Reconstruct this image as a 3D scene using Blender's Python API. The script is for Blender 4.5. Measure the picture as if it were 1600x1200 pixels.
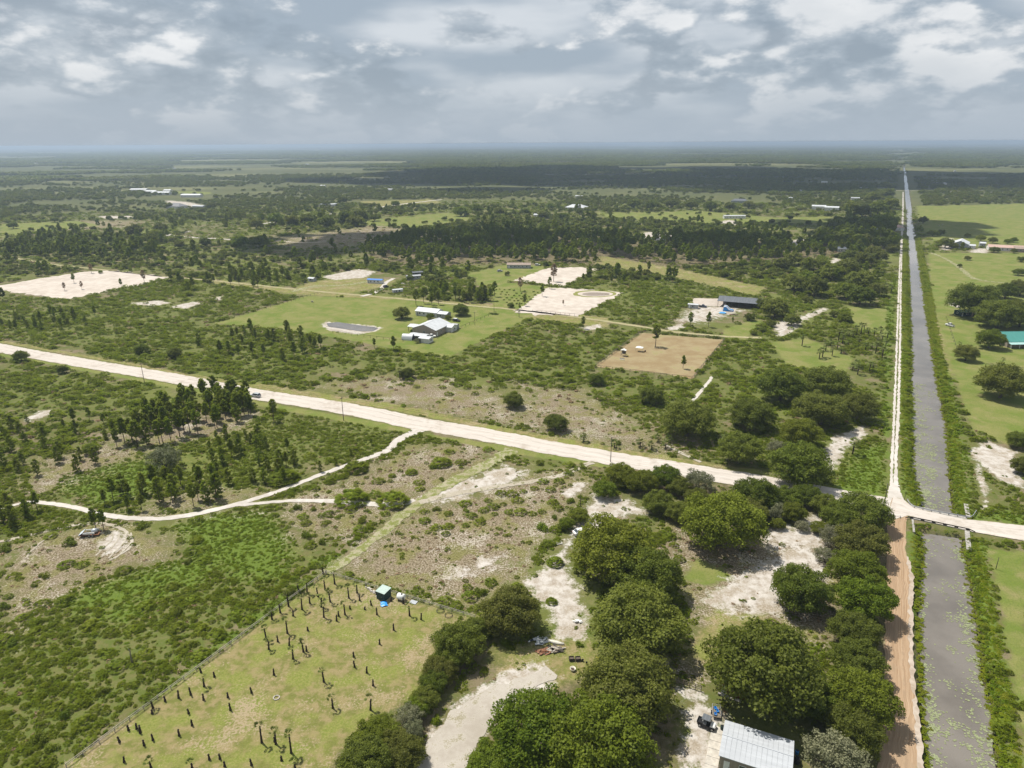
import bpy, math, random
import numpy as np
from mathutils import Vector, Matrix

# ------------------------------------------------------------------ camera, sky, sun, exposure
scene = bpy.context.scene
for o in list(bpy.data.objects):
    bpy.data.objects.remove(o)
COL = scene.collection
R = math.radians
FPX, CAMH = 1066.0, 100.0                       # focal length in photo pixels (1600 wide), drone height in metres
PITCH = math.atan(376 / 1066.0)
ROLL = -math.atan(9 / 1600.0)
cam_data = bpy.data.cameras.new('camera')
cam_data.sensor_width = 36.0
cam_data.lens = 36.0 * FPX / 1600.0
cam_data.clip_start = 0.5
cam_data.clip_end = 120000.0
cam = bpy.data.objects.new('camera', cam_data)
COL.objects.link(cam)
cam.matrix_world = Matrix.Translation((0, 0, CAMH)) @ Matrix.Rotation(math.pi / 2 - PITCH, 4, 'X') @ Matrix.Rotation(ROLL, 4, 'Z')
scene.camera = cam

SUN_AZ, SUN_EL = R(-47.0), R(61.0)              # azimuth clockwise from +Y
SUN_DIR = Vector((math.sin(SUN_AZ) * math.cos(SUN_EL), math.cos(SUN_AZ) * math.cos(SUN_EL), math.sin(SUN_EL)))
sun_data = bpy.data.lights.new('sun', 'SUN')
sun_data.energy = 5.0
sun_data.angle = R(0.53)
sun_data.color = (1.0, 0.955, 0.87)
sun = bpy.data.objects.new('sun', sun_data)
COL.objects.link(sun)
sun.rotation_euler = (-SUN_DIR).to_track_quat('-Z', 'Y').to_euler()

scene.view_settings.view_transform = 'Standard'
scene.view_settings.look = 'None'
scene.view_settings.exposure = 0.37
scene.view_settings.gamma = 1.0
scene.view_settings.use_curve_mapping = False
scene.cycles.max_bounces = 6
scene.cycles.transparent_max_bounces = 8
scene.cycles.volume_bounces = 0
scene.cycles.use_denoising = True


class NT:
    """small helper to wire shader nodes"""
    def __init__(s, tree):
        s.t = tree

    def n(s, typ, **kw):
        nd = s.t.nodes.new(typ)
        for k, v in kw.items():
            if k.startswith('i_'):
                nd.inputs[k[2:].replace('_', ' ')].default_value = v
            else:
                setattr(nd, k, v)
        return nd

    def l(s, a, b):
        s.t.links.new(a, b)

    def put(s, inp, v):
        if isinstance(v, bpy.types.NodeSocket):
            s.l(v, inp)
        else:
            inp.default_value = v

    def math(s, op, a, b=None, c=None, clamp=False):
        nd = s.n('ShaderNodeMath', operation=op, use_clamp=clamp)
        s.put(nd.inputs[0], a)
        if b is not None:
            s.put(nd.inputs[1], b)
        if c is not None:
            s.put(nd.inputs[2], c)
        return nd.outputs[0]

    def vmath(s, op, a, b=None, scale=None):
        nd = s.n('ShaderNodeVectorMath', operation=op)
        s.put(nd.inputs[0], a)
        if b is not None:
            s.put(nd.inputs[1], b)
        if scale is not None:
            s.put(nd.inputs['Scale'], scale)
        return nd.outputs[1] if op in ('LENGTH', 'DISTANCE', 'DOT_PRODUCT') else nd.outputs[0]

    def ramp(s, fac, lo, hi, a=0.0, b=1.0, smooth=True):
        nd = s.n('ShaderNodeMapRange', interpolation_type='SMOOTHSTEP' if smooth else 'LINEAR')
        s.put(nd.inputs['Value'], fac)
        s.put(nd.inputs['From Min'], lo)
        s.put(nd.inputs['From Max'], hi)
        nd.inputs['To Min'].default_value = a
        nd.inputs['To Max'].default_value = b
        return nd.outputs[0]

    def mix(s, fac, a, b, blend='MIX'):
        nd = s.n('ShaderNodeMix', data_type='RGBA', blend_type=blend)
        s.put(nd.inputs[0], fac)
        for inp, v in ((nd.inputs[6], a), (nd.inputs[7], b)):
            s.put(inp, v if isinstance(v, bpy.types.NodeSocket) else (v[0], v[1], v[2], 1.0))
        return nd.outputs[2]

    def noise(s, vec, scale, detail=4.0, rough=0.5, dist=0.0, w=None):
        nd = s.n('ShaderNodeTexNoise', noise_dimensions='3D')
        s.put(nd.inputs['Vector'], vec)
        nd.inputs['Scale'].default_value = scale
        nd.inputs['Detail'].default_value = detail
        nd.inputs['Roughness'].default_value = rough
        nd.inputs['Distortion'].default_value = dist
        return nd.outputs[0]

    def attr(s, name):
        return s.n('ShaderNodeAttribute', attribute_name=name).outputs['Fac']


world = bpy.data.worlds.new('World')
scene.world = world
world.use_nodes = True
wt = NT(world.node_tree)
world.node_tree.nodes.clear()
sky_tex = wt.n('ShaderNodeTexSky', sky_type='NISHITA', sun_disc=False)
sky_tex.sun_elevation = SUN_EL
sky_tex.sun_rotation = SUN_AZ
sky_tex.air_density = 1.2
sky_tex.dust_density = 2.0
bg_sky = wt.n('ShaderNodeBackground')
bg_sky.inputs['Strength'].default_value = 0.08
wt.l(sky_tex.outputs[0], bg_sky.inputs[0])
# broken cumulus and a grey stratus deck behind it, the same all round the sky
dirv = wt.n('ShaderNodeTexCoord').outputs['Generated']
sep = wt.n('ShaderNodeSeparateXYZ')
wt.l(dirv, sep.inputs[0])
elev = sep.outputs[2]
# cloud cells: wider than tall, piled up towards the zenith
cs = wt.n('ShaderNodeCombineXYZ')
den = wt.math('ADD', wt.math('MAXIMUM', elev, 0.0), 0.55)
wt.l(wt.math('DIVIDE', sep.outputs[0], den), cs.inputs[0])
wt.l(wt.math('DIVIDE', sep.outputs[1], den), cs.inputs[1])
wt.l(wt.math('MULTIPLY', wt.math('MAXIMUM', elev, 0.0), 2.4), cs.inputs[2])
cv = cs.outputs[0]


def billow(vec, scale, detail=2.0):
    """rounded lumps: a folded noise"""
    n_ = wt.noise(vec, scale, detail, 0.5)
    return wt.math('SUBTRACT', 1.0, wt.math('MULTIPLY', wt.math('ABSOLUTE', wt.math('SUBTRACT', n_, 0.5)), 4.0))


def cumulus(vec, off=(0, 0, 0)):
    v = wt.vmath('ADD', vec, off)
    big = wt.noise(v, 2.2, 2.0, 0.5)
    mid = wt.noise(v, 5.0, 2.5, 0.48)
    det = wt.noise(v, 18.0, 5.0, 0.58)
    s_ = wt.math('ADD', wt.math('MULTIPLY', big, 0.50), wt.math('MULTIPLY', mid, 0.40))
    s_ = wt.math('ADD', s_, wt.math('MULTIPLY', det, 0.15))
    return s_


c0 = cumulus(cv)
c_up = cumulus(cv, (-0.012, 0.004, 0.085))
dens = wt.ramp(c0, 0.490, 0.550)
relief = wt.math('SUBTRACT', c0, c_up)
lit = wt.ramp(relief, 0.005, 0.085)
edge = wt.ramp(c0, 0.52, 0.66, 1.0, 0.75)
deck = wt.noise(wt.vmath('MULTIPLY', cv, (1, 1, 2.2)), 2.6, 4.0, 0.46)
deck_col = wt.mix(wt.ramp(deck, 0.38, 0.60), (0.69, 0.735, 0.785), (0.38, 0.455, 0.54))
cloud_col = wt.mix(wt.math('MULTIPLY', lit, edge), (0.40, 0.47, 0.545), (0.95, 0.955, 0.96))
cloud_col = wt.mix(wt.ramp(relief, -0.045, 0.030, 0.75, 0.0), cloud_col, (0.26, 0.325, 0.40))
sky_col = wt.mix(wt.math('MULTIPLY', dens, 0.85), deck_col, cloud_col)
# air between the eye and the far cloud deck: pale blue-grey low down
low = wt.ramp(elev, 0.0, 0.115, 1.0, 0.0)
sky_col = wt.mix(wt.math('MULTIPLY', low, 0.93), sky_col, (0.44, 0.515, 0.60))
bg_cloud = wt.n('ShaderNodeBackground')
wt.l(sky_col, bg_cloud.inputs[0])
bg_cloud.inputs['Strength'].default_value = 0.77
wmix = wt.n('ShaderNodeMixShader')
wmix.inputs[0].default_value = 0.93
wt.l(bg_sky.outputs[0], wmix.inputs[1])
wt.l(bg_cloud.outputs[0], wmix.inputs[2])
wout = wt.n('ShaderNodeOutputWorld')
wt.l(wmix.outputs[0], wout.inputs[0])

# ------------------------------------------------------------------ helpers
rng = np.random.default_rng(7)
random.seed(7)
_c, _s = math.cos(ROLL), math.sin(ROLL)
_cp, _sp = math.cos(PITCH), math.sin(PITCH)


def G(px, py, z=0.0):
    """survey: the point at height z that the photograph shows at pixel (px, py)"""
    dx, dy = px - 800.0, 600.0 - py
    dx, dy = dx * _c - dy * _s, dx * _s + dy * _c
    Y, Z = FPX * _cp + dy * _sp, -FPX * _sp + dy * _cp
    t = (z - CAMH) / Z
    return dx * t, Y * t


def mpp(px, py, z=0.0):
    """metres per photo pixel across the view at that point"""
    x, y = G(px, py, z)
    return (y * _cp + (CAMH - z) * _sp) / FPX


def GP(pts, z=0.0):
    return np.array([G(p[0], p[1], z) for p in pts])


def to_px(x, y, z=0.0):
    Z = z - CAMH
    d = y * _cp - Z * _sp
    u = x / d * FPX
    v = (y * _sp + Z * _cp) / d * FPX
    return 800 + (u * _c + v * _s), 600 - (-u * _s + v * _c)


def sdf(P, poly):
    """signed distance (positive inside) of points P (n,2) to a polygon"""
    poly = np.asarray(poly, float)
    d = np.full(len(P), 1e18)
    ins = np.zeros(len(P), bool)
    n = len(poly)
    for i in range(n):
        a, b = poly[i], poly[(i + 1) % n]
        e = b - a
        w = P - a
        t = np.clip((w @ e) / max(e @ e, 1e-9), 0, 1)
        q = w - t[:, None] * e
        d = np.minimum(d, (q * q).sum(1))
        c = ((a[1] <= P[:, 1]) & (b[1] > P[:, 1])) | ((b[1] <= P[:, 1]) & (a[1] > P[:, 1]))
        if abs(e[1]) > 1e-12:
            xi = a[0] + (P[:, 1] - a[1]) / e[1] * e[0]
            ins ^= c & (P[:, 0] < xi)
    d = np.sqrt(d)
    return np.where(ins, d, -d)


def line_dist(P, pts):
    d = np.full(len(P), 1e18)
    for a, b in zip(pts[:-1], pts[1:]):
        e = b - a
        w = P - a
        t = np.clip((w @ e) / max(e @ e, 1e-9), 0, 1)
        q = w - t[:, None] * e
        d = np.minimum(d, (q * q).sum(1))
    return np.sqrt(d)


def resample(pts, step):
    pts = np.asarray(pts, float)
    seg = np.sqrt((np.diff(pts, axis=0) ** 2).sum(1))
    s = np.concatenate([[0], np.cumsum(seg)])
    n = max(2, int(s[-1] / step) + 1)
    t = np.linspace(0, s[-1], n)
    return np.stack([np.interp(t, s, pts[:, k]) for k in range(pts.shape[1])], 1)


def smooth_line(pts, it=2):
    pts = np.asarray(pts, float)
    for _ in range(it):
        q = 0.75 * pts[:-1] + 0.25 * pts[1:]
        r = 0.25 * pts[:-1] + 0.75 * pts[1:]
        pts = np.concatenate([pts[:1], np.stack([q, r], 1).reshape(-1, pts.shape[1]), pts[-1:]])
    return pts


def vnoise(x, y, seed=0):
    """value noise 0..1"""
    xi, yi = np.floor(x).astype(np.int64), np.floor(y).astype(np.int64)
    fx, fy = x - xi, y - yi
    fx, fy = fx * fx * (3 - 2 * fx), fy * fy * (3 - 2 * fy)

    def h(a, b):
        v = (a * 374761393 + b * 668265263 + seed * 974634) & 0x7fffffff
        v = ((v ^ (v >> 13)) * 1274126177) & 0x7fffffff
        return ((v ^ (v >> 16)) & 0xffff) / 65535.0
    return (h(xi, yi) * (1 - fx) + h(xi + 1, yi) * fx) * (1 - fy) + (h(xi, yi + 1) * (1 - fx) + h(xi + 1, yi + 1) * fx) * fy


def fbm(x, y, seed=0, oct=4):
    v, a, t = 0, 0.5, 0
    for i in range(oct):
        v = v + a * vnoise(x * 2 ** i, y * 2 ** i, seed + i * 17)
        t += a
        a *= 0.5
    return v / t


def mesh_np(name, V, F, mat=None, smooth=False, matidx=None):
    """mesh from numpy: V (n,3), F (m,k) with one k"""
    me = bpy.data.meshes.new(name)
    V = np.asarray(V, np.float32)
    F = np.asarray(F, np.int32)
    k = F.shape[1]
    me.vertices.add(len(V))
    me.vertices.foreach_set('co', V.ravel())
    me.loops.add(F.size)
    me.loops.foreach_set('vertex_index', F.ravel())
    me.polygons.add(len(F))
    me.polygons.foreach_set('loop_start', np.arange(0, F.size, k, dtype=np.int32))
    me.polygons.foreach_set('loop_total', np.full(len(F), k, np.int32))
    if smooth:
        me.polygons.foreach_set('use_smooth', np.ones(len(F), bool))
    if mat:
        for m in (mat if isinstance(mat, (list, tuple)) else [mat]):
            me.materials.append(m)
    if matidx is not None:
        me.polygons.foreach_set('material_index', np.asarray(matidx, np.int32))
    me.update(calc_edges=True)
    me.validate()
    return me


class MB:
    """collects simple solids; build() makes ONE mesh"""
    def __init__(s):
        s.v, s.f, s.m = [], [], []

    def add(s, verts, faces, mi=0):
        b = len(s.v)
        s.v += [tuple(v) for v in verts]
        s.f += [tuple(i + b for i in f) for f in faces]
        s.m += [mi] * len(faces)
        return s

    def box(s, x0, x1, y0, y1, z0, z1, mi=0):
        return s.add([(x0, y0, z0), (x1, y0, z0), (x1, y1, z0), (x0, y1, z0), (x0, y0, z1), (x1, y0, z1), (x1, y1, z1), (x0, y1, z1)],
                     [(0, 3, 2, 1), (4, 5, 6, 7), (0, 1, 5, 4), (1, 2, 6, 5), (2, 3, 7, 6), (3, 0, 4, 7)], mi)

    def prism(s, prof, y0, y1, mi=0):
        """profile in x,z pulled along y"""
        n = len(prof)
        v = [(p[0], y0, p[1]) for p in prof] + [(p[0], y1, p[1]) for p in prof]
        f = [tuple(range(n)), tuple(range(2 * n - 1, n - 1, -1))] + [(i, i + n, (i + 1) % n + n, (i + 1) % n) for i in range(n)]
        return s.add(v, f, mi)

    def tube(s, path, rad, k=8, mi=0, cap=True):
        path = [Vector(p) for p in path]
        rad = list(rad) if hasattr(rad, '__len__') else [rad] * len(path)
        rings = []
        for i, p in enumerate(path):
            d = (path[min(i + 1, len(path) - 1)] - path[max(i - 1, 0)])
            d = d.normalized() if d.length > 1e-9 else Vector((0, 0, 1))
            a = d.orthogonal().normalized()
            if abs(d.z) > 0.9:
                a = (Vector((1, 0, 0)) - d * d.x).normalized()
            b = d.cross(a)
            rings.append([p + (a * math.cos(2 * math.pi * j / k) + b * math.sin(2 * math.pi * j / k)) * rad[i] for j in range(k)])
        v = [q for r_ in rings for q in r_]
        f = []
        for i in range(len(path) - 1):
            for j in range(k):
                f.append((i * k + j, i * k + (j + 1) % k, (i + 1) * k + (j + 1) % k, (i + 1) * k + j))
        if cap:
            f += [tuple(range(k - 1, -1, -1)), tuple((len(path) - 1) * k + j for j in range(k))]
        return s.add(v, f, mi)

    def xform(s, M, start=0):
        for i in range(start, len(s.v)):
            s.v[i] = tuple(M @ Vector(s.v[i]))
        return s

    def mesh(s, name, mats, smooth=False):
        me = bpy.data.meshes.new(name)
        me.from_pydata(s.v, [], s.f)
        for m in (mats if isinstance(mats, (list, tuple)) else [mats]):
            me.materials.append(m)
        me.polygons.foreach_set('material_index', s.m)
        if smooth:
            me.polygons.foreach_set('use_smooth', [True] * len(s.f))
        me.update()
        return me

    def build(s, name, mats, parent=None, smooth=False):
        return link(name, s.mesh(name, mats, smooth), parent)


def link(name, data, parent=None):
    o = bpy.data.objects.new(name, data)
    COL.objects.link(o)
    if parent is not None:
        o.parent = parent
    return o


def tag(o, label=None, cat=None, group=None, kind=None):
    for k, v in (('label', label), ('category', cat), ('group', group), ('kind', kind)):
        if v is not None:
            o[k] = v
    return o


def thing(name, x, y, z=0.0, rz=0.0, label=None, cat=None, group=None, scale=None):
    o = link(name, None)
    o.location = (x, y, z)
    o.rotation_euler = (0, 0, rz)
    o.empty_display_size = 0.5
    if scale is not None:
        o.scale = scale if hasattr(scale, '__len__') else (scale,) * 3
    return tag(o, label, cat, group)


def new_mat(name):
    m = bpy.data.materials.new(name)
    m.use_nodes = True
    t = m.node_tree
    t.nodes.clear()
    nt = NT(t)
    out = nt.n('ShaderNodeOutputMaterial')
    b = nt.n('ShaderNodeBsdfPrincipled')
    b.inputs['Roughness'].default_value = 0.8
    b.inputs['Specular IOR Level'].default_value = 0.2
    nt.l(b.outputs[0], out.inputs[0])
    return m, nt, b, out


def simple_mat(name, col, rough=0.7, var=0.12, scale=1.5, metal=0.0, spec=0.3, streak=None):
    m, nt, b, out = new_mat(name)
    pos = nt.n('ShaderNodeTexCoord').outputs['Object']
    if streak:
        pos = nt.vmath('MULTIPLY', pos, streak)
    n = nt.noise(pos, scale, 5.0, 0.6)
    dark = tuple(c * (1 - 2.2 * var) for c in col)
    light = tuple(min(1, c * (1 + 1.2 * var)) for c in col)
    nt.l(nt.mix(nt.ramp(n, 0.3, 0.72), dark, light), b.inputs['Base Color'])
    b.inputs['Roughness'].default_value = rough
    b.inputs['Metallic'].default_value = metal
    b.inputs['Specular IOR Level'].default_value = spec
    return m


MATS = {}


def M_(name, *a, **k):
    if name not in MATS:
        MATS[name] = simple_mat(name, *a, **k)
    return MATS[name]
# ------------------------------------------------------------------ lie of the land (outlines surveyed from the photograph)
WZ = -1.1                                        # water level of the canal
CAN_N_L = [(1449, 804), (1443, 793), (1436, 775), (1427, 740), (1426, 700), (1424, 650), (1422, 600), (1423, 550), (1420, 500), (1419, 450), (1417.5, 400), (1417, 370), (1417, 340), (1415.5, 325), (1413.7, 300), (1412.5, 280), (1411.9, 263), (1411.6, 254)]
CAN_N_R = [(1496, 812), (1489, 797), (1487, 775), (1483, 740), (1482, 700), (1476, 650), (1466, 600), (1459, 550), (1451, 500), (1444, 450), (1436, 400), (1431, 370), (1425, 340), (1424.5, 325), (1420.5, 300), (1417.5, 280), (1414.6, 263), (1413.2, 254)]
CAN_S_L = [(1437, 832), (1440, 850), (1440, 870), (1440, 900), (1436, 920), (1436, 950), (1437, 1000), (1440, 1050), (1439, 1100), (1445, 1150), (1448, 1200), (1452, 1260), (1456, 1330)]
CAN_S_R = [(1503, 842), (1503, 860), (1510, 880), (1515, 920), (1522, 950), (1527, 1000), (1535, 1050), (1546, 1100), (1552, 1150), (1558, 1200), (1566, 1260), (1576, 1330)]
CANAL_N = np.concatenate([GP(CAN_N_L, WZ), GP(CAN_N_R, WZ)[::-1]])
CANAL_S = np.concatenate([GP(CAN_S_L, WZ), GP(CAN_S_R, WZ)[::-1]])
POND = GP([(510, 505), (527, 503), (560, 508), (593, 512), (583, 517), (568, 518), (540, 514), (512, 510)], -0.5)
CAN_MID = (GP(CAN_N_L)[::1] + GP(CAN_N_R)) / 2

POLYS = {'sand': [], 'lawn': [], 'dry': [], 'herb': [], 'litter': [], 'wood': [], 'thick': []}


def P_(cls, feather, *pts, z=0.0):
    POLYS[cls].append((GP(pts, z), feather * {'sand': 1.3, 'lawn': 1.3, 'dry': 1.2, 'herb': 2.2, 'litter': 3.0, 'wood': 2.0, 'thick': 2.5}[cls]))


# bright sand
P_('sand', 3, (815, 908), (850, 882), (880, 845), (900, 812), (928, 768), (990, 782), (1015, 802), (960, 812), (905, 840), (886, 880), (915, 930), (915, 1000), (868, 1000), (852, 960))
P_('sand', 2.5, (640, 1205), (655, 1165), (712, 1095), (780, 1046), (852, 1032), (882, 1056), (845, 1090), (790, 1122), (745, 1160), (722, 1205))
P_('sand', 5, (1170, 885), (1240, 845), (1312, 872), (1296, 915), (1215, 962), (1150, 962), (1088, 942), (1130, 905))
P_('sand', 5, (1185, 830), (1280, 800), (1310, 830), (1290, 860), (1200, 862))
P_('sand', 3, (1050, 1058), (1092, 1075), (1135, 1118), (1115, 1205), (1060, 1205), (1068, 1120))
P_('sand', 2.5, (1282, 716), (1300, 682), (1350, 664), (1358, 680), (1322, 702), (1300, 742))
P_('sand', 2.5, (1512, 700), (1545, 688), (1590, 705), (1604, 768), (1560, 750), (1530, 730))
P_('sand', 2, (1516, 690), (1528, 700), (1548, 790), (1536, 796))
P_('sand', 3, (1205, 505), (1255, 492), (1290, 478), (1295, 484), (1255, 502), (1240, 520), (1215, 528))
P_('sand', 3, (1290, 428), (1300, 402), (1315, 405), (1310, 425), (1300, 435))
P_('sand', 2.5, (203, 473), (250, 469), (270, 473), (245, 478), (215, 477))
P_('sand', 2.5, (262, 480), (300, 471), (322, 472), (290, 483))
P_('sand', 3, (322, 466), (350, 462), (345, 470))
P_('sand', 3, (30, 655), (60, 642), (88, 640), (70, 652), (45, 660))
P_('sand', 2, (498, 508), (510, 501), (560, 505), (600, 510), (590, 517), (560, 523), (515, 517))
P_('sand', 3, (500, 432), (560, 420), (590, 424), (570, 434), (520, 438))
P_('sand', 2, (1040, 512), (1068, 505), (1072, 513), (1045, 518))
P_('sand', 9, (1052, 503), (1080, 478), (1140, 476), (1168, 486), (1135, 495), (1100, 505))
P_('sand', 2, (1496, 462), (1520, 462), (1500, 482), (1485, 478), (1478, 470))
P_('sand', 2, (1560, 472), (1580, 470), (1590, 482), (1575, 488))
P_('sand', 4, (1470, 372), (1490, 372), (1500, 388), (1470, 392))
P_('sand', 4, (1525, 388), (1545, 388), (1545, 396), (1510, 394))
P_('sand', 6, (980, 372), (1010, 362), (1055, 365), (1045, 375), (1000, 377))
P_('sand', 6, (1230, 376), (1260, 372), (1275, 378), (1240, 388))
P_('sand', 6, (1110, 348), (1140, 343), (1160, 347), (1150, 352))
P_('sand', 4, (150, 338), (205, 337), (215, 341), (165, 342))
P_('sand', 8, (255, 312), (300, 316), (325, 322), (270, 326))
P_('sand', 3, (905, 512), (940, 505), (945, 512), (915, 518))
P_('sand', 2, (150, 850), (175, 828), (195, 830), (205, 850), (185, 865), (160, 868))
P_('sand', 4, (690, 905), (745, 870), (800, 862), (795, 880), (740, 905))
P_('sand', 4, (650, 775), (790, 725), (830, 735), (800, 760), (690, 790))
P_('sand', 2, (870, 770), (905, 752), (922, 756), (895, 780))
# mown lawn and pasture
P_('lawn', 2.5, (335, 505), (400, 486), (480, 462), (640, 469), (725, 477), (800, 484), (835, 492), (700, 558), (640, 548), (590, 540), (500, 523), (420, 512))
P_('lawn', 2.5, (770, 440), (850, 447), (882, 452), (812, 483), (770, 478))
P_('lawn', 3, (730, 428), (795, 412), (850, 416), (850, 424), (805, 440), (750, 447))
P_('lawn', 4, (1455, 470), (1605, 450), (1605, 680), (1560, 690), (1520, 672), (1500, 620), (1482, 560), (1468, 510))
P_('lawn', 8, (1432, 322), (1605, 318), (1605, 388), (1520, 385), (1455, 375), (1437, 350))
P_('lawn', 5, (1450, 395), (1605, 395), (1605, 455), (1455, 472))
P_('lawn', 2.5, (1545, 858), (1605, 860), (1605, 1230), (1592, 1120), (1570, 990))
P_('lawn', 3, (1205, 535), (1260, 528), (1335, 560), (1322, 582), (1230, 572))
P_('lawn', 3, (1325, 478), (1385, 482), (1385, 525), (1335, 512))
P_('lawn', 3, (1130, 515), (1175, 500), (1190, 500), (1165, 530), (1130, 528))
P_('lawn', 10, (0, 350), (120, 345), (160, 352), (60, 362), (0, 372))
P_('lawn', 12, (560, 345), (700, 332), (740, 342), (660, 356), (580, 352))
P_('lawn', 12, (930, 332), (1100, 330), (1210, 340), (1300, 338), (1300, 348), (1120, 350), (950, 340))
P_('lawn', 12, (270, 298), (330, 300), (330, 304), (280, 304))
# dry, patchy pasture
P_('dry', 2.0, (85, 1215), (100, 1200), (512, 897), (745, 968), (700, 1010), (650, 1090), (570, 1130), (515, 1200), (505, 1240), (80, 1240))
P_('litter', 3, (1040, 850), (1050, 790), (1100, 790), (1200, 820), (1320, 830), (1340, 960), (1300, 1010), (1180, 1000), (1090, 1060), (1050, 1050), (1085, 960))
P_('lawn', 3, (1065, 905), (1090, 870), (1130, 890), (1150, 905), (1110, 915))
P_('lawn', 3, (1100, 940), (1130, 915), (1165, 930), (1150, 950))
P_('dry', 4, (1085, 990), (1120, 950), (1200, 960), (1180, 1000), (1100, 1040))
P_('dry', 4, (1290, 890), (1330, 880), (1335, 930), (1300, 930))
P_('lawn', 1.6, (0, 552), (200, 587), (400, 626), (600, 661), (640, 668), (640, 676), (590, 668), (400, 634), (200, 592), (0, 556))
P_('lawn', 1.6, (660, 677), (800, 697), (960, 727), (940, 730), (790, 706), (680, 684))
P_('dry', 1.6, (0, 535), (200, 570), (400, 607), (600, 638), (800, 677), (1000, 712), (1200, 742), (1200, 736), (1000, 706), (800, 670), (600, 632), (400, 602), (200, 566), (0, 531))
P_('dry', 5, (850, 1000), (920, 1000), (940, 1040), (900, 1060), (840, 1090), (770, 1060), (780, 1020))
P_('dry', 6, (1460, 480), (1500, 500), (1520, 560), (1500, 570))
P_('dry', 6, (1520, 560), (1605, 560), (1605, 582), (1540, 575))
P_('dry', 8, (1480, 410), (1605, 405), (1605, 418), (1520, 424))
P_('dry', 4, (1530, 625), (1605, 640), (1605, 705), (1560, 690))
P_('dry', 3, (330, 435), (460, 452), (800, 478), (950, 497), (950, 512), (830, 498), (640, 470), (470, 460), (330, 442))
P_('dry', 4, (1440, 460), (1462, 465), (1480, 520), (1500, 580), (1488, 590), (1465, 530))
P_('dry', 6, (560, 315), (670, 311), (690, 316), (600, 323))
P_('dry', 4, (490, 440), (560, 432), (620, 438), (600, 448), (520, 462), (440, 458))
P_('dry', 8, (940, 400), (1060, 420), (1200, 450), (1180, 462), (1040, 430), (930, 412))
P_('dry', 6, (1455, 440), (1500, 442), (1520, 458), (1465, 470))
P_('dry', 3, (395, 605), (660, 645), (900, 700), (1100, 738), (1100, 728), (880, 688), (640, 636), (400, 598))
# lush low herbs and bracken
P_('herb', 2.5, (85, 932), (160, 905), (255, 880), (330, 865), (335, 905), (300, 918), (200, 950), (110, 955))
P_('herb', 2.5, (272, 822), (340, 800), (430, 798), (460, 860), (452, 900), (360, 908), (300, 860))
P_('herb', 2.5, (145, 960), (190, 938), (228, 946), (215, 970), (165, 975))
P_('thick', 3, (0, 1080), (60, 1070), (105, 1120), (110, 1205), (0, 1205))
P_('herb', 2, (488, 876), (540, 850), (552, 858), (515, 888))
P_('herb', 1.5, (200, 1120), (300, 1030), (420, 940), (490, 895), (500, 900), (430, 955), (300, 1055), (215, 1120))
P_('herb', 1.2, (540, 898), (640, 925), (745, 960), (740, 968), (640, 938), (545, 906))
P_('herb', 2.5, (1375, 800), (1380, 500), (1398, 420), (1402, 440), (1392, 600), (1384, 770))
P_('herb', 2.5, (1300, 770), (1340, 700), (1385, 690), (1385, 780))
P_('herb', 2, (1412, 780), (1404, 620), (1411, 430), (1419, 430), (1422, 600), (1426, 740), (1446, 800))
P_('herb', 2, (1482, 800), (1480, 700), (1464, 600), (1440, 420), (1450, 420), (1480, 560), (1500, 640), (1512, 720), (1512, 800))
P_('herb', 2, (1415, 830), (1440, 835), (1440, 1000), (1448, 1205), (1432, 1205), (1425, 1000))
P_('herb', 2, (1500, 845), (1540, 850), (1565, 1000), (1598, 1205), (1555, 1205), (1530, 1000))
P_('herb', 2.5, (1510, 790), (1540, 800), (1605, 800), (1605, 830), (1520, 815))
P_('herb', 3, (90, 745), (200, 715), (260, 725), (230, 780), (150, 790), (85, 770))
P_('thick', 4, (940, 585), (1080, 600), (1150, 560), (1200, 590), (1130, 630), (1050, 640), (960, 620))
P_('thick', 5, (760, 545), (920, 520), (985, 520), (930, 575), (850, 580))
P_('thick', 6, (910, 480), (1000, 460), (1070, 470), (1020, 498), (930, 498))
P_('thick', 8, (0, 495), (200, 478), (330, 480), (330, 500), (150, 510), (0, 525))
# dense palmetto and gallberry
P_('thick', 4, (-20, 1010), (60, 960), (120, 950), (330, 912), (490, 892), (430, 945), (210, 1110), (95, 1195), (60, 1240), (-40, 1240))
P_('thick', 4, (0, 525), (100, 535), (330, 585), (420, 600), (560, 560), (480, 545), (330, 505), (150, 512))
P_('thick', 4, (1082, 600), (1140, 535), (1200, 520), (1215, 570), (1180, 620), (1130, 650), (1050, 650))
P_('thick', 4, (560, 560), (760, 545), (930, 580), (900, 600), (800, 590), (640, 590))
P_('thick', 4, (0, 580), (100, 585), (250, 605), (160, 640), (0, 640))
P_('thick', 4, (400, 660), (560, 665), (620, 680), (560, 700), (450, 720), (400, 690))
P_('thick', 4, (1000, 430), (1180, 440), (1200, 470), (1080, 462), (960, 455))
# bare litter, grey sand showing through
P_('litter', 4, (560, 905), (530, 890), (580, 845), (640, 800), (790, 748), (900, 735), (930, 760), (900, 800), (850, 850), (820, 900), (750, 955), (680, 945))
P_('litter', 4, (0, 852), (160, 820), (270, 845), (250, 872), (100, 930), (0, 1000))
P_('litter', 5, (430, 790), (640, 700), (700, 690), (800, 700), (650, 790), (560, 830), (480, 840))
P_('litter', 6, (820, 600), (900, 610), (1050, 690), (1080, 720), (900, 690), (800, 660))
P_('litter', 6, (500, 600), (640, 585), (760, 610), (860, 660), (800, 665), (600, 630))
P_('litter', 5, (50, 720), (180, 690), (250, 700), (150, 740), (60, 770))
P_('litter', 4, (150, 690), (230, 660), (400, 645), (390, 670), (250, 700))
P_('litter', 5, (200, 790), (330, 760), (420, 770), (330, 795), (230, 805))
P_('litter', 12, (430, 372), (600, 350), (640, 360), (560, 385), (450, 390))
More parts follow.
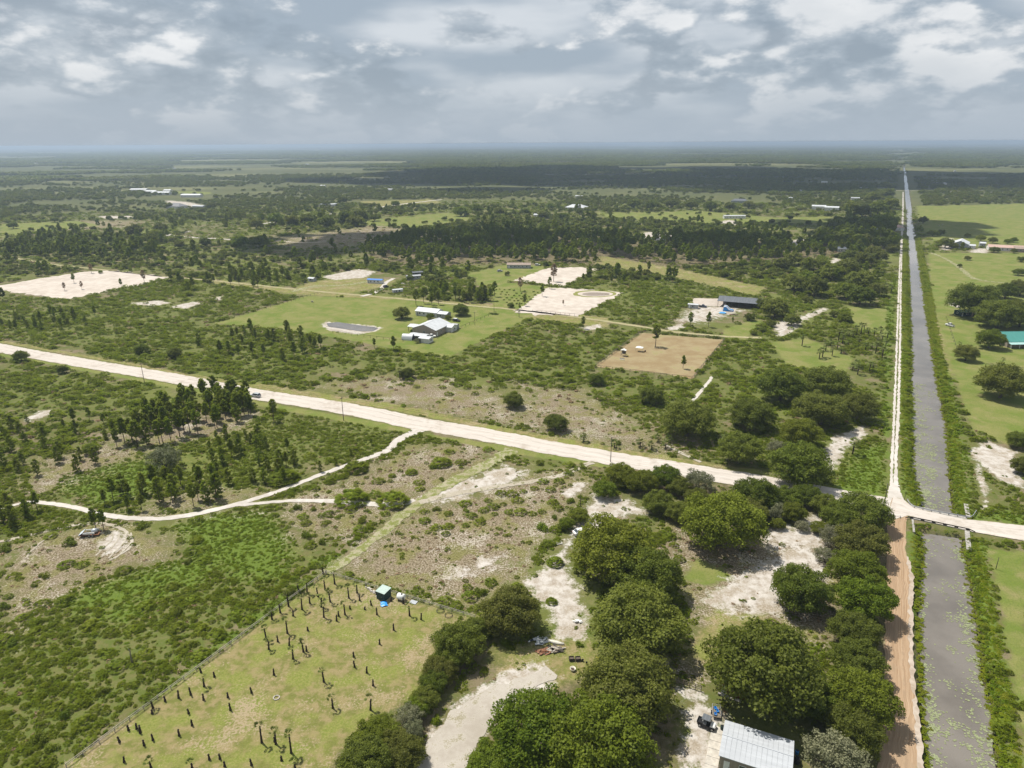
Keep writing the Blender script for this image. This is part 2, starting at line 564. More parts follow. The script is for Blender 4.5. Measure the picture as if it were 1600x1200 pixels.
P_('litter', 12, (110, 345), (230, 345), (200, 355), (100, 362))
# closed woodland floor
P_('wood', 10, (560, 400), (640, 365), (800, 366), (1000, 372), (1270, 375), (1400, 340), (1405, 390), (1300, 400), (1200, 410), (1000, 420), (850, 410), (640, 418))
P_('wood', 6, (900, 720), (1390, 790), (1385, 1205), (1270, 1205), (1320, 900), (1250, 800), (1000, 770))
P_('wood', 4, (735, 1205), (760, 1100), (870, 1050), (1060, 1060), (1065, 1205))
P_('wood', 3, (515, 1205), (640, 1100), (720, 985), (770, 1000), (720, 1070), (640, 1200))
P_('wood', 5, (170, 690), (260, 640), (400, 640), (390, 665), (250, 690))


def classes(Pts):
    """cover of the ground at points (n,2): value in -1..1 per class"""
    out = {}
    for k, lst in POLYS.items():
        v = np.full(len(Pts), -1.0)
        for poly, fe in lst:
            lo, hi = poly.min(0) - fe, poly.max(0) + fe
            m = ((Pts > lo) & (Pts < hi)).all(1)
            if m.any():
                v[m] = np.maximum(v[m], np.clip(sdf(Pts[m], poly) / fe, -1, 1))
        out[k] = v
    return out


def canal_sd(Pts):
    v = np.full(len(Pts), -1e3)
    for poly in (CANAL_N, CANAL_S):
        lo, hi = poly.min(0) - 6, poly.max(0) + 6
        m = ((Pts > lo) & (Pts < hi)).all(1)
        if m.any():
            v[m] = np.maximum(v[m], sdf(Pts[m], poly))
    return v


# ground: a polar sheet, fine in the valley of view, coarse behind
az = np.unique(np.concatenate([np.linspace(R(-46), R(46), 660), np.linspace(R(46), R(314), 70)]))
az = az[:-1] if abs(az[-1] - az[0] - 2 * math.pi) < 1e-6 else az
rr = np.concatenate([[0.5, 15, 35, 55], 75 * 1.008 ** np.arange(0, 350), 75 * 1.008 ** 349 * 1.03 ** np.arange(1, 125)])
A, RR = np.meshgrid(az, rr)
X, Y = (RR * np.sin(A)).ravel(), (RR * np.cos(A)).ravel()
PT = np.stack([X, Y], 1)
csd = canal_sd(PT)
Zg = 0.10 * (fbm(X / 14, Y / 14, 3, 3) - 0.5) * np.clip((2500 - RR.ravel()) / 1500, 0, 1)
Zg = Zg - 0.06
t = np.clip((csd + 2.2) / 2.8, 0, 1)
Zg = Zg * (1 - t) - 1.75 * t * t * (3 - 2 * t)
psd = sdf(PT, POND)
t = np.clip((psd + 5) / 8, 0, 1)
Zg -= 0.9 * t * t * (3 - 2 * t)
cls = classes(PT)
na, nr = len(az), len(rr)
ii, jj = np.meshgrid(np.arange(nr - 1), np.arange(na), indexing='ij')
F = np.stack([ii * na + jj, ii * na + (jj + 1) % na, (ii + 1) * na + (jj + 1) % na, (ii + 1) * na + jj], -1).reshape(-1, 4)[:, ::-1]

gm, nt, bs, out = new_mat('ground_cover')
pos = nt.n('ShaderNodeTexCoord').outputs['Object']
n_big = nt.noise(pos, 0.012, 4.0, 0.6)
n_mid = nt.noise(pos, 0.085, 6.0, 0.62)
n_sm = nt.noise(pos, 0.45, 6.0, 0.65)
n_fine = nt.noise(pos, 2.2, 5.0, 0.7)
n_grit = nt.noise(pos, 6.0, 3.0, 0.75)
n_edge = nt.noise(pos, 0.16, 5.0, 0.6)
jag = nt.math('ADD', nt.math('MULTIPLY', nt.math('SUBTRACT', n_edge, 0.5), 2.6), nt.math('ADD', nt.math('MULTIPLY', nt.math('SUBTRACT', n_sm, 0.5), 1.8), nt.math('MULTIPLY', nt.math('SUBTRACT', n_fine, 0.5), 1.4)))


def cover(name, bias=0.0, soft=0.22, amp=1.0):
    v = nt.math('ADD', nt.attr(name), nt.math('MULTIPLY', jag, amp))
    return nt.ramp(v, bias - soft, bias + soft)


# scrub floor: dead palmetto litter, wiregrass, low greens
scrub = nt.mix(nt.ramp(n_sm, 0.40, 0.60), (0.122, 0.116, 0.044), (0.086, 0.106, 0.026))
scrub = nt.mix(nt.ramp(nt.math('ADD', n_mid, nt.math('MULTIPLY', nt.math('SUBTRACT', n_fine, 0.5), 0.5)), 0.50, 0.60), scrub, (0.175, 0.140, 0.088))
scrub = nt.mix(nt.ramp(n_big, 0.46, 0.62), scrub, nt.mix(nt.ramp(n_sm, 0.35, 0.65), (0.092, 0.118, 0.026), (0.150, 0.155, 0.046)))
wood = nt.mix(nt.ramp(n_sm, 0.35, 0.65), (0.085, 0.075, 0.035), (0.19, 0.155, 0.095))
herb = nt.mix(nt.ramp(n_fine, 0.3, 0.7), (0.072, 0.112, 0.016), (0.125, 0.165, 0.030))
litter = nt.mix(nt.ramp(n_fine, 0.42, 0.56), (0.115, 0.088, 0.050), (0.275, 0.225, 0.160))
litter = nt.mix(nt.ramp(n_edge, 0.47, 0.60), litter, nt.mix(nt.ramp(n_fine, 0.40, 0.58), (0.120, 0.115, 0.038), (0.205, 0.185, 0.080)))
litter = nt.mix(nt.math('MULTIPLY', nt.ramp(nt.math('ADD', nt.math('MULTIPLY', n_fine, 0.5), nt.math('MULTIPLY', n_mid, 0.5)), 0.53, 0.60), 0.9), litter, (0.42, 0.375, 0.315))
litter = nt.mix(nt.math('MULTIPLY', nt.ramp(n_grit, 0.55, 0.64), 0.85), litter, (0.055, 0.050, 0.024))
dry = nt.mix(nt.ramp(n_sm, 0.40, 0.60), (0.135, 0.142, 0.038), (0.235, 0.192, 0.092))
dry = nt.mix(nt.ramp(n_edge, 0.46, 0.62), dry, nt.mix(nt.ramp(n_fine, 0.4, 0.6), (0.145, 0.170, 0.036), (0.205, 0.205, 0.062)))
dry = nt.mix(nt.ramp(nt.math('ADD', nt.math('MULTIPLY', n_fine, 0.5), nt.math('MULTIPLY', n_mid, 0.5)), 0.52, 0.60), dry, (0.30, 0.240, 0.150))
dry = nt.mix(nt.math('MULTIPLY', nt.ramp(n_grit, 0.56, 0.68), 0.75), dry, (0.115, 0.105, 0.04))
lawn = nt.mix(nt.ramp(n_mid, 0.35, 0.65), (0.120, 0.158, 0.030), (0.195, 0.190, 0.066))
lawn = nt.mix(nt.math('MULTIPLY', nt.ramp(n_edge, 0.52, 0.70), 0.7), lawn, (0.235, 0.20, 0.095))
lawn = nt.mix(nt.math('MULTIPLY', nt.ramp(n_fine, 0.45, 0.65), 0.6), lawn, (0.095, 0.125, 0.026))
sand = nt.mix(nt.ramp(n_sm, 0.32, 0.62), (0.31, 0.265, 0.215), (0.48, 0.445, 0.405))
sand = nt.mix(nt.ramp(n_edge, 0.50, 0.64), sand, nt.mix(nt.ramp(n_fine, 0.42, 0.6), (0.27, 0.225, 0.165), (0.38, 0.335, 0.28)))
sand = nt.mix(nt.math('MULTIPLY', nt.ramp(n_grit, 0.58, 0.68), 0.8), sand, (0.15, 0.12, 0.085))
# the far plain: dark woods, paler prairie strips
n_far = nt.noise(nt.vmath('MULTIPLY', pos, (0.45, 1.0, 1.0)), 0.0016, 5.0, 0.6)
n_fs = nt.noise(pos, 0.010, 4.0, 0.65)
farc = nt.mix(nt.ramp(n_far, 0.50, 0.58), (0.078, 0.088, 0.036), (0.165, 0.165, 0.075))
farc = nt.mix(nt.ramp(n_fs, 0.42, 0.66), farc, (0.105, 0.108, 0.046))
col = nt.mix(nt.attr('far'), scrub, farc)
col = nt.mix(cover('wood', 0.1, 0.5), col, wood)
thick = nt.mix(nt.ramp(n_sm, 0.40, 0.60), (0.130, 0.128, 0.046), (0.092, 0.116, 0.026))
col = nt.mix(cover('thick', 0.0, 0.5, 1.2), col, thick)
col = nt.mix(cover('herb', 0.1, 0.4, 1.2), col, herb)
col = nt.mix(cover('litter', 0.05, 0.5, 1.3), col, litter)
col = nt.mix(cover('dry', 0.0, 0.3, 0.6), col, dry)
col = nt.mix(cover('lawn', 0.0, 0.25, 0.5), col, lawn)
col = nt.mix(cover('sand', 0.25, 0.3), col, sand)
# wet mud along the water
col = nt.mix(nt.attr('mud'), col, (0.085, 0.072, 0.045))
nt.l(col, bs.inputs['Base Color'])
bs.inputs['Roughness'].default_value = 0.95
bs.inputs['Specular IOR Level'].default_value = 0.05
bmp = nt.n('ShaderNodeBump')
bmp.inputs['Strength'].default_value = 0.75
bmp.inputs['Distance'].default_value = 0.35
nt.l(nt.math('ADD', nt.math('MULTIPLY', n_fine, 0.6), n_sm), bmp.inputs['Height'])
nt.l(bmp.outputs[0], bs.inputs['Normal'])

gme = mesh_np('ground', np.stack([X, Y, Zg], 1), F, gm, smooth=True)
for k, v in cls.items():
    gme.attributes.new(k, 'FLOAT', 'POINT').data.foreach_set('value', v.astype(np.float32))
gme.attributes.new('far', 'FLOAT', 'POINT').data.foreach_set('value', np.clip((RR.ravel() - 1000) / 500, 0, 1).astype(np.float32))
gme.attributes.new('mud', 'FLOAT', 'POINT').data.foreach_set('value', np.clip((csd + 0.8) / 0.8, 0, 1).astype(np.float32))
tag(link('ground', gme), 'flat sandy scrub plain with grass, bare sand and palmetto litter', kind='structure')


def ground_z(x, y):
    return -0.04


# ------------------------------------------------------------------ water
wm, nt, bs, out = new_mat('canal_water')
pos = nt.n('ShaderNodeTexCoord').outputs['Object']
nt.l(nt.mix(nt.ramp(nt.noise(pos, 0.06, 4, 0.6), 0.35, 0.65), (0.112, 0.094, 0.074), (0.165, 0.142, 0.116)), bs.inputs['Base Color'])
bs.inputs['Roughness'].default_value = 0.06
bs.inputs['Specular IOR Level'].default_value = 1.0
bs.inputs['IOR'].default_value = 1.6
bmp = nt.n('ShaderNodeBump')
bmp.inputs['Strength'].default_value = 0.12
bmp.inputs['Distance'].default_value = 0.03
nt.l(nt.noise(nt.vmath('MULTIPLY', pos, (1.0, 0.6, 1)), 1.6, 3, 0.6), bmp.inputs['Height'])
nt.l(bmp.outputs[0], bs.inputs['Normal'])


def sheet(name, left, right, z, mat, step=None, jit=0.0, label=None, kind='structure', seed=1, cols=1, crown=0.0):
    """strip between two edge lines (ground metres), each resampled to the same count, ragged edges by jit metres"""
    left, right = np.asarray(left, float), np.asarray(right, float)
    n = max(3, int(max(np.sqrt((np.diff(left, axis=0) ** 2).sum(1)).sum(), 1) / (step or 5)))

    def rs(p):
        seg = np.sqrt((np.diff(p, axis=0) ** 2).sum(1))
        s = np.concatenate([[0], np.cumsum(seg)])
        tt = np.linspace(0, s[-1], n)
        return np.stack([np.interp(tt, s, p[:, 0]), np.interp(tt, s, p[:, 1])], 1)
    l, r_ = rs(left), rs(right)
    d = r_ - l
    dn = d / np.maximum(np.sqrt((d * d).sum(1)), 1e-6)[:, None]
    g = np.random.default_rng(seed)
    if jit:
        k = np.array([0.25, 0.5, 0.25])
        j1 = np.convolve(g.normal(0, jit, n), k, 'same')
        j2 = np.convolve(g.normal(0, jit, n), k, 'same')
        l = l + dn * j1[:, None]
        r_ = r_ + dn * j2[:, None]
    V = []
    for c in range(cols + 1):
        f = c / cols
        p = l * (1 - f) + r_ * f
        V.append(np.column_stack([p, np.full(n, z + crown * 4 * f * (1 - f))]))
    V = np.concatenate(V)
    Fq = []
    for c in range(cols):
        i = np.arange(n - 1)
        Fq.append(np.stack([c * n + i, (c + 1) * n + i, (c + 1) * n + i + 1, c * n + i + 1], 1))
    me = mesh_np(name, V, np.concatenate(Fq), mat)
    if me.polygons[0].normal.z < 0:
        me.flip_normals()
    o = link(name, me)
    return tag(o, label, kind=kind)


def flat(name, poly, z, mat, label=None, step=3.0, jit=0.3, seed=1, kind='structure', parent=None):
    """one flat polygon with a ragged edge"""
    p = np.asarray(poly, float)
    p = resample(np.concatenate([p, p[:1]]), step)[:-1]
    g = np.random.default_rng(seed)
    p = p + g.normal(0, jit, p.shape)
    me = bpy.data.meshes.new(name)
    me.from_pydata([(a, b, z) for a, b in p], [], [tuple(range(len(p)))])
    me.materials.append(mat)
    me.update()
    if me.polygons[0].normal.z < 0:
        me.flip_normals()
    o = link(name, me, parent)
    return tag(o, label, kind=kind)


sheet('canal_water', GP(CAN_N_L, WZ), GP(CAN_N_R, WZ), WZ, wm, 6, 0.35, 'grey canal running straight to the horizon north of the bridge', seed=3)
sheet('canal_water', GP(CAN_S_L, WZ), GP(CAN_S_R, WZ), WZ, wm, 2, 0.25, 'brown-grey canal with lily pads on the near side of the bridge', seed=4)
flat('pond_water', POND, -0.5, wm, 'small grey cattle pond in the bright green field', 3, 0.2)

# ------------------------------------------------------------------ roads, tracks and cleared pads


def sand_mat(name, a, b_, veg=None, rut=0.0, sc=0.5, vegth=0.62):
    m, nt, bs, out = new_mat(name)
    pos = nt.n('ShaderNodeTexCoord').outputs['Object']
    n1 = nt.noise(pos, sc, 6, 0.65)
    n2 = nt.noise(pos, 3.5, 4, 0.7)
    n0 = nt.noise(pos, 0.06, 4, 0.6)
    c = nt.mix(nt.ramp(nt.math('ADD', nt.math('MULTIPLY', n1, 0.6), nt.math('MULTIPLY', n0, 0.4)), 0.38, 0.62), a, b_)
    c = nt.mix(nt.math('MULTIPLY', nt.ramp(n2, 0.55, 0.8), 0.35), c, tuple(x * 0.6 for x in a))
    if veg:
        c = nt.mix(nt.ramp(nt.math('ADD', nt.math('MULTIPLY', n1, 0.65), nt.math('MULTIPLY', n2, 0.35)), vegth - 0.06, vegth + 0.04), c, veg)
    nt.l(c, bs.inputs['Base Color'])
    bs.inputs['Roughness'].default_value = 0.95
    bs.inputs['Specular IOR Level'].default_value = 0.05
    bmp = nt.n('ShaderNodeBump')
    bmp.inputs['Strength'].default_value = 0.35
    bmp.inputs['Distance'].default_value = 0.12
    nt.l(nt.math('ADD', n1, nt.math('MULTIPLY', n2, 0.5)), bmp.inputs['Height'])
    nt.l(bmp.outputs[0], bs.inputs['Normal'])
    return m


def road_mat(name, pts, a, b_, dark, halfw):
    """graded dirt: streaks and wheel paths that follow the road (UV u across, v along)"""
    m, nt, bs, out = new_mat(name)
    pos = nt.n('ShaderNodeTexCoord').outputs['Object']
    cr = nt.attr('across')
    al = nt.attr('along')
    cx = nt.n('ShaderNodeCombineXYZ')
    nt.l(nt.math('MULTIPLY', cr, halfw * 2.2), cx.inputs[0])
    nt.l(nt.math('MULTIPLY', al, 0.045), cx.inputs[1])
    st = nt.noise(cx.outputs[0], 1.3, 5, 0.6)
    n1 = nt.noise(pos, 0.35, 6, 0.65)
    n0 = nt.noise(pos, 0.05, 3, 0.6)
    n2 = nt.noise(pos, 3.0, 4, 0.7)
    c = nt.mix(nt.ramp(st, 0.36, 0.64), a, b_)
    c = nt.mix(nt.ramp(nt.math('ADD', nt.math('MULTIPLY', n1, 0.5), nt.math('MULTIPLY', n0, 0.5)), 0.5, 0.66), c, dark)
    c = nt.mix(nt.math('MULTIPLY', nt.ramp(n2, 0.55, 0.8), 0.25), c, tuple(x * 0.7 for x in dark))
    wob = nt.math('MULTIPLY', nt.math('SUBTRACT', nt.noise(pos, 0.09, 3, 0.5), 0.5), 0.5)
    ab = nt.math('ABSOLUTE', nt.math('SUBTRACT', nt.math('ABSOLUTE', nt.math('ADD', cr, wob)), 0.36))
    c = nt.mix(nt.math('MULTIPLY', nt.ramp(ab, 0.03, 0.13, 1.0, 0.0), nt.ramp(n1, 0.40, 0.60, 0.05, 0.38)), c, tuple(x * 0.74 for x in dark))
    shoulder = nt.math('ADD', nt.math('ABSOLUTE', cr), nt.math('MULTIPLY', nt.math('SUBTRACT', n1, 0.5), 0.9))
    c = nt.mix(nt.ramp(shoulder, 0.90, 1.10), c, nt.mix(n2, (0.16, 0.15, 0.06), (0.27, 0.23, 0.14)))
    nt.l(c, bs.inputs['Base Color'])
    bs.inputs['Roughness'].default_value = 0.95
    bs.inputs['Specular IOR Level'].default_value = 0.05
    bmp = nt.n('ShaderNodeBump')
    bmp.inputs['Strength'].default_value = 0.4
    bmp.inputs['Distance'].default_value = 0.12
    nt.l(nt.math('ADD', n1, st), bmp.inputs['Height'])
    nt.l(bmp.outputs[0], bs.inputs['Normal'])
    return m


def add_track_attrs(o, n, cols, halfw):
    me = o.data
    nv = len(me.vertices)
    rows = nv // (cols + 1)
    ac = np.repeat(np.linspace(-1, 1, cols + 1), rows)
    co = np.zeros(nv * 3, np.float32)
    me.vertices.foreach_get('co', co)
    co = co.reshape(-1, 3)
    mid = co[:rows, :2]
    s = np.concatenate([[0], np.cumsum(np.sqrt((np.diff(mid, axis=0) ** 2).sum(1)))])
    me.attributes.new('across', 'FLOAT', 'POINT').data.foreach_set('value', ac.astype(np.float32))
    me.attributes.new('along', 'FLOAT', 'POINT').data.foreach_set('value', np.tile(s, cols + 1).astype(np.float32))


def ribbon(name, px, width, z, mat, label, step=1.5, jit=0.25, seed=1, cols=1, ground=False, wpts=None):
    """track along a line of photo points, width in metres (one or per point)"""
    p = np.asarray(px, float) if ground else GP(px)
    w = np.full(len(p), width, float) if not hasattr(width, '__len__') else np.asarray(width, float)
    q = smooth_line(np.column_stack([p, w]), 2)
    q = resample(q, step)
    d = np.gradient(q[:, :2], axis=0)
    d /= np.maximum(np.sqrt((d * d).sum(1)), 1e-9)[:, None]
    nrm = np.column_stack([-d[:, 1], d[:, 0]])
    g = np.random.default_rng(seed)
    k = np.array([0.2, 0.6, 0.2])
    jl = np.convolve(g.normal(0, jit, len(q)), k, 'same')
    jr = np.convolve(g.normal(0, jit, len(q)), k, 'same')
    L = q[:, :2] + nrm * (q[:, 2] / 2 + jl)[:, None]
    Rr = q[:, :2] - nrm * (q[:, 2] / 2 + jr)[:, None]
    n = len(q)
    V = np.concatenate([np.column_stack([L * (1 - c / cols) + Rr * (c / cols), np.full(n, z)]) for c in range(cols + 1)])
    i = np.arange(n - 1)
    Fq = np.concatenate([np.stack([c * n + i, (c + 1) * n + i, (c + 1) * n + i + 1, c * n + i + 1], 1) for c in range(cols)])
    me = mesh_np(name, V, Fq, mat)
    if me.polygons[0].normal.z < 0:
        me.flip_normals()
    o = link(name, me)
    return tag(o, label, kind='structure')


SAND_W = sand_mat('white_sand', (0.40, 0.365, 0.325), (0.51, 0.475, 0.435))
SAND_PINK = sand_mat('pale_fill_sand', (0.40, 0.345, 0.295), (0.51, 0.455, 0.40), sc=0.2)
SAND_GRASS = sand_mat('grassy_sand', (0.27, 0.24, 0.15), (0.40, 0.37, 0.28), (0.15, 0.165, 0.045), vegth=0.50)
SAND_FAINT = sand_mat('worn_sand', (0.30, 0.26, 0.20), (0.44, 0.40, 0.34), (0.15, 0.14, 0.06), vegth=0.56)
DIRT_BROWN = sand_mat('brown_paddock_dirt', (0.225, 0.165, 0.088), (0.28, 0.225, 0.13), (0.21, 0.205, 0.075), sc=0.12, vegth=0.60)
MOWN = sand_mat('mown_strip', (0.17, 0.18, 0.05), (0.22, 0.21, 0.075), (0.12, 0.16, 0.035), sc=0.3)
MAIN = road_mat('pale_graded_road', None, (0.42, 0.375, 0.33), (0.515, 0.47, 0.425), (0.37, 0.32, 0.27), 5)
REDD = road_mat('tan_dirt_road', None, (0.265, 0.175, 0.105), (0.37, 0.265, 0.175), (0.30, 0.215, 0.14), 4)

ROAD_T = [(-60, 524), (0, 536.5), (100, 554), (200, 571), (300, 590), (400, 609.5), (500, 620.5), (600, 640), (650, 652), (700, 661), (800, 679.5), (900, 697.5), (1000, 714), (1100, 729), (1200, 744), (1300, 763), (1385, 777), (1405, 781)]
ROAD_B = [(-60, 538), (0, 551), (100, 571), (200, 586), (300, 602.5), (400, 624.5), (500, 641), (600, 660), (650, 671), (700, 677), (800, 696), (900, 716), (1000, 733), (1100, 750), (1200, 766), (1300, 784), (1385, 800), (1400, 805)]
# straighten the surveyed edges a little: centre line plus a width that changes slowly
c_mid = (GP(ROAD_T) + GP(ROAD_B)) / 2
o = ribbon('dirt_road', c_mid, np.interp(np.arange(len(c_mid)), [0, 3, 8, 17], [10.5, 10.5, 11.0, 9.5]), 0.03, MAIN, 'wide pale dirt road crossing the picture towards the bridge', 1.5, 0.28, 5, 6, True)
add_track_attrs(o, 0, 6, 5)
BR_L = GP([(1396, 776), (1412, 781), (1425, 791), (1450, 799), (1480, 806), (1510, 812), (1545, 815), (1604, 822), (1680, 833)])
BR_R = GP([(1387, 806), (1398, 812), (1418, 806), (1445, 814), (1475, 821), (1508, 829), (1545, 836), (1604, 846), (1680, 860)])
o = sheet('dirt_road', BR_L, BR_R, 0.10, MAIN, 1.0, 0.15, 'pale dirt road over the canal bridge at the right edge', seed=6, cols=6)
add_track_attrs(o, 0, 6, 5)
CR_L = GP([(1394, 778), (1388, 805), (1386, 850), (1384, 900), (1385, 950), (1382, 1000), (1381, 1050), (1382, 1100), (1378, 1150), (1371, 1200), (1366, 1260)])
CR_R = GP([(1416, 796), (1418, 808), (1416, 830), (1415, 860), (1424, 890), (1427, 920), (1424, 950), (1422, 1000), (1426, 1050), (1431, 1100), (1434, 1150), (1437, 1200), (1441, 1260)])
o = sheet('canal_road', CR_L, CR_R, 0.06, REDD, 1.0, 0.22, 'tan dirt road beside the near canal under the oak row', seed=7, cols=8)
add_track_attrs(o, 0, 8, 4)
ribbon('spoil_berm', [(1418, 870), (1424, 900), (1423, 950), (1424, 1000), (1424, 1050), (1431, 1110), (1436, 1160), (1438, 1230)], [0.5, 0.9, 1.0, 0.7, 0.9, 0.9, 0.8, 0.8], 0.12, sand_mat('berm_sand', (0.30, 0.24, 0.185), (0.43, 0.37, 0.31)), 'pale sand berm between the tan road and the canal bank', 0.7, 0.25, 9)
RUT_A = [(1392, 779), (1392.5, 750), (1394.5, 700), (1397, 650), (1399, 600), (1401, 540), (1402.5, 500), (1404.5, 450), (1406.5, 400), (1409, 360), (1410.3, 330), (1410.8, 300)]
RUT_B = [(1402, 779), (1399, 750), (1400.5, 700), (1403.5, 650), (1405, 600), (1406.3, 540), (1406.8, 500), (1407.5, 450), (1408.8, 400), (1410.4, 360), (1411.3, 330), (1411.5, 300)]
ribbon('wheel_track', RUT_A, [1.1, 0.9, 0.85, 0.85, 0.85, 0.85, 0.85, 0.9, 1.0, 1.1, 1.2, 1.2], 0.03, SAND_W, 'left white wheel rut of the two-rut track along the far canal', 0.9, 0.2, 10)
ribbon('wheel_track', RUT_B, [1.4, 1.1, 1.0, 1.0, 1.0, 0.9, 0.9, 0.9, 1.0, 1.1, 1.2, 1.2], 0.03, SAND_W, 'right white wheel rut of the two-rut track nearest the far canal', 0.9, 0.2, 11)
flat('sand_spill', GP([(1386, 772), (1392, 755), (1402, 755), (1408, 770), (1412, 784), (1388, 786)]), 0.05, SAND_W, 'flare of pale sand where the two-rut track meets the bridge road', 0.8, 0.25)
PATH_A = [(660, 668), (640, 679), (622, 686), (611, 702), (580, 714), (540, 727), (500, 742), (440, 766), (400, 779), (370, 788), (330, 798), (290, 806), (250, 811), (200, 810), (160, 804), (125, 794), (95, 789), (70, 785), (45, 784), (20, 790), (-30, 800)]
ribbon('sandy_path', PATH_A, [6, 4, 3.4, 3.4, 2.3, 2.1, 2.1, 2.0, 2.0, 2.3, 2.3, 2.3, 2.1, 2.1, 2.1, 1.9, 1.9, 1.8, 1.5, 1.4, 1.4], 0.025, SAND_W, 'winding white sand path from the pale road to the pines at left', 0.8, 0.16, 12)
ribbon('sandy_path', [(366, 790), (400, 787), (440, 783), (480, 782), (520, 783), (560, 786), (600, 789), (630, 787), (648, 781)], [1.5, 1.6, 1.6, 1.7, 2.6, 2.4, 2.6, 2.4, 1.8], 0.035, SAND_W, 'white sand path past the round palmetto clumps to the grassy lane', 0.8, 0.18, 13)
ribbon('sandy_path', [(-30, 852), (20, 843), (60, 832), (100, 823), (140, 817.5), (165, 818), (185, 823), (203, 835), (208, 848), (200, 860), (170, 876)], [1.3, 1.3, 1.4, 1.4, 1.3, 1.2, 1.0, 0.8, 0.7, 0.6, 0.5], 0.03, SAND_FAINT, 'faint curved vehicle loop around the derelict trailer', 0.7, 0.2, 14)
ribbon('sandy_path', [(40, 872), (48, 862), (60, 850), (85, 834)], 0.6, 0.032, SAND_FAINT, 'short faint wheel mark left of the round bush', 0.7, 0.15, 15)
for i, (dx, dy) in enumerate(((0, 0), (10, 2), (22, 4), (33, 5))):
    ribbon('tyre_mark', [(150 + dx * 0.9, 868 + dy), (160 + dx, 858 + dy * 0.5), (175 + dx, 845), (178 + dx * 0.8, 834 - dy * 0.3)], 0.42, 0.02 + 0.004 * i, SAND_FAINT, ['leftmost', 'second', 'third', 'rightmost'][i] + ' curved tyre mark in the sand below the derelict trailer', 0.6, 0.1, 30 + i)
ribbon('grassy_lane', [(800, 702), (770, 722), (720, 745), (680, 768), (640, 795), (600, 830), (560, 862), (525, 886), (510, 896)], [5.5, 5, 4.2, 4.0, 3.6, 3.2, 2.8, 2.6, 2.0], 0.022, SAND_GRASS, 'yellowish sandy lane running diagonally down to the palm field corner', 0.7, 0.4, 16)
ribbon('worn_path', [(925, 722), (905, 732), (860, 748), (800, 757), (740, 766), (690, 776), (655, 785)], [2.4, 2.0, 2.0, 2.4, 2.6, 2.6, 2.4], 0.029, SAND_FAINT, 'faint grey path curving from the road across the bare lot', 0.8, 0.3, 17)
ribbon('sandy_path', [(1113, 588), (1100, 606), (1085, 622), (1078, 634)], [1.2, 1.6, 1.7, 1.5], 0.03, SAND_W, 'short white path right of the brown paddock', 0.8, 0.2, 18)
ribbon('sandy_path', [(1040, 695), (1055, 703), (1075, 713), (1095, 722)], [1.0, 1.6, 1.6, 1.2], 0.03, SAND_FAINT, 'short sandy trail between the palmettos and the road', 0.8, 0.2, 19)
ribbon('sand_drive', [(676, 1240), (690, 1196), (712, 1152), (745, 1112), (790, 1082), (830, 1068), (862, 1048)], [9, 8.5, 8, 7.0, 5.5, 4.0, 2.5], 0.02, sand_mat('drive_sand', (0.31, 0.275, 0.23), (0.41, 0.375, 0.33), (0.23, 0.205, 0.13), sc=0.35, vegth=0.58), 'curving pale sand drive between the hedge row and the green oaks', 0.8, 0.5, 52)
# farm lanes further off
LANE = [(-60, 392), (0, 400), (40, 406), (100, 416), (150, 420), (250, 432), (330, 438), (460, 452), (560, 461), (650, 469), (730, 477), (800, 483), (900, 495), (1000, 510), (1060, 520), (1135, 526), (1190, 528)]
ribbon('farm_lane', LANE, 3.2, 0.03, sand_mat('lane_dirt', (0.27, 0.235, 0.13), (0.36, 0.32, 0.20), (0.19, 0.195, 0.075), vegth=0.56), 'straight pale farm lane behind the bright green field', 2, 0.4, 20)
ribbon('farm_track', [(565, 463), (585, 458), (598, 450), (603, 441), (615, 435)], 3.5, 0.045, SAND_W, 'sandy track curving up to the blue-roofed trailer', 2, 0.4, 21)
ribbon('farm_track', [(455, 456), (475, 450), (500, 446), (540, 446), (575, 440)], 5, 0.045, SAND_GRASS, 'pale sandy drive into the cleared lot', 2, 0.6, 22)
FAR_ROAD = [(265, 368), (300, 371), (340, 373), (390, 376)]
ribbon('far_road', FAR_ROAD, 5, 0.05, SAND_W, 'short stretch of white road among the far trees at left', 5, 0.5, 23)
ribbon('far_road', [(230, 376), (262, 367), (298, 361)], 5, 0.06, SAND_W, 'white far road climbing to the right beyond the pines', 5, 0.5, 24)
ribbon('far_road', [(400, 351), (450, 344), (500, 336), (545, 331)], 6, 0.06, SAND_W, 'white straight road in the middle distance left of centre', 6, 0.5, 25)
ribbon('far_road', [(585, 325), (620, 320), (670, 314), (690, 312)], 7, 0.06, SAND_W, 'white straight road beside the tan far field', 8, 0.5, 26)
ribbon('far_road', [(1340, 297), (1380, 297.5), (1411, 298), (1440, 298), (1520, 299.5), (1600, 301)], 6, 0.07, SAND_FAINT, 'thin pale road crossing the far canal', 10, 0.5, 27)
ribbon('farm_drive', [(1604, 446), (1560, 441), (1530, 438), (1515, 432), (1500, 418), (1480, 405), (1455, 395)], [4, 4, 4, 4, 4, 3, 3], 0.04, SAND_GRASS, 'pale curved drive through the right-hand pasture', 2, 0.4, 28)
ribbon('sandy_path', [(520, 377), (480, 380), (440, 377), (425, 374)], 4, 0.05, SAND_FAINT, 'thin path through the dark brown field', 5, 0.6, 29)
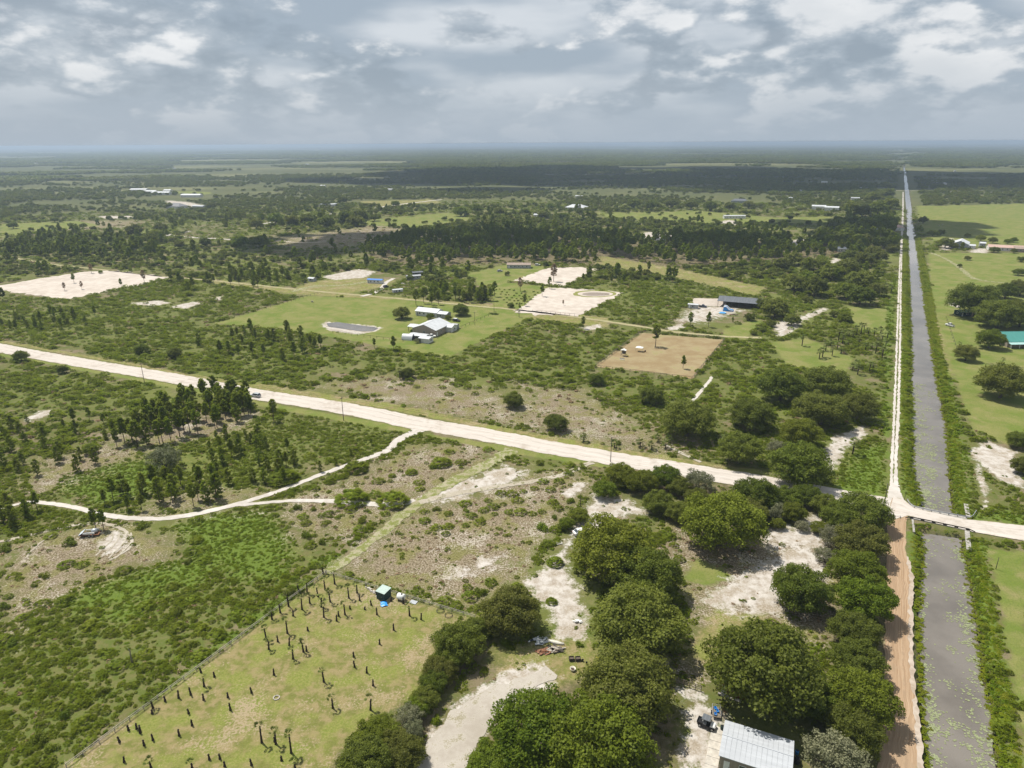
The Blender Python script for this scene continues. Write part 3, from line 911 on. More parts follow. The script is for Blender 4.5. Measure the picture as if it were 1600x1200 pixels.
# pads
flat('sand_pad', GP([(-40, 450), (0, 446), (70, 434), (140, 423.5), (180, 423), (265, 433.5), (245, 441), (180, 453), (105, 468), (60, 462), (0, 453), (-40, 457)]), 0.03, SAND_PINK, 'large pale pink sand building pad at the left edge', 2.5, 1.3, 40)
flat('sand_pad', GP([(803, 439), (830, 428), (858, 418.5), (900, 417.5), (933, 419.5), (905, 433), (882, 447.5), (850, 444)]), 0.03, SAND_PINK, 'pale pink sand pad with thin pines, the farther of two', 2.5, 1.3, 41)
flat('sand_pad', GP([(803, 487.5), (830, 468), (856, 449.5), (900, 450.5), (974, 456.5), (940, 474), (903, 494.5), (860, 492), (848, 492), (835, 494), (830, 490)]), 0.03, SAND_PINK, 'pale pink sand pad with an oval pond ring, the nearer of two', 2.5, 1.3, 42)


def ell(cx, cy, rx, ry, n=28):
    return [(cx + rx * math.cos(2 * math.pi * i / n), cy + ry * math.sin(2 * math.pi * i / n)) for i in range(n)]


flat('grass_ring', GP(ell(929, 459, 34, 5.6)), 0.06, MOWN, 'oval ring of grass around the small pond on the sand pad', 3, 0.3)
flat('pond_beach', GP(ell(930, 459.3, 28, 4.2)), 0.09, SAND_PINK, 'pale sand rim inside the grass ring', 3, 0.2)
flat('pond_water', GP(ell(931, 459.8, 22, 2.8)), 0.12, sand_mat('dry_pond_mud', (0.20, 0.165, 0.135), (0.27, 0.23, 0.20)), 'brown muddy pond floor inside the oval grass ring', 3, 0.2)
flat('paddock', GP([(930, 573), (965, 546), (1003, 520), (1060, 525), (1132, 531), (1110, 560), (1082, 592), (1030, 583), (980, 578)]), 0.025, DIRT_BROWN, 'brown bare fenced paddock with two pines', 3, 0.4, 43)
flat('sand_arena', GP([(1084, 466), (1140, 467), (1141, 470), (1130, 479), (1100, 478), (1082, 474)]), 0.03, sand_mat('arena_sand', (0.36, 0.31, 0.26), (0.45, 0.40, 0.35)), 'greyish sand riding arena beside the dark-roofed barn', 3, 0.4, 44)
# ------------------------------------------------------------------ foliage materials


def leaf_mat(name, dark, light, olive=None, trans=0.22, patch=0.0):
    m, nt, bs, out = new_mat(name)
    isl = nt.n('ShaderNodeNewGeometry').outputs['Random Per Island']
    rnd = nt.n('ShaderNodeObjectInfo').outputs['Random']
    pos = nt.n('ShaderNodeTexCoord').outputs['Object']
    clump = nt.noise(pos, 4.5, 4, 0.65)
    c = nt.mix(nt.math('ADD', nt.math('MULTIPLY', isl, 0.5), nt.math('MULTIPLY', nt.ramp(clump, 0.40, 0.60), 0.5)), dark, light)
    if olive:
        c = nt.mix(nt.math('MULTIPLY', rnd, 0.85), c, nt.mix(isl, tuple(x * 0.62 for x in olive), olive))
    hv = nt.n('ShaderNodeHueSaturation')
    nt.l(nt.math('ADD', 0.78, nt.math('MULTIPLY', nt.math('FRACT', nt.math('MULTIPLY', rnd, 7.31)), 0.44)), hv.inputs['Value'])
    hv.inputs['Saturation'].default_value = 1.15
    nt.l(c, hv.inputs['Color'])
    nt.l(hv.outputs[0], bs.inputs['Base Color'])
    bs.inputs['Roughness'].default_value = 0.55
    bs.inputs['Specular IOR Level'].default_value = 0.12
    tr = nt.n('ShaderNodeBsdfTranslucent')
    nt.l(nt.mix(0.5, hv.outputs[0], (0.24, 0.30, 0.03)), tr.inputs[0])
    mx = nt.n('ShaderNodeMixShader')
    mx.inputs[0].default_value = trans
    nt.l(bs.outputs[0], mx.inputs[1])
    nt.l(tr.outputs[0], mx.inputs[2])
    nt.l(mx.outputs[0], out.inputs[0])
    return m


L_OAK = leaf_mat('oak_leaves', (0.062, 0.092, 0.020), (0.172, 0.205, 0.048), (0.185, 0.182, 0.058), 0.40)
L_OAK_G = leaf_mat('bright_oak_leaves', (0.068, 0.108, 0.020), (0.188, 0.240, 0.046), (0.200, 0.208, 0.048), 0.40)
L_GREY = leaf_mat('grey_oak_leaves', (0.094, 0.113, 0.058), (0.225, 0.232, 0.138), (0.217, 0.196, 0.138))
L_PINE = leaf_mat('pine_needles', (0.115, 0.165, 0.028), (0.255, 0.310, 0.060), (0.250, 0.270, 0.058), 0.5)
L_PALM = leaf_mat('palm_fronds', (0.070, 0.105, 0.028), (0.195, 0.230, 0.075), (0.185, 0.195, 0.075), 0.2)
L_PMET = leaf_mat('palmetto_fronds', (0.084, 0.124, 0.020), (0.240, 0.292, 0.056), (0.228, 0.252, 0.050), 0.42)
L_HERB = leaf_mat('bracken_leaves', (0.085, 0.142, 0.016), (0.200, 0.265, 0.042), (0.205, 0.245, 0.042), 0.42)
L_BANK = leaf_mat('bank_weed_leaves', (0.105, 0.150, 0.020), (0.240, 0.290, 0.050), (0.255, 0.255, 0.050), 0.42)
L_SCRUB = leaf_mat('scrub_leaves', (0.096, 0.132, 0.022), (0.222, 0.268, 0.052), (0.232, 0.245, 0.054), 0.42)
L_DEAD = leaf_mat('dead_brush', (0.189, 0.131, 0.080), (0.377, 0.275, 0.189), None, 0.1)
L_LILY = leaf_mat('lily_leaves', (0.165, 0.180, 0.100), (0.32, 0.345, 0.215), None, 0.05)
BARK = M_('oak_bark', (0.115, 0.095, 0.075), 0.9, 0.2, 4.0)
BARK_P = M_('pine_bark', (0.13, 0.10, 0.08), 0.9, 0.2, 6.0, streak=(1, 1, 0.2))
BARK_D = M_('charred_palm_bark', (0.045, 0.032, 0.024), 0.95, 0.25, 5.0)
BARK_G = M_('weathered_dead_wood', (0.22, 0.195, 0.165), 0.9, 0.2, 5.0)

# ------------------------------------------------------------------ plant forms (built once, shared by every copy)


def rand_dirs(g, n):
    v = g.normal(size=(n, 3))
    return v / np.sqrt((v * v).sum(1))[:, None]


def leaf_quads(g, P, N, size, aspect=1.0, jitter=0.7):
    """a small leaf spray (one bent quad) at each point, roughly facing N"""
    n = len(P)
    nr = N + jitter * g.normal(size=(n, 3))
    nr /= np.sqrt((nr * nr).sum(1))[:, None]
    t = np.cross(nr, g.normal(size=(n, 3)))
    t /= np.maximum(np.sqrt((t * t).sum(1)), 1e-6)[:, None]
    b = np.cross(nr, t)
    s = (size * g.uniform(0.6, 1.35, n))[:, None] if np.isscalar(size) else (size * g.uniform(0.6, 1.35, n))[:, None]
    a, c = t * s * 0.5 * aspect, b * s * 0.5
    V = np.stack([P - a - c * 0.55, P + a * 0.55 - c, P + a + c * 0.55, P - a * 0.55 + c], 1).reshape(-1, 3)
    return V, np.arange(4 * n).reshape(n, 4)


def join_np(parts):
    V, F, b = [], [], 0
    for v, f in parts:
        V.append(v)
        F.append(np.asarray(f) + b)
        b += len(v)
    return np.concatenate(V), np.concatenate(F)


def oak_crown(seed, lobes, per, leaf, flat_=0.70, spread=0.62, gap=0.0, r0=0.13, r1=0.25, low=-0.62):
    """unit crown: radius about 1 across, centre of the crown at z=0"""
    g = np.random.default_rng(seed)
    parts = []
    k = 0
    cen = []
    tries = 0
    while len(cen) < lobes and tries < 4000:
        tries += 1
        d = rand_dirs(g, 1)[0]
        if d[2] < low:
            continue
        rad = g.uniform(r0, r1)
        c = d * (1 - rad) * g.uniform(0.70, 1.04) * np.array([1, 1, flat_ if d[2] > 0 else flat_ * 0.9]) * np.array([g.uniform(0.82, 1.06)] * 3)
        if any(np.linalg.norm(c - q) < 0.52 * (rad + r_) for q, r_ in cen):
            continue
        cen.append((c, rad))
    inner = [(rand_dirs(g, 1)[0] * np.array([0.4, 0.4, 0.25]) * g.uniform(0.3, 1), g.uniform(0.3, 0.42)) for _ in range(5)]
    for c, rad in cen + inner:
        n = int(per * (rad / 0.21) ** 2) if rad < 0.3 else int(per * 1.1)
        d = rand_dirs(g, n)
        d[:, 2] = np.where(d[:, 2] < -0.45, -d[:, 2], d[:, 2])
        rr_ = rad * g.uniform(0.45, 1.16, n) ** 0.7
        bump = 1 + 0.28 * np.sin(d[:, 0] * 7 + seed) * np.sin(d[:, 1] * 8) * np.cos(d[:, 2] * 6)
        P = c + d * (rr_ * bump)[:, None] * np.array([1, 1, 0.86])
        N = d * 0.8 + np.array([0, 0, 0.45])
        parts.append(leaf_quads(g, P, N, leaf))
    return join_np(parts)


def oak_trunk(seed, h=0.75):
    g = np.random.default_rng(seed + 900)
    mb = MB()
    mb.tube([(0, 0, -0.06), (0.01, 0, 0.10 * h), (0.02, 0.01, 0.32 * h)], [0.075, 0.058, 0.05], 7)
    for i in range(5):
        a = i * 1.256 + g.uniform(-0.4, 0.4)
        r1, r2 = g.uniform(0.22, 0.3), g.uniform(0.5, 0.66)
        mb.tube([(0.02, 0.01, 0.26 * h), (math.cos(a) * r1 * 0.6, math.sin(a) * r1 * 0.6, 0.50 * h), (math.cos(a) * r1 * 1.4, math.sin(a) * r1 * 1.4, 0.72 * h), (math.cos(a) * r2, math.sin(a) * r2, 0.98 * h)], [0.036, 0.03, 0.021, 0.009], 5)
    return mb


CZ = 0.62            # crown centre sits this many crown radii above the ground


def oak_meshes(tag_, seed, lobes, per, leaf, mat, **kw):
    V, F = oak_crown(seed, lobes, per, leaf, **kw)
    V = V + np.array([0, 0, CZ])
    return mesh_np('oak_crown', V, F, mat), oak_trunk(seed, CZ).mesh('oak_trunk', BARK, True)


OAKS = {'a': [oak_meshes('a', s, 70, 400, 0.036, L_OAK) for s in (1, 2, 3, 4)],
        'g': [oak_meshes('g', s, 70, 400, 0.036, L_OAK_G) for s in (5, 6, 7)],
        'y': [oak_meshes('y', s, 46, 200, 0.038, L_GREY, spread=0.7) for s in (8, 9)],
        'm': [oak_meshes('m', s, 40, 80, 0.085, L_OAK, r0=0.16, r1=0.28) for s in (11, 12, 13)],
        'n': [oak_meshes('n', s, 40, 80, 0.085, L_OAK_G, r0=0.16, r1=0.28) for s in (14, 15)]}


def pine_meshes(seed, base=0.38, spread=0.17, whorls=9, dead=False, leaf=0.060, col=None):
    """unit pine of height 1"""
    g = np.random.default_rng(seed + 50)
    mb = MB()
    lean = g.normal(0, 0.012, 2)
    mb.tube([(0, 0, -0.03), (lean[0], lean[1], 0.33), (lean[0] * 1.5, lean[1] * 1.5, 0.7), (lean[0] * 2, lean[1] * 2, 0.97)], [0.017, 0.0135, 0.009, 0.003], 6)
    P, N = [], []
    for w in range(whorls):
        f = w / (whorls - 1)
        z = base + (0.97 - base) * f
        for b in range(int(g.integers(4, 8))):
            a = g.uniform(0, 2 * math.pi)
            L = spread * (0.12 + math.sin(math.pi * (0.26 + 0.68 * f))) * g.uniform(0.5, 1.2)
            if g.uniform() < 0.12:
                continue
            up = g.uniform(0.15, 0.55)
            e = np.array([math.cos(a) * L, math.sin(a) * L, L * up])
            o_ = np.array([lean[0] * 1.5, lean[1] * 1.5, z])
            mb.tube([tuple(o_), tuple(o_ + e * 0.6), tuple(o_ + e)], [0.0042, 0.003, 0.0015], 3, cap=False)
            for t_ in (0.55, 0.78, 1.0):
                m = 0 if dead else int(10 + 9 * t_)
                q = o_ + e * t_
                d = rand_dirs(g, m)
                P.append(q + d * 0.048 * g.uniform(0.3, 1.0, (m, 1)))
                N.append(d + np.array([0, 0, 0.5]))
    if not dead:
        d = rand_dirs(g, 26)
        P.append(np.array([lean[0] * 2, lean[1] * 2, 0.965]) + d * 0.035)
        N.append(d)
        V, F = leaf_quads(g, np.concatenate(P), np.concatenate(N), leaf * 0.80, 0.55)
        crown = mesh_np('pine_crown', V, F, col or L_PINE)
    else:
        crown = None
    return crown, mb.mesh('pine_trunk', BARK_G if dead else BARK_P, True)


PINES = [pine_meshes(s, 0.40, 0.16, 10) for s in (1, 2, 3, 4)]
PINES_Y = [pine_meshes(s, 0.10, 0.20, 11) for s in (11, 12, 13)]        # young, leafy to the ground
PINES_D = [pine_meshes(s, 0.40, 0.15, 7, True) for s in (21, 22)]
PINES_B = [pine_meshes(s, 0.35, 0.16, 8, False, 0.05, L_DEAD) for s in (31,)]


def fan(g, n=9, r=1.0, wide=2.3, droop=0.35):
    """one fan leaf in its own frame: stalk along +x"""
    V, F = [], []
    for i in range(n):
        a0 = -wide / 2 + wide * i / n
        a1 = a0 + wide / n * 0.86
        am = (a0 + a1) / 2
        rr_ = r * (0.82 + 0.18 * math.cos(am)) * g.uniform(0.9, 1.05)
        b = len(V)
        V += [(0, 0, 0), (math.cos(a0) * rr_ * 0.55, math.sin(a0) * rr_ * 0.55, 0.03), (math.cos(am) * rr_, math.sin(am) * rr_, -droop * rr_ * 0.55), (math.cos(a1) * rr_ * 0.55, math.sin(a1) * rr_ * 0.55, -0.03)]
        F.append((b, b + 1, b + 2, b + 3))
    return np.array(V), np.array(F)


def palm_head(seed, leaves=30, r=1.0, up=0.5, seg=8, stalk=0.75):
    g = np.random.default_rng(seed + 300)
    parts = []
    for i in range(leaves):
        a = g.uniform(0, 2 * math.pi)
        el = g.uniform(-0.55, 1.25) if up > 0.3 else g.uniform(0.1, 1.3)
        V, F = fan(g, seg, 0.62 * r * g.uniform(0.8, 1.1))
        V = V + np.array([stalk * r * g.uniform(0.5, 0.9), 0, 0])
        Ry = np.array([[math.cos(el), 0, -math.sin(el)], [0, 1, 0], [math.sin(el), 0, math.cos(el)]])
        Rz = np.array([[math.cos(a), -math.sin(a), 0], [math.sin(a), math.cos(a), 0], [0, 0, 1]])
        parts.append((V @ Ry.T @ Rz.T, F))
    return join_np(parts)


def sabal_meshes(seed, h):
    g = np.random.default_rng(seed)
    V, F = palm_head(seed, 34, 1.75)
    crown = mesh_np('palm_crown', V + np.array([0, 0, h]), F, L_PALM)
    mb = MB()
    mb.tube([(0, 0, -0.15), (0.03, 0, h * 0.4), (0, 0.03, h)], [0.24, 0.20, 0.19], 8)
    for i in range(10):
        a = i * 2.4
        z = h * (0.45 + 0.05 * i)
        mb.box(-0.05, 0.05, 0.17, 0.30, z, z + 0.22)
        mb.xform(Matrix.Rotation(a, 4, 'Z'), len(mb.v) - 8)
    return crown, mb.mesh('palm_trunk', BARK_D, True)


SABALS = [sabal_meshes(1, 3.2), sabal_meshes(2, 4.4), sabal_meshes(3, 2.0)]


def palmetto_mesh(seed, n=58, seg=6):
    """low dome of fan leaves, radius about 1, height about 0.7"""
    g = np.random.default_rng(seed + 600)
    parts = []
    for i in range(n):
        a, q = g.uniform(0, 2 * math.pi), math.sqrt(g.uniform(0, 1))
        el = g.uniform(0.0, 0.9) * (1.1 - 0.6 * q) if q > 0.45 else g.uniform(0.0, 0.45)
        V, F = fan(g, seg, g.uniform(0.28, 0.42), 2.4, 0.3)
        V = V + np.array([-0.12 if q < 0.45 else 0.14, 0, 0])
        Ry = np.array([[math.cos(el), 0, -math.sin(el)], [0, 1, 0], [math.sin(el), 0, math.cos(el)]])
        az_ = a + g.normal(0, 0.7)
        Rz = np.array([[math.cos(az_), -math.sin(az_), 0], [math.sin(az_), math.cos(az_), 0], [0, 0, 1]])
        z = 0.70 * (1 - q * q) * g.uniform(0.7, 1.1) + 0.06
        parts.append((V @ Ry.T @ Rz.T + np.array([math.cos(a) * q * 0.72, math.sin(a) * q * 0.72, z]), F))
    V, F = join_np(parts)
    return mesh_np('palmetto', V, F, L_PMET)


PALMETTO = [palmetto_mesh(s) for s in range(4)]


def bush_mesh(seed, n, leaf, mat, h=0.75, name='bush', lobes=6):
    g = np.random.default_rng(seed + 700)
    parts = []
    for i in range(lobes):
        a, q = g.uniform(0, 6.28), math.sqrt(g.uniform(0, 1)) * 0.6
        rad = g.uniform(0.32, 0.5)
        d = rand_dirs(g, n // lobes)
        d[:, 2] = np.abs(d[:, 2])
        P = np.array([math.cos(a) * q, math.sin(a) * q, 0.08]) + d * rad * g.uniform(0.6, 1.05, (len(d), 1)) * np.array([1, 1, h / 0.5 * g.uniform(0.7, 1.0)])
        parts.append(leaf_quads(g, P, d + np.array([0, 0, 0.4]), leaf))
    V, F = join_np(parts)
    return mesh_np(name, V, F, mat)


BUSH = [bush_mesh(s, 700, 0.11, L_OAK_G) for s in (1, 2, 3)]
BUSH_LOW = [bush_mesh(s, 90, 0.25, L_SCRUB, 0.55) for s in (4, 5, 6)]
HERB_LOW = [bush_mesh(s, 90, 0.24, L_HERB, 0.5) for s in (7, 8, 9)]
BANKW = [bush_mesh(s, 90, 0.24, L_BANK, 0.5) for s in (17, 18, 19)]
DEADB = [bush_mesh(s, 70, 0.22, L_DEAD, 0.5) for s in (10, 11)]
FAR_OAK = [mesh_np('far_oak', V + np.array([0, 0, 0.58]), F, L_OAK) for V, F in (oak_crown(s, 16, 26, 0.22, r0=0.2, r1=0.34) for s in (21, 22, 23, 24))]


def far_clump(seed, n):
    """a stand of trees, 1 across, for the distance"""
    g = np.random.default_rng(seed + 40)
    parts = []
    for i in range(n):
        V, F = oak_crown(seed * 31 + i, 7, 10, 0.42, r0=0.25, r1=0.4)
        s = g.uniform(0.09, 0.15)
        a, q = g.uniform(0, 6.28), math.sqrt(g.uniform(0, 1))
        parts.append((V * s + np.array([math.cos(a) * q, math.sin(a) * q, s * 0.5]), F))
    V, F = join_np(parts)
    return mesh_np('far_stand', V, F, L_OAK)


FAR_STAND = [far_clump(s, 26) for s in (1, 2, 3)]

# ------------------------------------------------------------------ scattering of what nobody could count


def scatter(name, pts, rot, scl, protos, label, cat=None, idx=None):
    """one object of kind stuff: instances of the prototype meshes on points"""
    pts = np.asarray(pts, np.float32)
    me = bpy.data.meshes.new(name)
    me.vertices.add(len(pts))
    me.vertices.foreach_set('co', pts.ravel())
    scl = np.asarray(scl, np.float32)
    if scl.ndim == 1:
        scl = np.stack([scl] * 3, 1)
    a = me.attributes.new('scl', 'FLOAT_VECTOR', 'POINT')
    a.data.foreach_set('vector', scl.ravel())
    a = me.attributes.new('rot', 'FLOAT_VECTOR', 'POINT')
    rv = np.zeros((len(pts), 3), np.float32)
    rv[:, 2] = rot
    a.data.foreach_set('vector', rv.ravel())
    a = me.attributes.new('idx', 'INT', 'POINT')
    a.data.foreach_set('value', (np.arange(len(pts)) % len(protos) if idx is None else idx).astype(np.int32))
    o = link(name, me)
    pc = bpy.data.collections.new(name + '_forms')
    for i, m in enumerate(protos):
        pc.objects.link(bpy.data.objects.new('%s_form_%02d' % (name, i), m))
    ng = bpy.data.node_groups.new(name + '_nodes', 'GeometryNodeTree')
    ng.interface.new_socket('Geometry', in_out='INPUT', socket_type='NodeSocketGeometry')
    ng.interface.new_socket('Geometry', in_out='OUTPUT', socket_type='NodeSocketGeometry')
    N = ng.nodes
    gi, go = N.new('NodeGroupInput'), N.new('NodeGroupOutput')
    ci = N.new('GeometryNodeCollectionInfo')
    ci.inputs['Collection'].default_value = pc
    ci.inputs['Separate Children'].default_value = True
    ci.inputs['Reset Children'].default_value = True
    ip = N.new('GeometryNodeInstanceOnPoints')
    ip.inputs['Pick Instance'].default_value = True

    def na(nm, typ):
        nd = N.new('GeometryNodeInputNamedAttribute')
        nd.data_type = typ
        nd.inputs['Name'].default_value = nm
        return nd.outputs['Attribute']
    L = ng.links.new
    e2r = N.new('FunctionNodeEulerToRotation')
    L(na('rot', 'FLOAT_VECTOR'), e2r.inputs[0])
    L(gi.outputs[0], ip.inputs['Points'])
    L(ci.outputs[0], ip.inputs['Instance'])
    L(na('idx', 'INT'), ip.inputs['Instance Index'])
    L(e2r.outputs[0], ip.inputs['Rotation'])
    L(na('scl', 'FLOAT_VECTOR'), ip.inputs['Scale'])
    L(ip.outputs[0], go.inputs[0])
    md = o.modifiers.new('scatter', 'NODES')
    md.node_group = ng
    return tag(o, label, cat, kind='stuff')


def wedge(n, r0, r1, g, half=R(48)):
    """n points spread evenly over the ground in view between two distances"""
    a = g.uniform(-half, half, n)
    r = np.sqrt(g.uniform(r0 * r0, r1 * r1, n))
    return np.stack([r * np.sin(a), r * np.cos(a)], 1)


# lines and pads where nothing grows
ROAD_C = (GP(ROAD_T) + GP(ROAD_B)) / 2
KEEP = [(ROAD_C, 7.0), (GP(LANE), 3.5), (smooth_line(GP(PATH_A)), 1.6), (GP([(366, 790), (440, 783), (520, 783), (600, 789), (648, 781)]), 1.8),
        (GP([(800, 702), (720, 745), (640, 795), (560, 862), (510, 896)]), 2.6), (GP(RUT_A), 1.6), (GP(RUT_B), 1.6),
        ((BR_L + BR_R) / 2, 5.5), (GP([(690, 1196), (712, 1152), (745, 1112), (790, 1082), (830, 1068), (868, 1045), (880, 1020), (872, 985), (868, 950), (862, 915), (878, 870), (905, 840)]), 3.6), (GP([(1400, 800), (1400, 900), (1403, 1000), (1404, 1200)]), 4.6), (GP([(1113, 588), (1078, 634)]), 1.2)]
PADS = [GP([(-40, 450), (140, 423), (265, 433), (105, 468), (-40, 457)]), GP([(803, 439), (858, 418), (933, 419), (882, 447)]), GP([(803, 488), (856, 449), (974, 456), (903, 495)]),
        GP([(930, 573), (1003, 520), (1132, 531), (1082, 592)]), GP([(1060, 505), (1084, 466), (1190, 466), (1165, 500), (1120, 515)]), GP([(1100, 1130), (1140, 1110), (1260, 1150), (1250, 1240), (1080, 1240)]),
        GP([(430, 459), (560, 420), (640, 432), (600, 452), (520, 462)])]


def free_of_tracks(P, extra=0.0):
    ok = np.ones(len(P), bool)
    for ln, w in KEEP:
        ok &= line_dist(P, ln) > w + extra
    for pd in PADS:
        ok &= sdf(P, pd) < -extra - 0.3
    ok &= canal_sd(P) < -0.2 - extra
    ok &= sdf(P, POND) < -6
    return ok


def cover_at(P, jitter, seed):
    c = classes(P)
    j = (fbm(P[:, 0] / 5, P[:, 1] / 5, seed, 3) - 0.5) * jitter
    return {k: v + j for k, v in c.items()}


g = np.random.default_rng(101)
# ------------------------------------------------------------------ places, for telling alike plants apart
ZONES = [
    ('in the pine grove between the pale road and the sand path', GP([(0, 590), (120, 590), (410, 640), (420, 700), (300, 800), (100, 790), (0, 790)])),
    ('between the winding sand path and the pale road', GP([(410, 630), (660, 668), (610, 700), (400, 780), (290, 806), (330, 740), (420, 700)])),
    ('on the brown ground between the sand paths and the grassy lane', GP([(660, 668), (810, 700), (640, 795), (366, 790), (500, 742), (611, 702)])),
    ('in the scrub below the sand path, left of the palm field', GP([(-40, 800), (366, 790), (640, 795), (510, 897), (95, 1200), (-60, 1240)])),
    ('on the bare speckled lot beside the grassy lane', GP([(810, 700), (940, 725), (900, 800), (820, 905), (745, 965), (510, 896), (640, 795)])),
    ('inside the fenced palm field', GP([(95, 1200), (510, 897), (745, 965), (520, 1230)])),
    ('in the oak yard between the pale road and the metal shed', GP([(900, 730), (1390, 800), (1380, 1240), (520, 1240), (745, 965), (820, 905), (900, 800)])),
    ('on the scrub between the pale road and the green farm field, left', GP([(-60, 470), (330, 480), (560, 540), (560, 640), (400, 606), (-60, 520)])),
    ('on the scrub between the pale road and the white barns', GP([(560, 540), (700, 560), (800, 500), (940, 500), (930, 575), (820, 690), (560, 635)])),
    ('between the pale road and the brown paddock', GP([(930, 575), (1082, 595), (1040, 720), (820, 690)])),
    ('between the brown paddock and the two-rut canal track', GP([(1082, 595), (1140, 530), (1230, 500), (1404, 470), (1392, 785), (1040, 720)])),
    ('in the thickets beyond the brown paddock', GP([(1140, 530), (1160, 440), (1250, 380), (1408, 380), (1404, 470), (1230, 500)])),
    ('on the right-hand side of the canal', GP([(1425, 330), (1660, 330), (1660, 820), (1500, 820), (1480, 700)])),
    ('on the near right bank of the canal', GP([(1500, 840), (1660, 850), (1660, 1260), (1560, 1260)])),
    ('around the farm behind the bright green field', GP([(440, 470), (640, 400), (980, 400), (940, 500), (800, 500), (700, 478)])),
    ('beyond the lane at left, below the dark pine belt', GP([(-80, 370), (450, 380), (640, 400), (440, 470), (330, 480), (-80, 470)])),
]


def zone(x, y):
    P = np.array([[x, y]])
    for nm, poly in ZONES:
        if sdf(P, poly)[0] > 0:
            return nm
    return 'out on the far plain'


# ------------------------------------------------------------------ oaks and other broad trees
def plant(name, crown, trunk, x, y, s, label, cat, group, rz, sz=1.0, z=-0.05, cname='crown', tname='trunk'):
    t = thing(name, x, y, z, rz, label, cat, group, (s, s, s * sz))
    if trunk is not None:
        link(tname, trunk, t)
    if crown is not None:
        link(cname, crown, t)
    return t


tree_xy = []


def oak(cx, cy, w, kind, label, group=None, hz=1.0, name='oak_tree'):
    z, r = 3.0, 3.0
    for _ in range(6):
        r = w * 0.5 * mpp(cx, cy, z)
        z = CZ * r * hz
    x, y = G(cx, cy, z)
    v = OAKS[kind]
    c, t = v[random.randrange(len(v))]
    tree_xy.append((x, y, r))
    return plant(name, c, t, x, y, r * 1.0, label, 'tree', group, random.uniform(0, 6.28), hz)


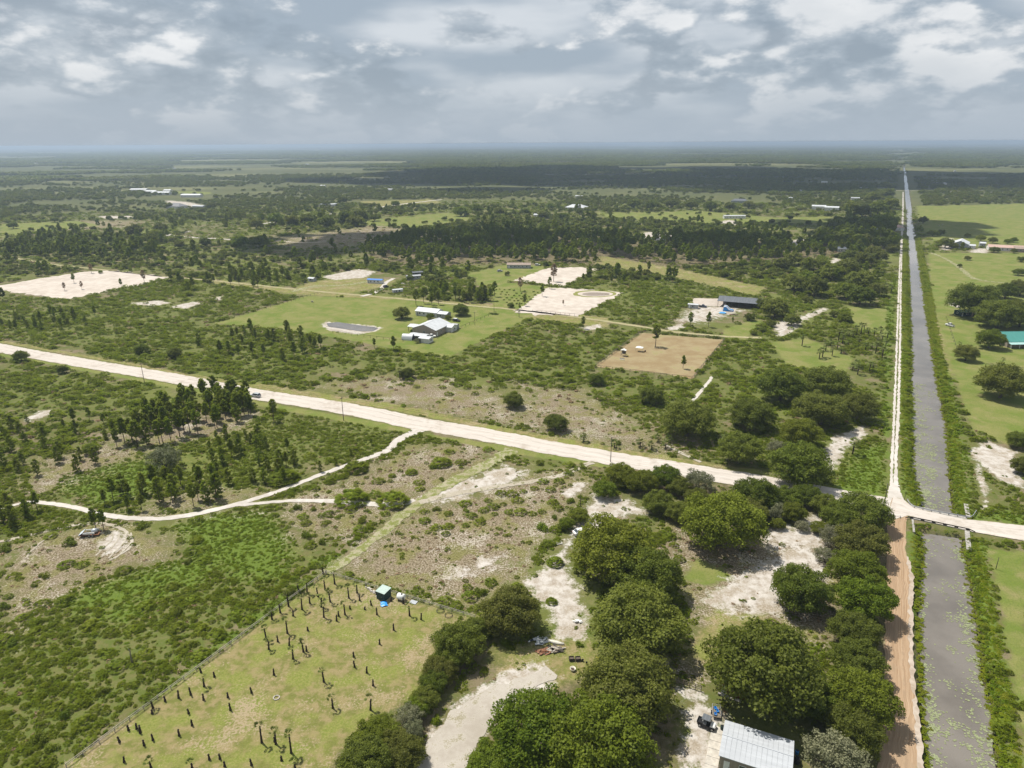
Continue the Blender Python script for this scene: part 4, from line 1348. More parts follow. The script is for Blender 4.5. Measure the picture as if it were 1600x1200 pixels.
OAK_LIST = [
    # yard below the pale road
    (978, 1078, 170, 'a', 'broad olive oak left of the metal shed, crown reaching the sandy drive'),
    (835, 1138, 165, 'g', 'bright green oak at the bottom beside the curved sand drive'),
    (930, 1165, 190, 'g', 'dense green oak at the bottom edge left of the shed driveway'),
    (775, 1195, 100, 'g', 'green oak cut off by the bottom edge beside the sand drive'),
    (1000, 972, 168, 'a', 'large dark oak in the middle of the yard, just right of the debris heaps'),
    (1013, 898, 118, 'a', 'medium oak between two larger oaks in the middle of the yard'),
    (957, 857, 140, 'g', 'tall round green oak beside the white sand strip'),
    (1028, 1040, 58, 'y', 'small grey-green tree squeezed between the two big yard oaks'),
    (1192, 1044, 200, 'a', 'very wide oak directly behind the metal shed'),
    (1275, 1092, 92, 'a', 'oak behind the right rear corner of the metal shed'),
    (1252, 922, 106, 'a', 'lone oak with a deep shadow right of the bare sand patch'),
    (1128, 816, 138, 'g', 'broad yellowish-green oak standing over the dark car'),
    (1172, 800, 62, 'a', 'darker oak tucked behind the yellowish oak by the car'),
    (797, 956, 108, 'a', 'dark round oak at the right end of the palm field fence'),
    (715, 1003, 92, 'a', 'dark oak topmost in the hedge row along the palm field'),
    (688, 1046, 62, 'a', 'small oak second from the top of the hedge row along the palm field'),
    (664, 1090, 54, 'a', 'dark bushy oak midway down the hedge row by the sand drive'),
    (640, 1118, 52, 'y', 'grey-green tree midway down the hedge row by the sand drive'),
    (645, 1142, 44, 'y', 'pale sparse tree low in the hedge row by the sand drive'),
    (588, 1148, 78, 'g', 'green tree low in the hedge row, nearest the palm stumps'),
    (570, 1188, 98, 'a', 'dark tree at the bottom end of the hedge row'),
    (632, 1176, 76, 'a', 'oak at the bottom of the hedge row touching the sand drive'),
    (742, 984, 54, 'a', 'oak bridging the round corner oak and the hedge row'),
    (702, 1026, 62, 'a', 'dark oak filling the upper middle of the hedge row'),
    (676, 1068, 54, 'a', 'dark oak in the middle of the hedge row by the palm field'),
    (652, 1106, 46, 'g', 'small green oak just above the grey trees of the hedge row'),
    (612, 1160, 64, 'a', 'dark oak near the lower end of the hedge row'),
    (905, 806, 36, 'g', 'small dark oak left of the tall round oak, by the sand strip'),
    (885, 818, 28, 'g', 'small shrubby oak at the edge of the bare lot'),
    (945, 765, 44, 'g', 'small oak with an open crown at the head of the white sand'),
    (968, 742, 56, 'g', 'oak at the left end of the roadside clump below the pale road'),
    (1002, 752, 56, 'g', 'second oak of the roadside clump below the pale road'),
    (1040, 745, 54, 'g', 'oak in the roadside clump, its top against the pale road'),
    (1062, 760, 46, 'a', 'oak at the right of the roadside clump'),
    (1092, 752, 58, 'y', 'bare greyish tree at the edge of the pale road'),
    (1030, 785, 56, 'a', 'olive oak with a visible trunk below the roadside clump'),
    (1062, 800, 52, 'a', 'oak filling the gap left of the yellowish oak'),
    (1090, 780, 48, 'a', 'low oak between the grey tree and the yellowish oak'),
    (1182, 772, 80, 'a', 'wide low oak right of the grey tree below the pale road'),
    (1228, 778, 56, 'a', 'oak in the middle of the row below the pale road'),
    (1262, 774, 52, 'a', 'dark oak in the row below the pale road, left of the crossing'),
    (1212, 798, 44, 'y', 'grey twiggy tree below the row by the road'),
    (1240, 800, 46, 'g', 'small green oak below the row by the road'),
    (1290, 788, 54, 'a', 'oak near the end of the row below the pale road'),
    (1215, 818, 26, 'g', 'little lollipop tree right of the dark car'),
    (1253, 822, 28, 'y', 'thin pale little tree on the sand, with a bare trunk'),
    (1280, 824, 32, 'g', 'little forked tree on the sand beside the oak row'),
    (1350, 800, 92, 'a', 'dark oak at the head of the canal road row, by the crossing'),
    (1310, 808, 62, 'a', 'oak just left of the first oak by the crossing'),
    (1308, 838, 60, 'y', 'greyish oak on the inner side of the canal road row'),
    (1345, 846, 92, 'a', 'second oak from the crossing in the canal road row'),
    (1336, 892, 96, 'g', 'pale green oak third in the canal road row'),
    (1352, 938, 96, 'g', 'oak fourth in the canal road row, leaning over the tan road'),
    (1335, 985, 86, 'a', 'dark oak midway along the canal road row'),
    (1340, 1030, 92, 'a', 'oak below the middle of the canal road row'),
    (1344, 1090, 122, 'g', 'large oak over the tan road, next to last in the row'),
    (1335, 1142, 100, 'a', 'shaded oak low in the canal road row'),
    (1308, 1184, 112, 'y', 'pale grey-green oak at the bottom right of the metal shed'),
    (1290, 868, 40, 'y', 'small sparse oak inside the row beside the sand'),
    # north of the pale road
    (1075, 656, 96, 'a', 'broad dark oak north of the pale road, below the brown paddock'),
    (1175, 648, 76, 'a', 'rounded oak in the group north of the road, topmost at left'),
    (1155, 702, 76, 'a', 'tall oak standing close above the pale road'),
    (1250, 726, 104, 'a', 'wide oak at the roadside under the power line'),
    (1252, 676, 70, 'g', 'round green oak between the roadside oak and the sand patch'),
    (1222, 602, 88, 'a', 'large oak at the back left of the canal-side group'),
    (1285, 640, 92, 'a', 'large domed oak in the centre of the canal-side group'),
    (1292, 600, 84, 'a', 'oak at the back of the canal-side group'),
    (1342, 636, 66, 'a', 'dark oak in the canal-side group nearest the canal track'),
    (1215, 700, 40, 'y', 'scrubby grey bush-like oak left of the round green oak'),
    (868, 660, 42, 'a', 'lone dark oak on the scrub just above the pale road'),
    (932, 592, 30, 'a', 'small dark oak left below the brown paddock'),
    (1018, 618, 44, 'a', 'oak standing alone below the brown paddock'),
    (803, 626, 36, 'a', 'dark round oak on the scrub between road and barns'),
    (636, 583, 28, 'a', 'dark oak beside a cabbage palm below the white barns'),
    (256, 716, 60, 'y', 'big blue-grey oak bush among the pines'),
    (140, 702, 26, 'g', 'round green oak bush on the bare patch among the pines'),
    (32, 556, 26, 'a', 'dark oak just below the pale road at the left edge'),
    (97, 577, 20, 'a', 'small dark oak below the pale road at left'),
    (220, 545, 26, 'g', 'dark leafy tree above the pale road at left'),
    (272, 552, 26, 'a', 'bushy oak above the pale road left of centre'),
    # farm
    (627, 489, 33, 'a', 'big round oak left of the white farmhouse'),
    (720, 484, 30, 'a', 'dark round oak right of the white farmhouse'),
    (730, 462, 20, 'a', 'dark oak at the edge of the pine stand behind the farm'),
    (752, 462, 22, 'g', 'pale green oak beside the farm lane'),
    (798, 477, 13, 'a', 'small dark oak left of the near sand pad'),
    (700, 496, 12, 'g', 'small bushy tree against the farmhouse'),
    (672, 494, 14, 'g', 'shrubby tree between farmhouse and barn'),
    (645, 517, 10, 'g', 'small shrub tree behind the round-roofed shed'),
    (652, 532, 13, 'y', 'grey-green bush in front of the small white sheds'),
    # right bank
    (1568, 597, 84, 'a', 'large dark oak at the right edge below the green roof'),
    (1511, 552, 38, 'a', 'oak with a clump of palms near the right canal bank'),
    (1547, 530, 48, 'g', 'spreading oak in front of the green-roofed house'),
    (1525, 470, 84, 'a', 'big oak above the small shed right of the canal'),
    (1562, 492, 76, 'a', 'oak behind the green roof, left part'),
    (1598, 490, 70, 'a', 'oak behind the green roof at the right edge'),
    (1572, 455, 40, 'a', 'oak behind the grove right of the canal'),
    (1596, 450, 44, 'a', 'oak at the right edge below the curved drive'),
    (1592, 688, 42, 'a', 'dark oak at the right edge beside the white sand'),
    (1598, 728, 40, 'a', 'lower dark oak at the right edge beside the white sand'),
    (1500, 415, 9, 'm', 'small round bush left of the curved drive'),
]
for cx, cy, w, k, lb in OAK_LIST:
    oak(cx, cy, w, k, lb, hz=random.uniform(0.86, 1.02))
OAK_MID = [
    # thickets beyond the paddock
    (1240, 442, 46), (1274, 448, 48), (1262, 436, 36), (1322, 418, 46), (1345, 436, 50), (1300, 425, 40), (1345, 462, 52), (1322, 455, 44), (1370, 452, 34), (1212, 482, 50), (1195, 475, 34),
    (1238, 500, 30), (1303, 490, 18), (1320, 496, 26), (1222, 412, 32), (1240, 405, 34), (1265, 412, 34), (1285, 410, 24), (1350, 405, 36), (1375, 400, 30), (1330, 398, 30),
    (1172, 495, 20), (1205, 505, 18), (1262, 468, 20), (1192, 515, 14), (1178, 520, 12),
    # dark oaks along the canal
    (1285, 362, 30), (1305, 352, 34), (1330, 346, 34), (1355, 350, 34), (1375, 345, 30), (1395, 343, 24), (1300, 372, 34), (1325, 368, 34), (1350, 375, 36), (1375, 378, 34), (1395, 372, 28), (1275, 378, 28), (1395, 388, 26), (1365, 392, 30), (1340, 388, 28),
    (1348, 330, 34), (1372, 325, 34), (1392, 318, 30), (1365, 308, 26), (1388, 302, 22), (1330, 322, 24), (1385, 290, 18),
    # right of the canal, far
    (1443, 344, 17), (1458, 364, 20), (1470, 363, 16), (1478, 380, 26), (1490, 384, 18), (1512, 368, 12), (1533, 372, 16), (1552, 375, 16), (1575, 377, 14), (1584, 375, 14), (1554, 390, 18), (1585, 392, 12), (1596, 405, 16), (1592, 425, 20), (1512, 403, 12),
    # left of centre
    (375, 378, 30), (405, 377, 34), (400, 350, 26), (430, 342, 28), (455, 344, 28), (480, 342, 26), (510, 346, 30), (540, 340, 30), (560, 335, 34), (555, 345, 30), (585, 340, 20), (618, 318, 16), (535, 312, 18), (505, 318, 14),
    (210, 360, 30), (250, 356, 26), (245, 366, 26), (235, 372, 26), (280, 382, 20), (320, 378, 22), (85, 343, 16), (130, 353, 14), (20, 352, 18), (265, 321, 16), (330, 322, 18), (315, 328, 12),
    (120, 407, 14), (167, 406, 10), (40, 412, 16), (70, 420, 16),
    (820, 330, 18), (848, 335, 20), (880, 338, 22), (905, 330, 16), (925, 336, 18), (950, 328, 18), (860, 322, 16), (780, 330, 20), (720, 330, 26), (745, 326, 24),
    (990, 318, 24), (1020, 320, 24), (1050, 318, 26), (1080, 320, 26), (1110, 322, 24), (1140, 322, 20), (1170, 320, 22), (1132, 428, 18), (1096, 402, 20), (1160, 412, 22), (1180, 408, 20),
    (157, 425, 8), (30, 495, 12),
]
for cx, cy, w in OAK_MID:
    x, y = G(cx, cy)
    zn = zone(x, y)
    if zn.startswith('out on'):
        zn = 'in the woods left of the far canal' if cx > 1250 and cy < 345 else ('in the dark belt beside the far canal track' if cx > 1250 else ('in the tree line behind the dark pine belt, right of centre' if cx > 700 else 'along the white far roads, left of centre'))
    oak(cx, cy, w, 'm' if random.random() < 0.7 else 'n', 'rounded dark oak ' + zn, 'distant oaks ' + zn, random.uniform(0.8, 1.0))

# ------------------------------------------------------------------ pines
n_pine = 0


def pine(x, y, h, label, group=None, kind='t', name='pine_tree'):
    global n_pine
    v = {'t': PINES, 'y': PINES_Y, 'd': PINES_D, 'b': PINES_B}[kind]
    c, t = v[random.randrange(len(v))]
    n_pine += 1
    return plant(name, c, t, x, y, h, label, 'tree', group, random.uniform(0, 6.28), 1.0)


PINE_ONE = [
    (150, 825.5, 34, 't', 'tall pine behind the derelict trailer, the left of two'),
    (162, 826.5, 33, 't', 'tall pine behind the derelict trailer, the right of two'),
    (1024, 541.5, 32, 't', 'tall pine with a shadow disc in the back of the brown paddock'),
    (1067, 576, 20, 't', 'smaller pine near the front of the brown paddock'),
    (1079, 511, 22, 't', 'bushy pine on the yellow sand, the left of two'),
    (1107, 511, 22, 't', 'bushy pine on the yellow sand, the right of two'),
    (911, 513, 18, 't', 'dark pine above the green scrub left of the paddock'),
    (1145, 503, 8, 'y', 'tiny pine on the grass right of the yellow sand'),
    (585, 544, 15, 't', 'pine with a shadow at the lower edge of the green farm field, left'),
    (615, 548, 22, 't', 'pine with an open crown at the lower edge of the green farm field, right'),
    (116, 442, 14, 't', 'dark pine on the large left sand pad, the left of the living trees'),
    (190, 449, 13, 't', 'spreading pine on the right side of the large left sand pad'),
    (143, 427, 14, 'b', 'dead brown pine at the back of the large left sand pad'),
    (101, 454, 12, 'b', 'thin browning pine near the front of the large left sand pad'),
    (128, 452, 12, 'b', 'thin pale pine in the middle of the large left sand pad'),
    (226, 442, 19, 'b', 'reddish dead pine at the right corner of the large left sand pad'),
    (865, 440, 26, 'b', 'thin pale pine on the farther pink sand pad'),
    (847, 463, 18, 't', 'dark pine at the corner of the near sand pad'),
    (859, 451, 17, 't', 'dark pine between the two pink sand pads'),
    (880, 477, 8, 'b', 'small brown pine in the middle of the near sand pad'),
    (911, 440, 12, 't', 'dark pine at the right edge of the farther sand pad'),
    (820, 478, 17, 't', 'pine at the left corner of the near sand pad'),
    (812, 481, 8, 'y', 'short pine at the left corner of the near sand pad'),
    (813, 455, 20, 'b', 'thin bare pine left of the farther sand pad'),
    (955, 445, 18, 't', 'pine in the small stand right of the sand pads, left end'),
    (975, 444, 18, 't', 'pine in the small stand right of the sand pads, middle'),
    (987, 443, 16, 't', 'pine in the small stand right of the sand pads, right end'),
    (1013, 427, 18, 't', 'dark pine standing alone above the olive scrub'),
    (1156, 440, 9, 'y', 'small conical pine on the olive scrub'),
    (428, 658, 34, 't', 'slender pine just below the pale road, right of the pine grove'),
    (773, 463, 22, 't', 'dark pine at the right end of the stand behind the farm'),
]
for px, py, hp, k, lb in PINE_ONE:
    x, y = G(px, py)
    pine(x, y, hp * mpp(px, py) / 0.93, lb, None, k)


def pine_region(poly, n, h0, h1, label, group, mix=0.3, seed=1, gap=1.6, near=None):
    g_ = np.random.default_rng(seed)
    P = GP(poly)
    lo, hi = P.min(0), P.max(0)
    got = []
    for _ in range(n * 60):
        q = g_.uniform(lo, hi)
        if sdf(q[None], P)[0] < 0 or any(math.hypot(q[0] - a, q[1] - b) < gap for a, b in got) or not free_of_tracks(q[None], 0.4)[0]:
            continue
        got.append(tuple(q))
        pine(q[0], q[1], g_.uniform(h0, h1), label, group, 'y' if g_.uniform() < mix else 't')
        if len(got) >= n:
            break


pine_region([(165, 700), (200, 660), (260, 632), (330, 622), (398, 628), (402, 652), (330, 676), (250, 698)], 74, 6.5, 10.5, 'slim tall pine in the dense grove below the pale road', 'pines of the dense grove', 0.05, 1, 1.1)
pine_region([(300, 640), (395, 630), (402, 655), (330, 668)], 9, 7.5, 10, 'tall dark pine at the right end of the dense grove', 'pines at the right end of the grove', 0.0, 2, 1.5)
pine_region([(0, 655), (90, 650), (175, 660), (165, 730), (60, 748), (0, 740)], 26, 3.5, 6.5, 'young bushy pine left of the dense grove', 'young pines left of the grove', 0.7, 3, 2.5)
pine_region([(300, 715), (350, 670), (440, 690), (480, 730), (430, 765), (340, 770)], 34, 3.5, 6.5, 'young green pine on the brushy slope below the grove', 'young pines below the grove', 0.6, 4, 1.8)
pine_region([(110, 792), (200, 765), (345, 745), (352, 785), (230, 800)], 22, 5, 8.5, 'open pine along the upper side of the white sand path', 'pines along the sand path', 0.2, 5, 2.5)
pine_region([(-10, 790), (55, 778), (68, 800), (20, 828), (-10, 835)], 8, 4.5, 7, 'pine at the left edge beside the end of the sand path', 'pines at the left edge', 0.4, 6, 2.0)
pine_region([(490, 760), (560, 700), (600, 690), (500, 735)], 4, 2.5, 4, 'small pine beside the winding sand path near the road', 'small pines by the sand path', 0.8, 7, 3)
pine_region([(-20, 512), (60, 492), (175, 488), (170, 506), (30, 524)], 22, 5, 8.5, 'pine in the row below the large left sand pad', 'pines below the left sand pad', 0.3, 8, 4)
pine_region([(305, 540), (390, 512), (430, 520), (525, 545), (440, 565), (330, 555)], 26, 5, 9, 'pine in the stand below the bright green field', 'pines below the green field', 0.35, 9, 3.5)
pine_region([(642, 474), (690, 458), (765, 462), (772, 470), (700, 479), (650, 479)], 34, 8, 11, 'tall pine in the stand behind the white farmhouse', 'pines behind the farmhouse', 0.0, 10, 3)
pine_region([(312, 438), (400, 428), (470, 440), (400, 452), (330, 446)], 26, 7, 11, 'pine in the clump beyond the farm lane left of centre', 'pines beyond the farm lane', 0.1, 11, 4)

# snag and dead pine
x, y = G(207, 1036)
sn = thing('dead_snag', x, y, 0, 0.3, 'bare dead tree trunk standing in the scrub left of the palm field', 'dead tree')
mb = MB()
mb.tube([(0, 0, -0.1), (-0.05, 0, 1.6), (0.05, 0, 3.0), (-0.25, 0.05, 3.9)], [0.17, 0.13, 0.09, 0.03], 7)
mb.build('trunk', BARK_G, sn, True)
MB().tube([(0.0, 0, 2.6), (0.35, 0.05, 3.3)], [0.05, 0.015], 5).build('branch', BARK_G, sn, True)
MB().tube([(-0.02, 0, 2.0), (-0.3, -0.1, 2.6)], [0.045, 0.012], 5).build('branch', BARK_G, sn, True)

# ------------------------------------------------------------------ cabbage palms
SAB_ONE = [(1332, 710, 5.4, 'single cabbage palm with a thick skirted trunk on the sand patch by the canal track'), (625, 592, 4.6, 'cabbage palm beside the dark oak below the white barns'),
           (1566, 569, 3.0, 'cabbage palm in front of the green-roofed house'), (1498, 545, 3.4, 'cabbage palm rising behind the oak near the right canal bank'),
           (1355, 433, 5, 'tall cabbage palm in the thickets beside the two-rut track'), (811, 495, 3.2, 'small cabbage palm on the lane left of the near sand pad'),
           (1314, 405, 5, 'cabbage palm by the white house in the far thicket')]
for px, py, h, lb in SAB_ONE:
    x, y = G(px, py)
    c, t = SABALS[1]
    plant('cabbage_palm', c, t, x, y, h / 5.2, lb, 'palm', None, random.uniform(0, 6))
SAB_GRP = [(1356, 524), (1365, 528), (1372, 540), (1378, 532), (1383, 545), (1362, 545), (1350, 515), (1345, 522), (1376, 520), (1386, 530), (1368, 552),
           (1298, 540), (1308, 545), (1316, 537), (1325, 540), (1332, 530), (1338, 524), (1342, 535), (1326, 528), (1310, 532), (1318, 525),
           (1285, 558), (1300, 556), (1314, 552), (1290, 548), (1253, 540), (1332, 578), (1340, 585), (1358, 582), (1364, 576), (1352, 548), (1378, 560), (1338, 575), (1280, 560)]
for i, (px, py) in enumerate(SAB_GRP):
    x, y = G(px, py)
    c, t = SABALS[i % 3]
    plant('cabbage_palm', c, t, x, y, random.uniform(0.85, 1.15), 'cabbage palm in the clumps on the green left of the two-rut track', 'palm', 'cabbage palms left of the two-rut track', random.uniform(0, 6))
for i, (px, py) in enumerate([(1206, 415), (1220, 420), (1262, 402), (1272, 405), (1290, 398), (1300, 400), (1255, 425), (1270, 428), (1328, 448), (1336, 440), (1325, 455), (1385, 452), (1392, 458), (1365, 410), (1375, 412), (1245, 452), (1240, 460)]):
    x, y = G(px, py)
    c, t = SABALS[i % 3]
    plant('cabbage_palm', c, t, x, y, random.uniform(1.0, 1.4), 'cabbage palm among the thickets beyond the brown paddock', 'palm', 'cabbage palms beyond the paddock', random.uniform(0, 6))
for i, (px, py) in enumerate([(1133, 690), (1040, 700), (1028, 690), (912, 690), (960, 700), (1000, 698), (1018, 702), (1045, 692)]):
    x, y = G(px, py)
    c, t = SABALS[2]
    plant('cabbage_palm', c, t, x, y, random.uniform(0.8, 1.0), 'short cabbage palm among the palmettos just above the pale road', 'palm', 'short palms above the pale road', random.uniform(0, 6))

# ------------------------------------------------------------------ the palm field: young palms, bare trunks, stumps
def field_palm(px, py, hp, fronds, label, group):
    x, y = G(px, py)
    h = hp * mpp(px, py) / 0.80
    t = thing('young_palm' if fronds else 'bare_palm_trunk', x, y, -0.03, random.uniform(0, 6), label, 'palm', group)
    mb = MB()
    lx, ly = random.gauss(0, 0.05), random.gauss(0, 0.05)
    mb.tube([(0, 0, -0.1), (0, 0, 0.12), (lx * h * 0.4, ly * h * 0.4, h * 0.45), (lx * h, ly * h, h * 0.96), (lx * h, ly * h, h)], [0.26, 0.22, 0.15, 0.13, 0.06], 8)
    for i in range(7):
        z = h * (0.3 + 0.09 * i)
        b = len(mb.v)
        mb.box(-0.03, 0.03, 0.09, 0.20, z, z + 0.16)
        mb.xform(Matrix.Translation((lx * z, ly * z, 0)) @ Matrix.Rotation(i * 2.4, 4, 'Z'), b)
    mb.build('trunk', BARK_D, t, True)
    if fronds:
        V, F = palm_head(random.randrange(99999), fronds + 7, 0.95, 0.2, 7)
        V[:, 2] = V[:, 2] * 1.05 + h
        link('fronds', mesh_np('young_palm_fronds', V, F, L_PALM), t)
    return t


FP = [(505, 896, 11, 9), (523, 912, 15, 9), (508, 921, 14, 8), (545, 934, 16, 9), (558, 926, 12, 7), (480, 927, 16, 8), (497, 932, 14, 5), (467, 925, 12, 8), (516, 940, 15, 8), (472, 952, 17, 10), (451, 947, 17, 9), (438, 957, 13, 6), (502, 948, 14, 8), (506, 964, 16, 7), (484, 942, 10, 4),
      (539, 960, 16, 4), (640, 962, 15, 5), (449, 989, 19, 10), (416, 998, 16, 9), (420, 1014, 12, 6), (474, 1018, 14, 7), (458, 1029, 14, 6), (506, 1065, 16, 6), (579, 1109, 18, 8), (520, 1106, 16, 5), (409, 1160, 26, 9), (431, 1162, 20, 9), (455, 1176, 30, 13), (425, 967, 10, 4), (461, 1200, 10, 5), (319, 1072, 12, 4), (239, 1106, 12, 5), (236, 1200, 12, 7), (300, 1200, 8, 3)]
for px, py, hp, fr in FP:
    field_palm(px, py, hp, fr, ('tall young palm with drooping fronds at the bottom of the fenced field' if py > 1150 else ('young palm with a small green head in the upper corner of the fenced field' if py < 970 else 'young palm standing apart in the lower fenced field')),
               'young palms at the bottom of the field' if py > 1150 else ('young palms in the upper field corner' if py < 970 else 'scattered young palms'))
FS = [(562, 938, 8), (580, 945, 7), (589, 960, 11), (611, 939, 6), (630, 943, 9), (658, 968, 10), (615, 984, 10), (593, 1006, 8), (554, 1042, 10), (573, 1051, 10), (583, 1071, 10), (428, 1054, 9), (452, 1008, 11), (434, 1002, 9), (458, 962, 9), (526, 970, 9), (481, 985, 6), (547, 951, 5),
      (279, 1090, 12), (298, 1085, 12), (318, 1093, 9), (335, 1057, 7), (356, 1089, 8), (360, 1109, 11), (393, 1082, 9), (300, 1133, 9), (280, 1149, 10), (239, 1156, 10), (219, 1145, 10), (305, 1192, 2), (393, 1195, 10), (351, 1197, 8), (258, 1095, 8), (314, 1050, 7), (570, 952, 4), (459, 1128, 2)]
for _ in range(16):
    FS.append((random.uniform(180, 560), 0, random.uniform(6, 10)))
    FS[-1] = (FS[-1][0], random.uniform(1205 - (FS[-1][0] - 100) * 0.66, 1195) if FS[-1][0] < 500 else random.uniform(960, 1120), FS[-1][2])
for px, py, hp in FS:
    if hp >= 4:
        field_palm(px, py, hp, 0, 'dark bare palm trunk without fronds, ' + ('left of the field beside the white fence' if px < 370 else ('in the upper part of the fenced field' if py < 990 else 'in the lower right of the fenced field')),
                   'bare palm trunks ' + ('by the fence' if px < 370 else ('upper field' if py < 990 else 'lower right field')))

# ------------------------------------------------------------------ palmetto clumps and shrubs one can pick out
PM_ONE = [(442, 742, 46, 'big round palmetto clump between the sand paths at their fork'), (550, 775, 48, 'dark rounded palmetto clump touching the lower white path, left of two'), (615, 778, 46, 'silvery palmetto clump touching the lower white path, right of two'),
          (690, 720, 30, 'round palmetto clump in the bare brown patch left of the lane'), (557, 728, 36, 'palmetto clump straddling the winding sand path'), (516, 750, 18, 'small round palmetto clump below the winding path'), (643, 736, 18, 'small palmetto clump left of the grassy lane, upper'), (613, 742, 12, 'tiny palmetto clump left of the grassy lane, lower'),
          (868, 876, 26, 'green palmetto on the white sand strip beside the tall oak'), (862, 938, 18, 'small palmetto alone on the white sand strip'), (852, 849, 22, 'dark green shrub at the edge of the white sand strip'), (848, 822, 26, 'olive shrub at the top of the bare lot'),
          (111, 844, 28, 'round dark bush left of the derelict trailer'), (10, 853, 28, 'round green bush at the left edge by the loop track'), (222, 818, 26, 'low light green bush below the sand path'), (906, 1005, 16, 'green bush beside the crates in the yard'), (719, 964, 12, 'round dark bush in the corner of the palm field')]
for px, py, w, lb in PM_ONE:
    m = mpp(px, py)
    x, y = G(px, py + w * 0.18)
    big = 'bush' in lb or 'shrub' in lb
    t = thing('shrub' if big else 'palmetto_clump', x, y, -0.05, random.uniform(0, 6), lb, 'shrub', None, (w / 2 * m * 1.05, w / 2 * m * 1.05, w / 2 * m * (1.0 if big else 0.85)))
    link('foliage', random.choice(BUSH if big else PALMETTO), t)
    if not big:
        link('foliage', random.choice(PALMETTO), t).rotation_euler = (0, 0, 2.0)
TX = np.array(tree_xy)


def off_trees(P, f=0.55):
    ok = np.ones(len(P), bool)
    for x, y, r_ in tree_xy:
        ok &= (P[:, 0] - x) ** 2 + (P[:, 1] - y) ** 2 > (f * r_) ** 2
    return ok


BLD = []   # footprints kept clear of plants, filled below


def make_scrub():
    g = np.random.default_rng(55)
    # pick-out shrubs: the nearest palmettos and bushes in open scrub
    P = wedge(9000, 120, 420, g)
    P = P[free_of_tracks(P, 1.2) & off_trees(P, 0.9)]
    c = cover_at(P, 0.3, 5)
    ok = (c['lawn'] < -0.3) & (c['dry'] < -0.3) & (c['sand'] < -0.3) & (c['wood'] < 0.2) & (c['herb'] < 0.6)
    pat = fbm(P[:, 0] / 16, P[:, 1] / 16, 77, 3)
    ok &= pat > 0.47
    P = P[ok]
    keep = []
    order = np.argsort((P ** 2).sum(1) * g.uniform(0.75, 1.3, len(P)))
    for i in order:
        if len(keep) >= 270:
            break
        if all((P[i, 0] - P[j, 0]) ** 2 + (P[i, 1] - P[j, 1]) ** 2 > 9 for j in keep):
            keep.append(i)
    for i in keep:
        x, y = P[i]
        s = g.uniform(1.0, 2.2) * (0.9 + 0.0006 * y)
        zn = zone(x, y)
        if g.uniform() < 0.78:
            t = thing('palmetto_clump', x, y, -0.05, g.uniform(0, 6), 'palmetto clump ' + zn, 'shrub', 'palmetto clumps ' + zn, (s, s, s * g.uniform(0.55, 0.75)))
            link('foliage', PALMETTO[int(g.integers(0, 4))], t)
        else:
            t = thing('shrub', x, y, -0.05, g.uniform(0, 6), 'small leafy green shrub ' + zn, 'shrub', 'leafy shrubs ' + zn, (s * 0.9, s * 0.9, s * g.uniform(0.8, 1.3)))
            link('foliage', BUSH[int(g.integers(0, 3))], t)
    # the mass of low scrub
    out = {'palmetto_scrub': ([], [], []), 'low_brush': ([], [], []), 'bracken': ([], [], []), 'dead_brush': ([], [], [])}
    for n, r0, r1, s0, s1 in ((72000, 85, 260, 0.28, 0.82), (58000, 260, 620, 0.75, 1.9), (24000, 620, 1300, 1.5, 3.2)):
        P = wedge(n, r0, r1, g)
        P = P[free_of_tracks(P) & off_trees(P, 0.5)]
        c = cover_at(P, 0.7, 9)
        pat = fbm(P[:, 0] / 13, P[:, 1] / 13, 31, 4)
        d = np.clip((pat - 0.34) / 0.16, 0.16, 1)
        d = np.where(c['litter'] > 0, d * 0.13, d)
        d = np.where(c['thick'] > -0.3, np.maximum(d, 0.42 + 0.5 * np.clip((pat - 0.40) / 0.2, 0, 1)), d)
        d = np.where(c['wood'] > 0, d * 0.3, d)
        d = np.where(c['herb'] > 0, 0.95, d)
        d = np.where(c['dry'] > -0.1, 0.0, d)
        d = np.where(c['lawn'] > -0.1, 0.0, d)
        d = np.where(c['sand'] > -0.2, 0.02, d)
        m = g.uniform(size=len(P)) < d
        P, herb, lit = P[m], c['herb'][m] > 0, (c['litter'][m] > 0) & (c['thick'][m] < -0.3)
        u = g.uniform(size=len(P))
        typ = np.where(herb, np.where(u < 0.90, 2, np.where(u < 0.95, 0, 1)), np.where(lit, np.where(u < 0.45, 3, np.where(u < 0.75, 1, 0)), np.where(u < 0.50, 0, np.where(u < 0.86, 1, np.where(u < 0.97, 2, 3)))))
        s = g.uniform(s0, s1, len(P)) * np.where(typ == 0, 1.15, 1.0)
        for i, k in enumerate(out):
            q = typ == i
            out[k][0].append(np.column_stack([P[q], np.full(q.sum(), -0.08)]))
            out[k][1].append(g.uniform(0, 6.28, q.sum()))
            out[k][2].append(np.column_stack([s[q], s[q], s[q] * g.uniform(0.7, 1.25, q.sum())]))
    lab = {'palmetto_scrub': ('dense low saw palmetto scrub covering the open ground', PALMETTO), 'low_brush': ('low olive brush and wiregrass tufts across the scrubland', BUSH_LOW), 'bracken': ('bright green bracken and herbs in low patches', HERB_LOW), 'dead_brush': ('dry brown dead brush scattered on bare ground', DEADB)}
    for k, (p, r_, s) in out.items():
        scatter(k, np.concatenate(p), np.concatenate(r_), np.concatenate(s), lab[k][1], lab[k][0])


make_scrub()


